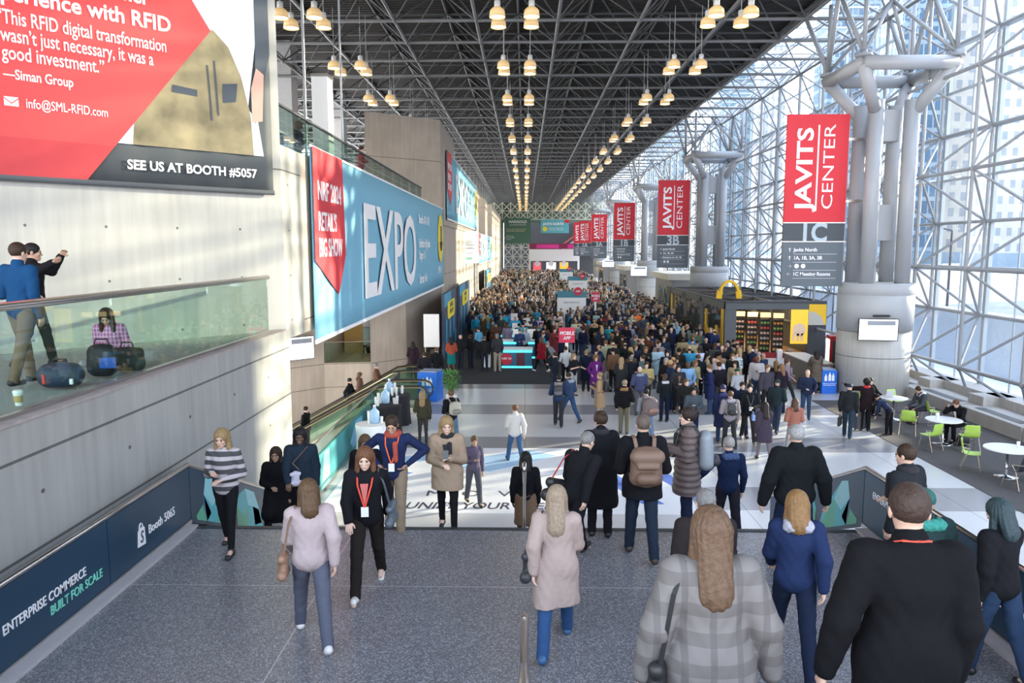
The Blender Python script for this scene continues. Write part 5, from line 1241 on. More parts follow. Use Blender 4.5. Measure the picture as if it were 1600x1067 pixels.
    P = [('e', T((0, .0, .02)), (.162 + ex * B, .112 + ex, .15), .05, Rm), ('e', T((0, -.004, .18)), (.140 + ex * B, .100 + ex, .16), .06, Rm), ('e', T((0, .0, .34)), ((.155 if fem else .172) + ex * .9, .112 + ex * .9, .175), .05, Rm),
         ('c', T((-.12, .01, .452)), T((.12, .01, .452)), .066 + ex * .7, .066 + ex * .7, .05), ('c', J['nk'] - Rm @ np.array([0, 0, .02]), J['nk'] + Rm @ np.array([0, -.0, .03]), .066 + ex * .5, .060 + ex * .5, .02)]
    if hem < -.16 and legs not in ('sit', 'floor'):
        mid = (J['kl'] + J['kr']) / 2; P += [('c', T((0, 0, .05)), mid * np.array([.3, .6, 1]), .165 + ex, .205 + ex * 1.5, .06, .78)]
        for n in 'lr': P.append(('c', J['h' + n], J['k' + n], .105 + ex, .085 + ex, .05))
    for n in 'lr':
        k_ = .9 if kind != 'shirt' else .8
        e2 = J['w' + n] if kind != 'shirt' else J['e' + n] + .1 * (J['w' + n] - J['e' + n])
        P += [('c', J['s' + n], J['e' + n], .056 + ex, .044 + ex, .03), ('c', J['e' + n], e2, .044 + ex, .030 + ex * .8, .02)]
    tz = T((0, 0, 0))[2]
    cuts = [] if legs in ('sit', 'floor') or lean > 40 else [(2, tz + hem, 1)]
    if legs in ('sit', 'floor'): cuts = [(2, J['pel'][2] - .10, 1)]
    if kind == 'puffer': disp = lambda X, Y, Z: .009 * np.cos(Z * (2 * math.pi / .085)) + 0 * X + 0 * Y
    else: disp = lambda X, Y, Z: .0022 * np.sin(Z * 23 + X * 29 + 3) * np.sin(X * 37 + Y * 19) + .0016 * np.sin(Z * 47 - abs(X) * 61 + Y * 20)
    V, Q = surface(P, hc, cuts, disp)
    # hands stay bare: nothing beyond the wrist
    ob({'sweater': 'sweater', 'jacket': 'jacket', 'coat': 'coat', 'puffer': 'puffer_coat', 'blazer': 'blazer', 'shirt': 'shirt'}[kind], mesh_from('top', V * s, Q, tm), t)
    # --- lower garment
    bk, bc = bottom; bm = M('cloth_%02x%02x%02x' % tuple(int(255 * min(1, c)) for c in bc), tuple(c * .78 for c in bc), .9, amt=.10, scale=22, bump=.35, spec=.12)
    P = [('e', T((0, 0, .03)), (.163, .113, .13), .05, Rm)]; w_ = dict(trousers=(.096, .070, .058), leggings=(.088, .056, .042), wide=(.105, .088, .085), skirt=(.1, .1, .1))[bk]
    if bk == 'skirt': P.append(('c', T((0, 0, 0)), (J['kl'] + J['kr']) / 2, .16, .20, .05, .8)); P += [('c', J['h' + n], J['k' + n], .1, .08, .05) for n in 'lr']; cut = J['kl'][2] - .05
    else:
        for n in 'lr': P += [('c', J['h' + n], J['k' + n], w_[0], w_[1], .025), ('c', J['k' + n], J['a' + n] + np.array([0, 0, -.01]), w_[1], w_[2], .02)]
        cut = 0.045 if legs not in ('floor',) else 0.0
    cuts = [] if legs in ('sit', 'floor', 'step', 'step2', 'walk', 'walk2') else [(2, cut, 1)]
    if lean < 30 and legs not in ('floor',): cuts.append((2, tz + .12, -1))
    V, Q = surface(P, hc, cuts, lambda X, Y, Z: .003 * np.sin(Z * 40 + X * 20) * np.sin(Y * 30 + 1))
    ob({'trousers': 'trousers', 'leggings': 'leggings', 'wide': 'trousers', 'skirt': 'skirt'}[bk], mesh_from('lower', V * s, Q, bm), t)
    # --- shoes
    sm = M('shoe_%02x%02x%02x' % tuple(int(255 * min(1, c)) for c in shoes), shoes, .5)
    for n in 'lr':
        a = J['a' + n]; kn = J['k' + n]; d = a - kn; d /= np.linalg.norm(d); f = np.cross(np.array([1., 0, 0]), d); f = f if f[1] < 0 else -f
        if legs in ('stand', 'shift', 'stride', 'sit'): f = np.array([0, -1., 0]); d = np.array([0, 0, -1.])
        P = [('c', a + d * .035 - f * .035, a + d * .048 + f * .13, .042, .034, .02, None), ('c', a - d * .01, a + d * .03, .044, .044, .02)]
        P = [q if len(q) < 7 or q[6] else q[:6] for q in P]
        V, Q = surface(P, .009 * res, [(2, .0, 1)] if legs in ('stand', 'shift', 'stride', 'sit') else [])
        ob('shoe', mesh_from('shoe', V * s, Q, sm), t)
    # --- hair
    hk, hcol = hair
    if hk != 'bald':
        hm = M('hair_%02x%02x%02x' % tuple(int(255 * c) for c in hcol), tuple(c * .62 for c in hcol), .6, amt=.5, scale=40, bump=.5, spec=.3)
        e = .008 if hk in ('short', 'cropped') else .018
        P = [('e', HT((0, .018, .032)), (.078 + e, .094 + e, .088 + e), .02, HR)]
        if hk in ('long', 'midlong'):
            L = .30 if hk == 'long' else .18
            P += [('c', HT((0, .075, 0)), HT((0, .095, -.05)) + Rm @ np.array([0, .03, -L + .06]), .085, .088, .04, .62), ('c', HT((-.072, .03, 0)), HT((-.082, .02, -.05)) + np.array([0, 0, -L * .6]), .034, .036, .03), ('c', HT((.072, .03, 0)), HT((.082, .02, -.05)) + np.array([0, 0, -L * .6]), .034, .036, .03)]
        if hk == 'bun': P.append(('e', HT((0, .115, .075)), (.042, .04, .042), .01))
        if hk == 'afro': P = [('e', HT((0, .025, .03)), (.115, .125, .115), .02, HR)]
        if hk in ('cap', 'beanie'): P = [('e', HT((0, .012, .045)), (.088, .104, .078 if hk == 'cap' else .10), .02, HR)]
        if hk == 'cap': P.append(('c', HT((-.03, -.10, .035)), HT((.03, -.10, .035)), .03, .03, .02, 1.6))
        P.append(('-e', HT((0, -.115, -.045 if hk not in ('cap', 'beanie') else -.075)), (.066, .085, .105), .012, HR))
        if hk in ('short', 'bun', 'cropped'): P.append(('-e', HT((0, -.02, -.13)), (.13, .10, .085), .015, HR))
        if hk in ('cap', 'beanie'): P.append(('-e', HT((0, .0, -.10)), (.15, .17, .11), .01, HR))
        dd = (lambda X, Y, Z: .0035 * np.sin(np.arctan2(Y - hd[1] * 1.0 - .02, X - hd[0]) * 22 + Z * 30)) if hk in ('long', 'midlong') else (lambda X, Y, Z: .002 * np.sin(X * 170) * np.sin(Y * 150) * np.sin(Z * 120)) if hk in ('short', 'afro') else None
        V, Q = surface(P, h * 1.1, [], dd)
        if len(V): ob({'cap': 'cap', 'beanie': 'knit_hat'}.get(hk, 'hair'), mesh_from('hair', V * s, Q, hm), t)
    # --- extras
    for e in extra:
        if e[0] == 'scarf':
            cm = M('scarf_%02x%02x%02x' % tuple(int(255 * c) for c in e[1]), e[1], .9, amt=.2, scale=30, bump=.3)
            P = [('c', J['nk'] + Rm @ np.array([.075 * math.cos(a), .065 * math.sin(a), .0]), J['nk'] + Rm @ np.array([.075 * math.cos(a + .7), .065 * math.sin(a + .7), .01]), .04, .04, .02) for a in np.arange(0, 6.28, .7)]
            P += [('c', T((.05, -.15, .44)), T((.06, -.165, .22)), .035, .03, .02)]
            V, Q = surface(P, hc); ob('scarf', mesh_from('scarf', V * s, Q, cm), t)
        if e[0] == 'hood':
            P = [('c', T((-.08, .10, .50)), T((.08, .10, .50)), .055, .055, .02), ('c', T((-.09, .06, .52)), T((-.06, -.06, .49)), .04, .03, .02), ('c', T((.09, .06, .52)), T((.06, -.06, .49)), .04, .03, .02)]
            V, Q = surface(P, hc, [], lambda X, Y, Z: .006 * np.sin(X * 90) * np.sin(Z * 80)); ob('hood', mesh_from('hood', V * s, Q, M('hood_%02x%02x%02x' % tuple(int(255 * c) for c in e[1]), e[1], .95, amt=.3, scale=40, bump=.5)), t)
        if e[0] == 'tie':
            g = MB(); p = T((0, -.15, .42)) * s; q = T((0, -.165, .14)) * s; g.bar(p, q, .05, .012); g.build('tie', M('tie_%d' % int(e[1][0] * 100), e[1], .6), t)
        if e[0] == 'shirtfront':
            g = MB(); a1 = [T((-.045, -.142 - ex * .7, .44)) * s, T((.045, -.142 - ex * .7, .44)) * s, T((0, -.148 - ex * .7, .16)) * s]
            g.add(a1 + [p + np.array([0, -.008, 0]) for p in a1], [(0, 1, 2), (5, 4, 3), (0, 3, 4, 1), (1, 4, 5, 2), (2, 5, 3, 0)]); g.build('shirt_front', M('shirt_%d' % int(e[1][2] * 100), e[1], .8), t)
    if lanyard:
        g = MB(); y_ = -.150 - ex; z_ = .18
        pts = [T((-.06, .07, .56)), T((-.09, -.03, .52)), T((-.075, -.13 - ex * .6, .42)), T((-.04, y_, .30)), T((-.005, y_ - .008, z_)), T((.005, y_ - .008, z_)), T((.04, y_, .30)), T((.075, -.13 - ex * .6, .42)), T((.09, -.03, .52)), T((.06, .07, .56)), T((0, .095, .565)), T((-.06, .07, .56))]
        for a, b in zip(pts, pts[1:]): g.bar(a * s, b * s, .016, .006)
        ly = g.build('lanyard', M('lanyard_%d' % int(lanyard[0] * 100), lanyard, .6), t)
        g = MB(); c = T((0, y_ - .012, z_ - .055)) * s; g.box(c[0] - .04, c[0] + .04, c[1] - .004, c[1] + .004, c[2] - .055, c[2] + .055); g.build('name_badge', white, ly)
    t['_J'] = 0; del t['_J']
    t_J[t.name] = J
    return t
t_J = {}
def worn(pt, name, label, cat, builder):
    """a bag carried by a person: its own thing, placed in that person's frame"""
    J = t_J[pt.name]; o = thing(name, label, cat, tuple(pt.location)); o.rotation_euler = pt.rotation_euler.copy(); builder(o, J, J['s']); return o
def backpack(col, w=.30, hh=.44, dp=.16, col2=None, flap=False):
    def f(o, J, s):
        T = J['T']; m = M('pack_%02x%02x%02x' % tuple(int(255 * c) for c in col), col, .6, amt=.15, scale=12, bump=.1); m2 = M('pack_%02x%02x%02x' % tuple(int(255 * c) for c in (col2 or tuple(c * .6 for c in col))), col2 or tuple(c * .6 for c in col), .6)
        z0 = .47 - hh
        P = [('c', T((-w * .3, .155 + dp / 2, z0 + .10)), T((-w * .28, .15 + dp / 2, z0 + hh - .08)), dp * .58, dp * .5, .06), ('c', T((w * .3, .155 + dp / 2, z0 + .10)), T((w * .28, .15 + dp / 2, z0 + hh - .08)), dp * .58, dp * .5, .06), ('c', T((0, .16 + dp / 2, z0 + .08)), T((0, .15 + dp / 2, z0 + hh - .07)), dp * .6, dp * .52, .06)]
        V, Q = surface(P, .011); ob('bag_body', mesh_from('bag', V * s, Q, m), o)
        P = [('c', T((-w * .2, .17 + dp * 1.1, z0 + .12)), T((w * .2, .17 + dp * 1.1, z0 + .12)), .07, .07, .03)]
        V, Q = surface(P, .011); ob('front_pocket', mesh_from('pocket', V * s, Q, m2 if not flap else m), o)
        if flap:
            P = [('c', T((-w * .33, .16 + dp * .9, z0 + hh - .1)), T((w * .33, .16 + dp * .9, z0 + hh - .1)), .085, .085, .03), ('c', T((-w * .28, .18 + dp * 1.1, z0 + hh - .2)), T((w * .28, .18 + dp * 1.1, z0 + hh - .2)), .035, .035, .05)]
            V, Q = surface(P, .011); ob('flap', mesh_from('flap', V * s, Q, m2), o)
        for sx in (-1, 1):
            g = MB(); pts = [T((sx * .10, .16, .44)), T((sx * .115, .10, .535)), T((sx * .115, .0, .555)), T((sx * .12, -.13, .46)), T((sx * .13, -.165, .32)), T((sx * .16, -.08, .18)), T((sx * .15, .14, .10))]
            for a, b in zip(pts, pts[1:]): g.bar(a * s, b * s, .045, .012)
            g.build('strap', m2, o)
    return f
def shoulder_bag(col, side=1, w=.26, hh=.24, z=-.02, dp=.10, strapcol=None, front=False):
    def f(o, J, s):
        T = J['T']; m = M('bag_%02x%02x%02x' % tuple(int(255 * c) for c in col), col, .5, amt=.12, scale=12); c = (side * .06, -.24, z + .12) if front else (side * .27, .02, z)
        n = (w / 2 - .04, .02) if front else (.02, w / 2 - .04)
        P = [('c', T((c[0] - n[0], c[1] - n[1], c[2] - hh / 2 + .05)), T((c[0] + n[0], c[1] + n[1], c[2] - hh / 2 + .05)), dp / 2, dp / 2, .03), ('c', T((c[0] - n[0] * .9, c[1] - n[1] * .9, c[2] + hh / 2 - .05)), T((c[0] + n[0] * .9, c[1] + n[1] * .9, c[2] + hh / 2 - .05)), dp / 2 * .8, dp / 2 * .8, .03), ('e', T(c), (max(n[0], dp / 2), max(n[1], dp / 2), hh / 2), .03)]
        V, Q = surface(P, .010); ob('bag_body', mesh_from('bag', V * s, Q, m), o)
        g = MB(); sc = strapcol or tuple(q * .6 for q in col); k = -side if front else side
        pts = [T((c[0] + n[0], c[1] + n[1], c[2] + hh / 2)), T((side * .10, -.19, .32)), T((-side * .09, -.12, .52)), T((-side * .13, .06, .52)), T((side * .05, .17, .30)), T((c[0] - n[0], max(c[1], .02) + n[1], c[2] + hh / 2))] if front else \
              [T((c[0], c[1] - n[1], c[2] + hh / 2 - .02)), T((side * .21, -.10, .40)), T((side * .14, -.03, .545)), T((side * .14, .05, .545)), T((side * .21, .12, .40)), T((c[0], c[1] + n[1], c[2] + hh / 2 - .02))]
        for a, b in zip(pts, pts[1:]): g.bar(a * s, b * s, .022, .006)
        g.build('strap', M('bag_%02x%02x%02x' % tuple(int(255 * q) for q in sc), sc, .5), o)
    return f
def hand_bag(col, side=1, w=.30, hh=.26):
    def f(o, J, s):
        p = J['wl' if side > 0 else 'wr'] + np.array([0, -.01, -.10]); m = M('bag_%02x%02x%02x' % tuple(int(255 * c) for c in col), col, .5); g = MB()
        c = (p + np.array([0, 0, -.10 - hh / 2])) * s; g.box(c[0] - .045, c[0] + .045, c[1] - w / 2, c[1] + w / 2, c[2] - hh / 2, c[2] + hh / 2); g.build('bag_body', m, o, bevel=.015)
        g = MB(); g.path([tuple(c + np.array([0, -.07, hh / 2])), tuple(c + np.array([0, -.05, hh / 2 + .1])), tuple(c + np.array([0, .05, hh / 2 + .1])), tuple(c + np.array([0, .07, hh / 2]))], .008, 6); g.build('handle', m, o)
    return f
def phone(side=1, col=(.02, .02, .02), sz=(.075, .15)):
    def f(o, J, s):
        w = J['wl' if side > 0 else 'wr']; e = J['el' if side > 0 else 'er']; d = (w - e) / np.linalg.norm(w - e); p = (w + d * .10 + np.array([0, 0, .03])) * s; g = MB()
        g.bar(p + np.array([0, -.03, -.04]), p + np.array([0, .02, .07]) , sz[0], .009); g.build('body', M('item_%d' % int(col[0] * 100), col, .3), o)
    return f
# ------------------------------------------------------------------ the people
BLK = (.012, .012, .015); NAVY = (.014, .022, .05); JEAN = (.03, .055, .11); CHAR = (.035, .037, .042); GREY = (.18, .18, .19); KHAKI = (.30, .23, .16)
SK1 = (.56, .36, .27); SK2 = (.42, .25, .17); SK3 = (.12, .065, .04); SK4 = (.62, .42, .33)
BR = (.05, .028, .015); BRL = (.16, .09, .045); BLD = (.40, .27, .13); GRH = (.28, .27, .26); BKH = (.012, .010, .010); RDH = (.20, .085, .04)
LZ = 2.0
def st(Y): return 2.0 - 2.0 / 12 * (math.floor((Y - 10.1) / .36) + 1) if Y > 10.1 else 2.0     # tread height down the flight
def up(Y): return 2.0 + .16 * (math.floor((5.3 - Y) / .32) + 1) if Y < 5.3 else 2.0
# landing and stairs
person('blonde woman in black and grey striped jumper walking up past the left balustrade', -3.73, 9.24, LZ, 0, 1.63, True, ('clasp', 'phone'), 'stride', 4, 8, 0, SK1, ('midlong', BLD), ('sweater', GREY), ('leggings', BLK), BLK, topmat=STRIPES('striped_knit', (.05, .05, .055), (.42, .38, .40), 'Z', .11, .45), big=1.34)
p = person('woman in glossy dark blue jacket with pale crossbody bag climbing the stairs at left', -3.3, 11.0, st(11.0), 10, 1.72, True, ('down', 'fwd'), 'step', 4, 4, 0, SK3, ('midlong', BKH), ('jacket', (.02, .035, .055)), ('trousers', BLK), BLK)
worn(p, 'crossbody_bag', 'small pale lilac crossbody bag on the woman in glossy dark blue jacket', 'bag', shoulder_bag((.50, .48, .58), -1, .20, .24, -.02, .07, (.20, .12, .09), True))
person('person in black coat half hidden behind the woman in glossy blue jacket', -4.0, 12.0, st(12.0), 5, 1.66, True, ('down', 'clasp'), 'step2', 3, 4, 0, SK2, ('midlong', BR), ('coat', BLK), ('trousers', BLK), BLK)
p = person('person in pale pink jacket, grey trousers and white shoes striding down the landing', -2.05, 7.05, LZ, 200, 1.68, True, ('fwd', 'back'), 'walk', 6, 8, 0, SK1, ('midlong', BRL), ('jacket', (.55, .44, .44)), ('trousers', (.13, .14, .19)), (.7, .68, .66), big=1.13, lanyard=(.7, .08, .05))
worn(p, 'shoulder_bag', 'brown shoulder bag on the person in pale pink jacket', 'bag', shoulder_bag((.30, .17, .11), 1, .30, .26))
p = person('person in black jacket over pink top with red lanyard and white sneakers on the landing', -1.74, 8.18, LZ, 5, 1.74, True, ('back', 'fwd'), 'walk2', 5, 8, 0, SK4, ('midlong', RDH), ('jacket', BLK), ('trousers', (.025, .02, .018)), (.75, .73, .70), extra=(('shirtfront', (.55, .14, .13)),), lanyard=(.72, .06, .03))
worn(p, 'shoulder_bag', 'slate grey shoulder bag on the person with red lanyard and white sneakers', 'bag', shoulder_bag((.09, .11, .13), 1, .32, .26, .02))
person('person with brown hair in black jacket on the stairs behind the red lanyard walker', -2.45, 11.5, st(11.5), 10, 1.68, True, ('clasp', 'down'), 'step', 6, 14, 0, SK1, ('midlong', BRL), ('jacket', BLK), ('trousers', BLK), BLK)
person('man in navy jumper with orange scarf, hands on hips, khaki trousers', -1.78, 10.16, st(10.2), 0, 1.80, False, ('hips', 'hips'), 'stride', 5, 20, 0, SK2, ('short', BR), ('sweater', (.02, .03, .09)), ('trousers', KHAKI), BLK, extra=(('scarf', (.35, .06, .04)),), lanyard=(.75, .12, .03))
p = person('woman in beige wool coat with black scarf looking at her hands at the stair top', -1.07, 10.35, st(10.3), 0, 1.72, True, ('phone', 'clasp'), 'stride', 3, 10, 12, SK4, ('midlong', BLD), ('coat', (.38, .28, .20)), ('leggings', BLK), BLK, extra=(('scarf', BLK), ('shirtfront', BLK)), lower=-.24, big=1.08)
worn(p, 'mobile_phone', 'dark phone held by the woman in beige wool coat', 'phone', phone(1))
person('person with black hair, black jacket and brown skirt on the stairs behind the handrail', .02, 12.3, st(12.3), 180, 1.68, True, ('down', 'down'), 'stride', 2, 4, 0, SK3, ('midlong', BKH), ('blazer', BLK), ('skirt', (.22, .14, .09)), BLK)
p = person('fair haired woman in pale pink coat walking down the landing beside the near chrome rail', .30, 6.95, LZ, 175, 1.66, True, ('back', 'fwd'), 'walk2', 6, 8, 0, SK4, ('long', (.45, .34, .24)), ('coat', (.48, .37, .33)), ('trousers', (.04, .10, .24)), (.04, .12, .26), lower=-.36, big=1.10)
worn(p, 'shoulder_bag', 'black shoulder bag on the woman in pale pink coat', 'bag', shoulder_bag((.03, .03, .035), 1, .36, .30, .02, .12))
p = person('grey haired man in black jacket leaning forward, black and red bag at his side', .62, 9.0, LZ, 140, 1.70, False, ('fwd', 'back'), 'walk', 20, 6, 0, SK1, ('short', GRH), ('jacket', BLK), ('trousers', BLK), BLK)
worn(p, 'messenger_bag', 'black messenger bag with a red underside on the man leaning forward', 'bag', shoulder_bag((.02, .02, .022), 1, .44, .26, .0, .16, (.35, .02, .03)))
person('person in long black coat with hair in a bun, back turned, at landing edge', 1.0, 9.85, LZ, 180, 1.70, True, ('clasp', 'clasp'), 'stand', 2, 22, 20, SK1, ('bun', BR), ('coat', BLK), ('trousers', BLK), BLK, extra=(('scarf', (.015, .015, .02)),), lower=-.50, big=1.17)
p = person('stocky grey cropped man in black coat and jeans standing with his back turned', 1.44, 9.15, LZ, 182, 1.84, False, ('clasp', 'clasp'), 'stride', 1, 4, 0, SK1, ('cropped', (.16, .12, .10)), ('coat', (.010, .010, .013)), ('trousers', (.02, .03, .05)), (.04, .025, .02), lower=-.17, big=1.21)
worn(p, 'leather_backpack', 'brown leather backpack on the stocky man in black coat', 'backpack', backpack((.13, .075, .05), .34, .46, .15, (.16, .10, .07), True))
p = person('woman in taupe quilted puffer coat with black scarf facing left', 2.17, 10.0, LZ, 262, 1.73, True, ('phone', 'clasp'), 'stand', 1, 2, 0, SK4, ('bun', (.03, .018, .014)), ('puffer', (.14, .105, .10)), ('trousers', NAVY), BLK, extra=(('scarf', (.012, .018, .018)),), lower=-.36)
worn(p, 'roll_top_backpack', 'grey roll-top backpack with black side pocket on the woman in taupe puffer coat', 'backpack', backpack((.24, .27, .30), .30, .50, .17, (.03, .03, .035)))
worn(p, 'coffee_cup', 'blue and white coffee cup held by the woman in taupe puffer coat', 'cup', phone(1, (.08, .12, .45), (.08, .1)))
person('bald man in navy jumper with blue collar walking down the stairs', 3.18, 11.7, st(11.7), 185, 1.77, False, ('out', 'down'), 'stride', 2, 4, 0, SK4, ('cropped', (.45, .42, .40)), ('sweater', (.01, .02, .06)), ('trousers', (.02, .02, .03)), BLK, extra=(('hood', (.04, .07, .16)),), big=1.25)
person('broad grey haired man in black zip jumper and jeans seen from behind', 3.16, 8.75, LZ, 182, 1.86, False, ('hang', 'hang'), 'walk', 3, 4, 0, SK1, ('cropped', (.42, .42, .42)), ('jacket', (.010, .012, .014)), ('trousers', (.015, .025, .06)), BLK, big=1.67)
person('grey haired man in dark brown jacket walking behind the woman in plaid coat', 1.60, 6.55, LZ, 180, 1.78, False, ('down', 'fwd'), 'walk2', 3, 5, 0, SK4, ('short', GRH), ('jacket', (.03, .024, .024)), ('trousers', BLK), BLK, big=1.13)
person('person with tawny hair in navy jacket and grey collar on the right of the landing', 2.42, 6.6, LZ, 170, 1.74, True, ('fwd', 'back'), 'walk', 5, 8, 0, SK4, ('midlong', (.36, .20, .08)), ('jacket', (.02, .035, .10)), ('trousers', NAVY), BLK, extra=(('hood', (.35, .35, .40)),))
p = person('long haired woman in grey plaid wool coat in the near foreground', .90, 3.55, up(3.55), 182, 1.68, True, ('hang', 'hang'), 'walk', 3, 6, 0, SK1, ('long', (.17, .10, .06)), ('coat', GREY), ('trousers', CHAR), BLK, topmat=STRIPES('grey_plaid', (.155, .142, .137), (.115, .104, .10), 'Z', .14, .45, (.08, .073, .073), 'X', .13), big=1.45, lower=-.36)
worn(p, 'crossbody_bag', 'black crossbody bag with long strap on the woman in grey plaid coat', 'bag', shoulder_bag((.02, .02, .022), 1, .26, .22, -.05))
person('tall man in black coat with red lanyard in the near foreground', 1.80, 3.45, up(3.45), 178, 1.84, False, ('hang', 'down'), 'walk2', 4, 6, -10, SK1, ('short', (.07, .042, .032)), ('coat', (.008, .008, .010)), ('trousers', BLK), BLK, big=1.1, lower=-.40, lanyard=(.70, .05, .03))
person('person in teal hood and dark jacket beside the right balustrade', 3.62, 6.7, LZ, 185, 1.72, False, ('down', 'down'), 'walk', 5, 8, 0, SK2, ('beanie', (.02, .14, .12)), ('jacket', (.02, .045, .045)), ('trousers', BLK), BLK, extra=(('hood', (.03, .22, .18)),), big=1.17)
person('man with black collar and charcoal jacket against the right balustrade, looking left', 4.08, 8.0, LZ, 215, 1.78, False, ('down', 'clasp'), 'stride', 3, 4, 0, SK1, ('short', BR), ('jacket', (.022, .025, .03)), ('trousers', BLK), BLK, extra=(('scarf', BLK),), big=1.13)
person('person with dark teal hair in black jacket at the far right end of the landing', 4.15, 6.45, LZ, 200, 1.68, True, ('down', 'fwd'), 'stride', 6, 8, 0, SK1, ('midlong', (.04, .07, .08)), ('jacket', BLK), ('trousers', JEAN), BLK)
# balcony, upper left
person('man in blue blazer and tan trousers standing behind the parapet glass with his back turned', -6.15, 9.25, 4.13, 165, 1.78, False, ('clasp', 'down'), 'stride', 2, 4, 0, SK1, ('short', BR), ('blazer', (.01, .06, .16)), ('trousers', (.22, .15, .10)), BLK)
person('person in black jacket and camouflage trousers behind the man in blue blazer', -6.85, 10.6, 4.13, 120, 1.78, False, ('raise_', 'point'), 'stride', 2, 4, 0, SK2, ('short', BKH), ('jacket', BLK), ('trousers', (.035, .04, .03)), BLK)
p = person('woman in pink patterned blouse sitting on the balcony floor beside black bags', -5.95, 10.9, 4.13, 12, 1.64, True, ('clasp', 'phone'), 'floor', 14, 26, 0, SK4, ('long', (.05, .03, .02)), ('sweater', (.55, .20, .42)), ('leggings', (.45, .45, .48)), (.5, .5, .5), topmat=STRIPES('pink_print', (.62, .34, .55), (.42, .10, .26), 'X', .045, .5, (.75, .6, .7), 'Z', .06), big=1.21)
def soft_bag(name, label, x, y, z, w, d, hh, col, rz=0, accents=()):
    t = thing(name, label, 'bag', (x, y, z), rz); m = M('pack_%02x%02x%02x' % tuple(int(255 * c) for c in col), col, .6, amt=.15, scale=12, bump=.1)
    P = [('c', (-w / 2 + d / 2, 0, d / 2), (w / 2 - d / 2, 0, d / 2), d / 2, d / 2, .05), ('c', (-w / 2 + d * .45, 0, hh - d * .4), (w / 2 - d * .45, 0, hh - d * .4), d * .4, d * .4, .08), ('e', (0, 0, hh / 2), (w / 2 * .9, d / 2, hh / 2), .05)]
    V, Q = surface(P, .012, [(2, .003, 1)]); ob('bag_body', mesh_from('bag', V, Q, m), t)
    g = MB(); g.path([(-.09, 0, hh - .03), (-.07, 0, hh + .07), (.07, 0, hh + .07), (.09, 0, hh - .03)], .012, 6); g.build('handle', black, t)
    for nm, c, q in accents:
        g = MB(); g.box(*q); g.build(nm, M('accent_%02x%02x%02x' % tuple(int(255 * k) for k in c), c, .5), t, bevel=.01)
soft_bag('black_backpack', 'black backpack with a blue roll in its pocket on the balcony floor', -5.55, 9.9, 4.13, .38, .26, .42, (.015, .016, .018), 15, (('side_pocket', (.02, .10, .45), (.0, .2, -.16, -.12, .12, .26)),))
soft_bag('laptop_bag', 'black laptop bag standing right of the black backpack on the balcony', -5.45, 10.35, 4.13, .46, .18, .32, (.02, .02, .02), 5)
soft_bag('duffel_bag', 'navy duffel bag with red tabs on the balcony floor behind the glass', -5.62, 9.1, 4.13, .50, .28, .27, (.015, .03, .06), 12, (('red_tab', (.5, .04, .03), (-.16, -.12, -.16, -.12, .06, .18)), ('white_tag', (.8, .8, .8), (.14, .18, -.16, -.12, .05, .12)), ('tan_handle', (.35, .20, .08), (-.08, .08, -.03, .03, .25, .28))))
cup(-5.42, 8.0, 4.13, 'white takeaway coffee cup with kraft sleeve on the balcony floor', s=1.15)
soft_bag('suit_bag', 'black bag on the carpet under the seated man at the middle cafe table', 12.95, 22.4, .012, .36, .22, .30, (.012, .012, .014), 10)

# main floor, middle distance
def mid(label, px, hy, H=1.75, **k):
    x, y = by_head(px, hy, H + .01); k.setdefault('res', 1.5); return person(label, x, y, k.pop('z', 0), k.pop('face', 180), H, **k)
p = mid('blonde woman in olive jacket and dark leggings seen from behind near the draped tables', 660, 609, 1.66, fem=True, arms=('clasp', 'down'), hair=('long', BLD), top=('jacket', (.06, .055, .035)), bottom=('leggings', (.05, .05, .045)), big=1.13)
worn(p, 'handbag', 'tan handbag hanging from the woman in olive jacket', 'bag', hand_bag((.28, .15, .08), 1))
p = mid('man in black jacket and jeans carrying a pale round backpack beside the potted plant', 705, 607, 1.74, face=215, arms=('phone', 'strap'), legs='stride', hair=('short', BRL), top=('jacket', BLK), bottom=('trousers', (.10, .17, .26)))
worn(p, 'backpack', 'pale cream backpack on the man beside the potted plant', 'backpack', backpack((.34, .32, .27), .34, .38, .16))
worn(p, 'brochure', 'white brochure held by the man with pale backpack', 'brochure', phone(1, (.7, .72, .8), (.16, .2)))
mid('person in white jacket and jeans walking alone across the open hall floor', 805, 627, 1.7, face=200, fem=True, arms=('fwd', 'back'), legs='walk', hair=('short', RDH), top=('jacket', (.62, .60, .57)), bottom=('trousers', (.06, .12, .24)), big=1.21)
person('person in purple top climbing alone in the middle of the floor graphic', -1.15, 16.9, 0, 20, 1.66, True, ('down', 'phone'), 'stride', 4, 8, 0, SK2, ('short', BRL), ('sweater', (.12, .10, .15)), ('trousers', (.10, .10, .12)), BLK, res=1.4)
p = mid('man in navy jacket with fur collar standing left of the queue', 873, 583, 1.76, face=175, arms=('clasp', 'clasp'), legs='stride', hair=('short', BKH), top=('jacket', (.025, .045, .10)), bottom=('trousers', CHAR), extra=(('hood', (.25, .20, .16)),))
worn(p, 'backpack', 'small grey black backpack on the man in navy jacket with fur collar', 'backpack', backpack((.035, .035, .04), .27, .36, .12, (.12, .12, .13)))
mid('man in blue jacket and blue jeans reading beside the man in navy jacket', 890, 577, 1.78, face=225, arms=('phone', 'clasp'), legs='walk', tilt=14, hair=('short', BR), top=('jacket', (.04, .07, .14)), bottom=('trousers', (.04, .09, .20)), extra=(('hood', (.28, .30, .34)),))
mid('woman with copper hair in purple coat facing the camera', 931, 554, 1.68, face=10, fem=True, arms=('pocket', 'pocket'), hair=('afro', (.28, .12, .04)), top=('coat', (.13, .02, .17)), bottom=('trousers', (.06, .05, .10)), lower=-.4, extra=(('shirtfront', (.5, .48, .52)),))
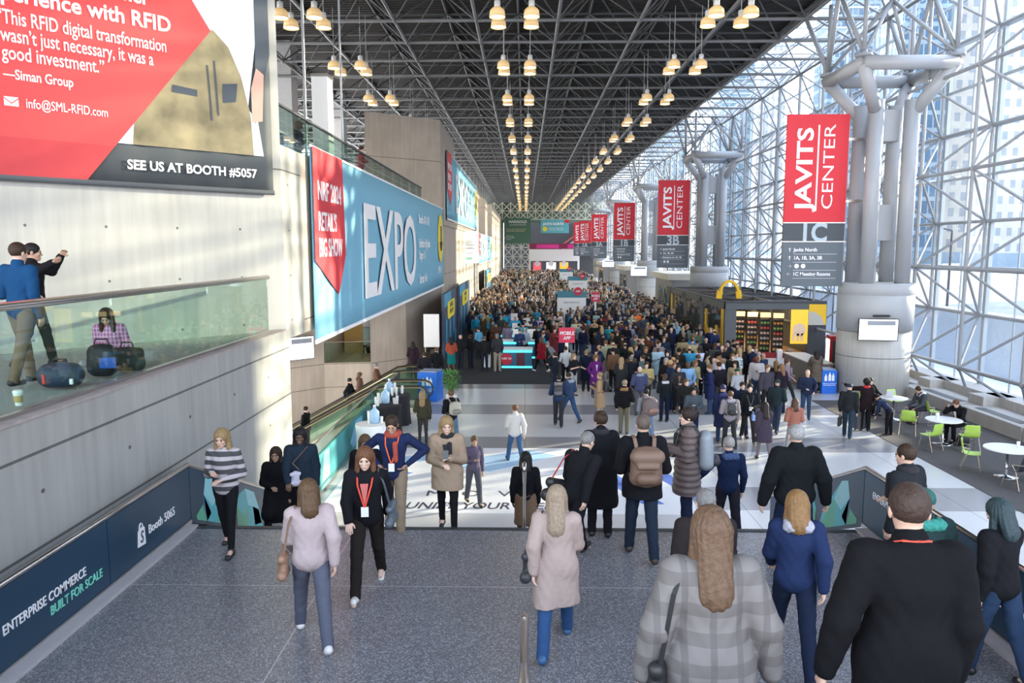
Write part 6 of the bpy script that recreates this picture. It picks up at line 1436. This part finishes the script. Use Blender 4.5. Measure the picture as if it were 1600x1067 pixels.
p = mid('fair haired person in long camel coat facing right', 938, 580, 1.70, face=255, fem=True, arms=('phone', 'strap'), hair=('short', (.42, .28, .16)), top=('coat', (.46, .30, .18)), bottom=('trousers', (.5, .42, .34)), lower=-.42)
worn(p, 'backpack', 'black backpack on the person in long camel coat', 'backpack', backpack((.015, .015, .017), .28, .36, .14))
mid('person in black bomber with tan fur hood and khaki trousers, end of the queue', 976, 592, 1.74, face=165, arms=('down', 'clasp'), hair=('cropped', (.40, .30, .22)), skin=SK4, top=('puffer', (.014, .014, .014)), bottom=('trousers', (.17, .15, .10)), extra=(('hood', (.25, .13, .05)),), big=1.08)
mid('bald man in blue grey hooded jacket in the queue', 1000, 571, 1.76, face=185, arms=('clasp', 'phone'), hair=('bald', BR), skin=SK4, top=('jacket', (.07, .08, .17)), bottom=('trousers', (.12, .12, .14)), extra=(('hood', (.22, .26, .30)),))
mid('dark haired man in sage tweed blazer facing left in the queue', 1005, 553, 1.80, face=285, arms=('clasp', 'down'), hair=('short', BR), top=('blazer', (.13, .20, .20)), bottom=('trousers', (.20, .19, .17)))
mid('woman with tousled blonde hair in dark coat, middle of the queue', 971, 557, 1.68, face=170, fem=True, arms=('clasp', 'down'), hair=('long', (.52, .36, .18)), top=('coat', CHAR), bottom=('trousers', BLK))
mid('grey haired man in black jacket with a white patch, beside the tousled blonde woman', 986, 555, 1.72, face=175, arms=('down', 'down'), hair=('short', GRH), top=('jacket', (.02, .022, .028)), bottom=('trousers', BLK))
mid('man in black suit, white shirt and dark tie facing the camera', 1043, 546, 1.80, face=-8, arms=('down', 'down'), hair=('short', BKH), top=('blazer', (.014, .018, .03)), bottom=('trousers', (.014, .018, .03)), extra=(('shirtfront', (.6, .62, .66)), ('tie', (.02, .03, .06))))
mid('short person with brown updo in black jacket with white collar in the queue', 1039, 583, 1.64, face=190, fem=True, arms=('clasp', 'phone'), hair=('bun', (.12, .07, .035)), top=('jacket', (.014, .018, .022)), bottom=('trousers', NAVY), extra=(('hood', (.5, .5, .5)),))
mid('man in charcoal jacket and brown vest looking toward the camera', 1060, 569, 1.74, face=5, arms=('clasp', 'clasp'), hair=('short', BR), top=('jacket', CHAR), bottom=('trousers', BLK), extra=(('shirtfront', (.22, .11, .06)),))
p = mid('traveller in grey hooded jacket leaning forward, the last in the queue', 1012, 605, 1.74, face=195, lean=10, arms=('clasp', 'clasp'), legs='stride', hair=('short', BKH), top=('jacket', (.24, .25, .27)), bottom=('trousers', (.12, .18, .28)), extra=(('hood', (.16, .16, .17)),))
worn(p, 'travel_backpack', 'large brown and maroon travel backpack on the leaning traveller', 'backpack', backpack((.10, .07, .07), .40, .44, .24, (.22, .12, .09)))
p = mid('person in black coat holding up a phone in the queue', 1072, 590, 1.70, face=15, arms=('raise_', 'down'), hair=('short', BRL), top=('jacket', (.02, .02, .02)), bottom=('trousers', BLK))
mid('person in dark grey hooded coat facing the camera right of the queue', 1084, 603, 1.70, face=0, arms=('clasp', 'phone'), hair=('short', BKH), skin=SK2, top=('jacket', (.07, .09, .11)), bottom=('trousers', NAVY))
mid('man in navy suit walking beside the man with a white badge', 1160, 594, 1.76, face=8, arms=('down', 'down'), legs='stride', hair=('short', BR), skin=SK4, top=('blazer', NAVY), bottom=('trousers', NAVY), extra=(('shirtfront', (.6, .6, .65)),))
p = mid('tall man in black jacket with white badge walking toward the camera', 1172, 594, 1.88, face=-4, arms=('clasp', 'down'), legs='walk', hair=('short', BKH), skin=SK4, top=('jacket', (.012, .014, .018)), bottom=('trousers', (.035, .032, .035)), shoes=(.25, .25, .27), lanyard=(.12, .12, .12))
worn(p, 'plastic_bag', 'light blue bag in the hand of the tall man with white badge', 'bag', hand_bag((.20, .33, .60), 1, .2, .16))
p = mid('person in light grey hoodie seen from behind, left of the two men walking forward', 1142, 608, 1.74, face=182, arms=('clasp', 'down'), legs='stride', hair=('short', BRL), top=('jacket', (.30, .27, .29)), bottom=('trousers', CHAR), extra=(('hood', (.30, .28, .32)),))
worn(p, 'backpack', 'flat black backpack on the person in light grey hoodie', 'backpack', backpack((.03, .035, .035), .27, .40, .10))
mid('person in navy hooded parka behind the light grey hoodie', 1130, 600, 1.76, face=178, arms=('down', 'down'), hair=('beanie', (.03, .035, .12)), top=('coat', (.02, .03, .08)), bottom=('trousers', JEAN), extra=(('hood', (.03, .035, .12)),))
mid('woman with long dark hair in plum grey coat walking away', 1196, 626, 1.66, face=185, fem=True, arms=('down', 'fwd'), legs='stride', hair=('long', (.025, .015, .012)), top=('coat', (.06, .045, .07)), bottom=('leggings', (.18, .15, .16)), lower=-.36)
mid('person in dark green cap and jacket walking right of the plum coat', 1215, 588, 1.78, face=150, arms=('fwd', 'clasp'), legs='walk', hair=('cap', (.02, .05, .045)), top=('jacket', (.02, .035, .04)), bottom=('trousers', (.03, .045, .08)))
mid('person in rust pink hooded top walking away on the open floor', 1243, 618, 1.70, face=175, fem=True, arms=('clasp', 'strap'), legs='walk', hair=('midlong', (.12, .06, .04)), top=('jacket', (.36, .15, .11)), bottom=('trousers', (.35, .36, .38)), extra=(('hood', (.33, .12, .09)),))
mid('person in white puffy top near the shop corner', 1150, 548, 1.78, face=20, arms=('clasp', 'clasp'), hair=('short', BR), top=('puffer', (.48, .54, .58)), bottom=('trousers', (.25, .35, .45)))
mid('person in green cap and white shirt before the shop corner', 1153, 574, 1.66, face=205, arms=('clasp', 'down'), hair=('cap', (.02, .09, .06)), top=('sweater', (.40, .42, .45)), bottom=('trousers', NAVY))
mid('tall man in black jacket seen from behind at the queue edge', 1092, 552, 1.86, face=180, arms=('clasp', 'clasp'), hair=('short', BRL), top=('jacket', (.014, .018, .024)), bottom=('trousers', BLK), big=1.13)
mid('person in grey scarf and pink top walking before the service counter', 1230, 557, 1.72, face=60, arms=('clasp', 'fwd'), legs='walk', hair=('short', (.15, .07, .05)), top=('jacket', (.30, .22, .25)), bottom=('trousers', CHAR), extra=(('scarf', (.25, .23, .27)),))
mid('dark haired woman in long brown puffer coat leaning at the service counter', 1277, 547, 1.74, face=175, fem=True, arms=('desk', 'desk'), lean=6, hair=('midlong', (.03, .016, .012)), skin=SK4, top=('puffer', (.13, .095, .07)), bottom=('leggings', BLK), shoes=(.25, .16, .11), lower=-.46, big=1.13)
p = mid('man in navy cap and black jacket pointing left beside the cafe carpet', 1328, 597, 1.73, face=150, arms=('down', 'down'), legs='stride', hair=('cap', (.02, .03, .07)), skin=SK4, top=('jacket', (.022, .024, .028)), bottom=('trousers', (.025, .05, .08)), big=1.21)
worn(p, 'briefcase', 'black briefcase in the hand of the man in navy cap', 'bag', hand_bag((.01, .01, .012), 1, .36, .28))
mid('person in black jacket with red lining pointing left behind the man in cap', 1355, 590, 1.72, face=170, fem=True, arms=('point', 'down'), hair=('afro', BKH), skin=SK3, top=('coat', (.02, .012, .014)), bottom=('trousers', BLK), lower=-.2, extra=(('scarf', (.50, .02, .03)),))
mid('person in navy jumper and black trousers bending over the suitcase', 1392, 608, 1.45, face=215, arms=('down', 'desk'), lean=48, tilt=10, hair=('short', BKH), top=('sweater', (.02, .03, .07)), bottom=('trousers', BLK))
person('long haired woman in black sitting behind the farthest cafe table', 12.15, 26.9, 0, 15, 1.66, True, ('desk', 'desk'), 'sit', 4, 6, 0, SK4, ('long', BKH), ('jacket', BLK), ('trousers', BLK), BLK, res=1.4)
person('man in grey suit and glasses leaning on the farthest cafe table', 13.3, 25.25, 0, 278, 1.76, False, ('desk', 'desk'), 'sit', 26, 6, 0, SK2, ('short', BR), ('blazer', (.075, .082, .10)), ('trousers', (.04, .04, .05)), BLK, res=1.3, extra=(('hood', (.6, .62, .66)),))
person('man in black suit with orange tie holding his forehead at the middle cafe table', 13.2, 23.0, 0, 292, 1.76, False, ('desk', 'head'), 'sit', 18, 22, 0, SK1, ('short', RDH), ('blazer', BLK), ('trousers', BLK), BLK, res=1.3, extra=(('shirtfront', (.7, .68, .68)), ('tie', (.65, .25, .05))))
person('person in dark navy sitting at the right of the nearest cafe table', 13.1, 18.9, 0, 290, 1.74, False, ('desk', 'desk'), 'sit', 10, 8, 0, SK1, ('short', BR), ('jacket', (.02, .025, .04)), ('trousers', (.02, .025, .05)), BLK, res=1.4)
for o in (c for c in bpy.data.objects if c.name.startswith('cafe_chair') and c.parent is None and abs(c.location.x - 13.1) < .05 and False): pass
q = copy_tree(kb); q.location = (13.15, 18.9, .012); q.rotation_euler.z = R(110 + 180); q['label'] = 'black shell chair under the person in dark navy at the nearest cafe table'
q = copy_tree(ch0); q.location = (12.15, 26.95, .012); q.rotation_euler.z = R(15); q['label'] = 'lime chair under the long haired woman behind the farthest cafe table'
# on and around the escalators
def esc_z(x): return 0.0 if x > -5.1 else (x + 5.1) * math.tan(R(29)) - .02
for i, (lb, px, Y, kw) in enumerate((('person in black riding down the nearer escalator, lowest of the riders', 476, 27.4, dict(hair=('short', BKH), top=('jacket', BLK))),
        ('person in black jacket riding the farther escalator, ahead of a companion in brown', 546, 30.95, dict(hair=('short', BKH), top=('jacket', (.012, .012, .016)), arms=('fwd', 'back'))),
        ('woman in brown coat riding the farther escalator behind the person in black jacket', 562, 30.95, dict(hair=('midlong', BRL), fem=True, top=('coat', (.18, .10, .07)))),
        ('person in rust and grey jacket near the top of the farther escalator', 588, 30.95, dict(hair=('short', GRH), top=('jacket', (.16, .08, .05)), arms=('fwd', 'fwd'))))):
    x = bearing(px, 600).x * Y; person(lb, x, Y, esc_z(x), 90 if i else 80, 1.72, res=1.8, skin=SK1, **kw)
for lb, px, hy, kw in (('person in dark plum dress standing at the escalator heads', 645, 533, dict(fem=True, hair=('midlong', BKH), top=('coat', (.035, .02, .03)), lower=-.4, skin=SK3)),
        ('person in dark jacket walking behind the escalator heads', 663, 548, dict(hair=('short', BR), top=('jacket', (.02, .02, .025)), legs='stride')),
        ('person in black leaning by the black drape left of the registration boards', 682, 542, dict(hair=('short', BRL), top=('jacket', BLK), lean=12)),
        ('woman with orange top and teal skirt holding papers by the nearer blue sign board', 705, 526, dict(fem=True, hair=('midlong', BKH), skin=SK3, top=('jacket', (.42, .09, .05)), bottom=('skirt', (.01, .20, .20)), arms=('phone', 'clasp'))),
        ('man in all black standing before the nearer blue sign board', 719, 522, dict(hair=('bald', BR), top=('jacket', (.012, .012, .016)), arms=('clasp', 'clasp'), face=150)),
        ('person in black with a white tote by the registration files', 735, 521, dict(hair=('short', BR), skin=SK3, top=('jacket', BLK), face=250)),
        ('person in black jacket at the white plinth', 757, 524, dict(hair=('short', BRL), top=('jacket', (.02, .02, .022)), face=190)),
        ('heavy man in dark grey jumper and khaki trousers at the frontmost registration counter', 777, 520, dict(hair=('short', GRH), top=('sweater', (.045, .048, .055)), bottom=('trousers', (.40, .35, .27)), shoes=(.3, .3, .3), face=205, big=1.84, H=1.84)),
        ('person in light blue shirt standing left of the frontmost registration counter', 748, 510, dict(hair=('short', BR), top=('shirt', (.12, .38, .58)), face=230)),
        ('man in blue jacket staffing the frontmost registration counter', 812, 513, dict(hair=('short', BR), top=('blazer', (.03, .06, .15)), face=0, arms=('desk', 'clasp'))),
        ('man in navy shirt and jeans standing right of the registration files', 832, 494, dict(hair=('cropped', GRH), top=('shirt', (.02, .03, .08)), bottom=('trousers', (.07, .13, .22)), face=170)),
        ('person in maroon top and black leggings walking across the black carpet', 846, 524, dict(fem=True, hair=('midlong', BRL), top=('coat', (.30, .015, .03)), lower=-.25, bottom=('leggings', BLK), shoes=(.7, .7, .7), legs='walk', face=230)),
        ('person in grey jumper bending on the black carpet', 868, 530, dict(hair=('short', GRH), top=('sweater', (.22, .22, .24)), lean=35, face=250)),
        ('staff member in black shirt reading papers left of the red app sign', 868, 549, dict(hair=('short', BR), top=('jacket', (.015, .02, .03)), bottom=('trousers', NAVY), arms=('phone', 'phone'), face=260)),
        ('staff member in white shirt at the red app sign', 884, 540, dict(hair=('short', BR), top=('shirt', (.55, .56, .58)), bottom=('trousers', BLK), face=200)),
        ('woman in black shirt sorting papers at the red app sign', 896, 551, dict(fem=True, hair=('midlong', BLD), skin=SK4, top=('shirt', (.015, .015, .02)), bottom=('trousers', (.45, .45, .46)), arms=('desk', 'phone'), face=40)),
        ('tall person in navy coat with back turned beside the paper sorter', 916, 546, dict(hair=('short', BLD), top=('coat', (.012, .016, .035)), face=185))):
    H = kw.pop('H', 1.72); kw.setdefault('arms', ('clasp', 'down')); kw.setdefault('skin', SK1); kw.setdefault('face', 190); mid(lb, px, hy, H, res=2.0, **kw)
# ------------------------------------------------------------------ the packed crowd
def OBJC(name, mode, cols):
    """cloth, hair or skin shade varying from person to person"""
    m, nt, b = _nodes(name); oi = nt.nodes.new('ShaderNodeObjectInfo')
    if mode == 'color': nt.links.new(oi.outputs['Color'], b.inputs['Base Color'])
    else:
        r = nt.nodes.new('ShaderNodeValToRGB'); r.color_ramp.interpolation = 'CONSTANT'; e = r.color_ramp.elements
        for i, c in enumerate(cols):
            k = e[i] if i < 2 else e.new(i / len(cols)); k.position = i / len(cols); k.color = (*c, 1)
        fr = mth(nt, 'FRACT', mth(nt, 'MULTIPLY', oi.outputs['Random'], mode)); nt.links.new(fr, r.inputs[0]); nt.links.new(r.outputs[0], b.inputs['Base Color'])
    b.inputs['Roughness'].default_value = .85; b.inputs['Specular IOR Level'].default_value = .15; return m
cm_skin = OBJC('crowd_skin', 7.0, [SK1, SK4, SK2, SK3, SK1, SK4]); cm_hair = OBJC('crowd_hair', 13.0, [BKH, BR, BRL, BLD, GRH, BR, BKH, (.20, .11, .06)])
cm_coat = OBJC('crowd_coat', 'color', None); cm_leg = OBJC('crowd_trousers', 29.0, [BLK, NAVY, JEAN, CHAR, KHAKI, BLK, (.09, .10, .12)])
def crowd_mesh(arms, fem, hairk, kind, res, legs='stand', lower=-.14):
    J = skeleton(1.72, arms, legs, 3, fem, 6); T, Rm, HR, hd = J['T'], J['R'], J['HR'], J['hd']; HT = lambda v: hd + HR @ np.array(v, float)
    sets = []
    P = [('e', HT((0, .012, .02)), (.074, .092, .092), .02, HR), ('e', HT((0, -.03, -.045)), (.055, .06, .068), .03, HR), ('c', J['nk'], HT((0, .01, -.05)), .052, .05, .02), ('c', HT((0, -.09, 0)), HT((0, -.105, -.03)), .01, .014, .01)]
    for n in 'lr': d = J['w' + n] - J['e' + n]; d /= np.linalg.norm(d); P.append(('c', J['w' + n], J['w' + n] + d * .12, .03, .024, .01))
    sets.append((P, [], .022))
    if hairk != 'bald':
        P = [('e', HT((0, .02, .035)), (.088, .104, .096), .02, HR)]
        if hairk == 'long': P += [('c', HT((0, .07, 0)), HT((0, .11, -.24)), .085, .065, .04, .8)]
        P.append(('-e', HT((0, -.115, -.045)), (.066, .085, .105), .012, HR)); sets.append((P, [], .022))
    else: sets.append(([('e', HT((0, .05, .0)), (.078, .066, .06), .02, HR)], [], .024))
    ex = .03
    P = [('e', T((0, .0, .02)), (.162 + ex, .112 + ex, .15), .05, Rm), ('e', T((0, -.004, .18)), (.140 + ex, .100 + ex, .16), .06, Rm), ('e', T((0, .0, .34)), ((.155 if fem else .172) + ex, .112 + ex, .175), .05, Rm), ('c', T((-.12, .01, .452)), T((.12, .01, .452)), .085, .085, .05)]
    for n in 'lr': P += [('c', J['s' + n], J['e' + n], .08, .066, .03), ('c', J['e' + n], J['w' + n], .066, .05, .02)]
    if lower < -.2: P += [('c', T((0, 0, .05)), ((J['kl'] + J['kr']) / 2), .18, .22, .06, .78)]
    sets.append((P, [(2, T((0, 0, 0))[2] + lower, 1)], .030))
    P = [('e', T((0, 0, .03)), (.163, .113, .13), .05, Rm)]
    for n in 'lr': P += [('c', J['h' + n], J['k' + n], .096, .07, .03), ('c', J['k' + n], J['a' + n], .07, .055, .02), ('c', J['a' + n] + np.array([0, .03, -.04]), J['a' + n] + np.array([0, -.13, -.05]), .04, .034, .02)]
    sets.append((P, [], .032))
    Vs, Qs, Ms = [], [], []; off = 0
    for i, (P, cuts, h) in enumerate(sets):
        V, Q = surface(P, h * res, cuts); Vs.append(V); Qs.append(Q + off); Ms.append(np.full(len(Q), i)); off += len(V)
    return np.concatenate(Vs), np.concatenate(Qs), np.concatenate(Ms)
kinds = [(('down', 'down'), False, 'short', 'man', 'short hair', -.14), (('clasp', 'clasp'), True, 'long', 'woman', 'long hair', -.14), (('phone', 'down'), False, 'short', 'man', 'phone raised', -.14),
         (('pocket', 'clasp'), False, 'bald', 'man', 'bald crown', -.14), (('strap', 'down'), True, 'long', 'woman', 'long hair', -.42), (('clasp', 'phone'), False, 'short', 'man', 'short hair', -.40)]
protos = []
for a, fem, hk, who, hd_, lo_ in kinds:
    V, Q, Mi = crowd_mesh(a, fem, hk, 'jacket', 1.0, lower=lo_); me = mesh_from('person', V, Q, None)
    for m in (cm_skin, cm_hair, cm_coat, cm_leg): me.materials.append(m)
    me.polygons.foreach_set('material_index', Mi.astype(np.int32)); protos.append(me)
coats = [('black', (.012, .012, .014), 13), ('navy', (.014, .022, .055), 8), ('charcoal', (.04, .042, .05), 5), ('brown', (.10, .055, .035), 3), ('grey', (.20, .20, .21), 2), ('tan', (.34, .24, .15), 2), ('white', (.58, .58, .60), 2),
         ('bright blue', (.03, .25, .40), 1.2), ('maroon', (.16, .02, .03), .8), ('orange', (.60, .14, .03), .6), ('olive', (.08, .08, .045), 1.5), ('pale blue', (.28, .42, .55), 1.2)]
placed = [(o.location.x, o.location.y) for o in bpy.data.objects if o.parent is None and o.name.startswith('person') and o.location.z < 1.0]
rng = random.Random(11)
def blocked(x, y):
    if 9.9 < x and y > 39.5 and y < 57: return True
    if x > 9.6 and y < 39.5: return True
    if x > 11.0: return True
    if -2.3 < x < 1.0 and 36.5 < y < 54.6 and ((y - 36.95) % 3.3) < 1.25: return True
    if y < 38.2 and x < 2.9: return True
    if y < 25.3 + max(0, (5.2 - x)) * 2.6: return True
    if x < -4.0 and y < 60: return True
    if x < -4.7 or (x < -3.7 and 83 < y < 97): return True
    if y > 39 and y < 58 and x < -3.9: return True
    for sx, sy in ((3.35, 55), (5.65, 82), (5.9, 110), (1.89, 34.3), (5.1, 55.5), (11.2, 76), (11.2, 104)):
        if abs(x - sx) < 1.15 and abs(y - sy) < .5: return True
    if abs(x - (2.55)) < .35 and y < 48: return True            # walkway rail
    return False
def spot(y0, y1, rmin, x0=-4.6, x1=10.4):
    for _ in range(400):
        y = y0 + (y1 - y0) * rng.random(); x = x0 + (x1 - x0) * rng.random()
        if blocked(x, y): continue
        if all((x - a) ** 2 + (y - b) ** 2 > rmin * rmin for a, b in placed[-450:]): placed.append((x, y)); return x, y
    return None
def where(x, y):
    if y < 40 and x > 5.5: return 'before the yellow and grey shop'
    if y < 40: return 'near the red app sign'
    if x > 7.4 and y < 58: return 'along the shop glass'
    if x < -2.2: return 'beside the sign boards'
    if x < 1.2 and y < 56: return 'among the registration counters'
    if abs(x - 3.35) < 1.8 and y < 55: return 'before the nearest teal-topped sign'
    if y < 52: return 'in mid crowd, nearer half'
    return 'beyond the nearest teal-topped sign'
bag = [c for c in coats for _ in range(int(c[2] * 5))]
N_IND = 212; made = []
for i in range(N_IND):
    y0, y1 = (25.3, 35) if i < 62 else (34, 43) if i < 130 else (42, 51)
    q = spot(y0, y1, .56)
    if q is None: continue
    x, y = q; k = rng.randrange(len(protos)); cn, cc, _ = rng.choice(bag); sc = .94 + .12 * rng.random()
    if x < 1.4 and y > 38 and rng.random() < .16: cn, cc, _ = coats[7]
    o = bpy.data.objects.new('person', protos[k]); COL.objects.link(o); o.location = (x, y, 0.0); o.scale = (sc, sc, sc)
    o.rotation_euler = (0, 0, R(rng.choice((180, 180, 190, 160, 90, 270, 0, 20, -30, 0, 10, -15)) + rng.uniform(-25, 25))); o.color = (*[max(0, c * rng.uniform(.75, 1.3)) for c in cc], 1)
    made.append((o, cn, k, x, y))
lab = {}
for o, cn, k, x, y in made:
    L = f"{kinds[k][3]} in {cn} {'coat' if kinds[k][5] < -.2 else 'jacket'}, {kinds[k][4]}, {where(x, y)}"; lab.setdefault(L, []).append(o)
fifth = ['nearest', 'second nearest', 'third nearest', 'fourth nearest', 'fifth nearest', 'sixth nearest', 'seventh nearest', 'eighth nearest', 'ninth nearest', 'tenth nearest', 'eleventh nearest', 'twelfth nearest']
for L, os_ in lab.items():
    os_.sort(key=lambda o: o.location.y)
    for i, o in enumerate(os_):
        tag(o, L if len(os_) == 1 else f"{fifth[min(i, 11)]} {L}", 'person', 'people packed into the hall')
# beyond them: heads nobody could count
Vs, Qs, Ms, off = [], [], [], 0
far = [crowd_mesh(a, f, hk, 'j', 2.0, lower=lo_) for a, f, hk, _, _, lo_ in kinds]
fc = [M('crowd_%s' % c[0].replace(' ', '_'), c[1], .85) for c in coats]; fs_ = [M('crowd_face_%d' % i, c, .6) for i, c in enumerate((SK1, SK3))]; fh = [M('crowd_hair_%d' % i, c, .7) for i, c in enumerate((BKH, BRL, BLD, GRH))]; fl = [M('crowd_leg_%d' % i, c, .8) for i, c in enumerate((BLK, JEAN))]
slots = fc + fs_ + fh + fl; nC = len(fc)
for i in range(1250):
    y0, y1 = (50.5, 68) if i < 330 else (68, 100) if i < 800 else (98, 159)
    q = spot(y0, y1, .55, -4.6, 10.9)
    if q is None: continue
    V, Q, Mi = rng.choice(far); a = rng.uniform(0, 6.28); c, s = math.cos(a), math.sin(a); sc = .93 + .13 * rng.random()
    W = V * sc; W = np.stack([W[:, 0] * c - W[:, 1] * s + q[0], W[:, 0] * s + W[:, 1] * c + q[1], W[:, 2]], 1)
    ci = coats.index(rng.choice(bag)); mp = np.array([nC + (rng.random() < .18), nC + 2 + rng.randrange(4), ci, nC + 6 + rng.randrange(2)])
    Vs.append(W); Qs.append(Q + off); Ms.append(mp[Mi]); off += len(V)
me = mesh_from('crowd', np.concatenate(Vs), np.concatenate(Qs), None)
for m in slots: me.materials.append(m)
me.polygons.foreach_set('material_index', np.concatenate(Ms).astype(np.int32))
o = ob('crowd', me, None); tag(o, 'dense crowd of people filling the far half of the hall', 'crowd', kind='stuff')

for i, (x, y, c, cn) in enumerate(((-6.4, 18.6, (.5, .45, .42), 'pale'), (-6.9, 23.8, (.02, .02, .03), 'black'), (-6.2, 29.5, (.40, .04, .05), 'red'))):
    o = bpy.data.objects.new('person', protos[i]); COL.objects.link(o); o.location = (x, y, 7.9); o.rotation_euler.z = R(100); o.color = (*c, 1)
    tag(o, f'person in {cn} top on the mezzanine behind the glass above the blue banner', 'person')

# ------------------------------------------------------------------ lettering becomes solid geometry
bpy.context.view_layer.update(); dg_ = bpy.context.evaluated_depsgraph_get()
for o in [o for o in bpy.data.objects if o.type == 'FONT']:
    me = bpy.data.meshes.new_from_object(o.evaluated_get(dg_)); n = bpy.data.objects.new('tmp', me); COL.objects.link(n)
    n.parent = o.parent; n.location = o.location; n.rotation_euler = o.rotation_euler; n.scale = o.scale
    if not me.materials: me.materials.append(o.data.materials[0])
    nm = o.name; bpy.data.objects.remove(o); n.name = nm
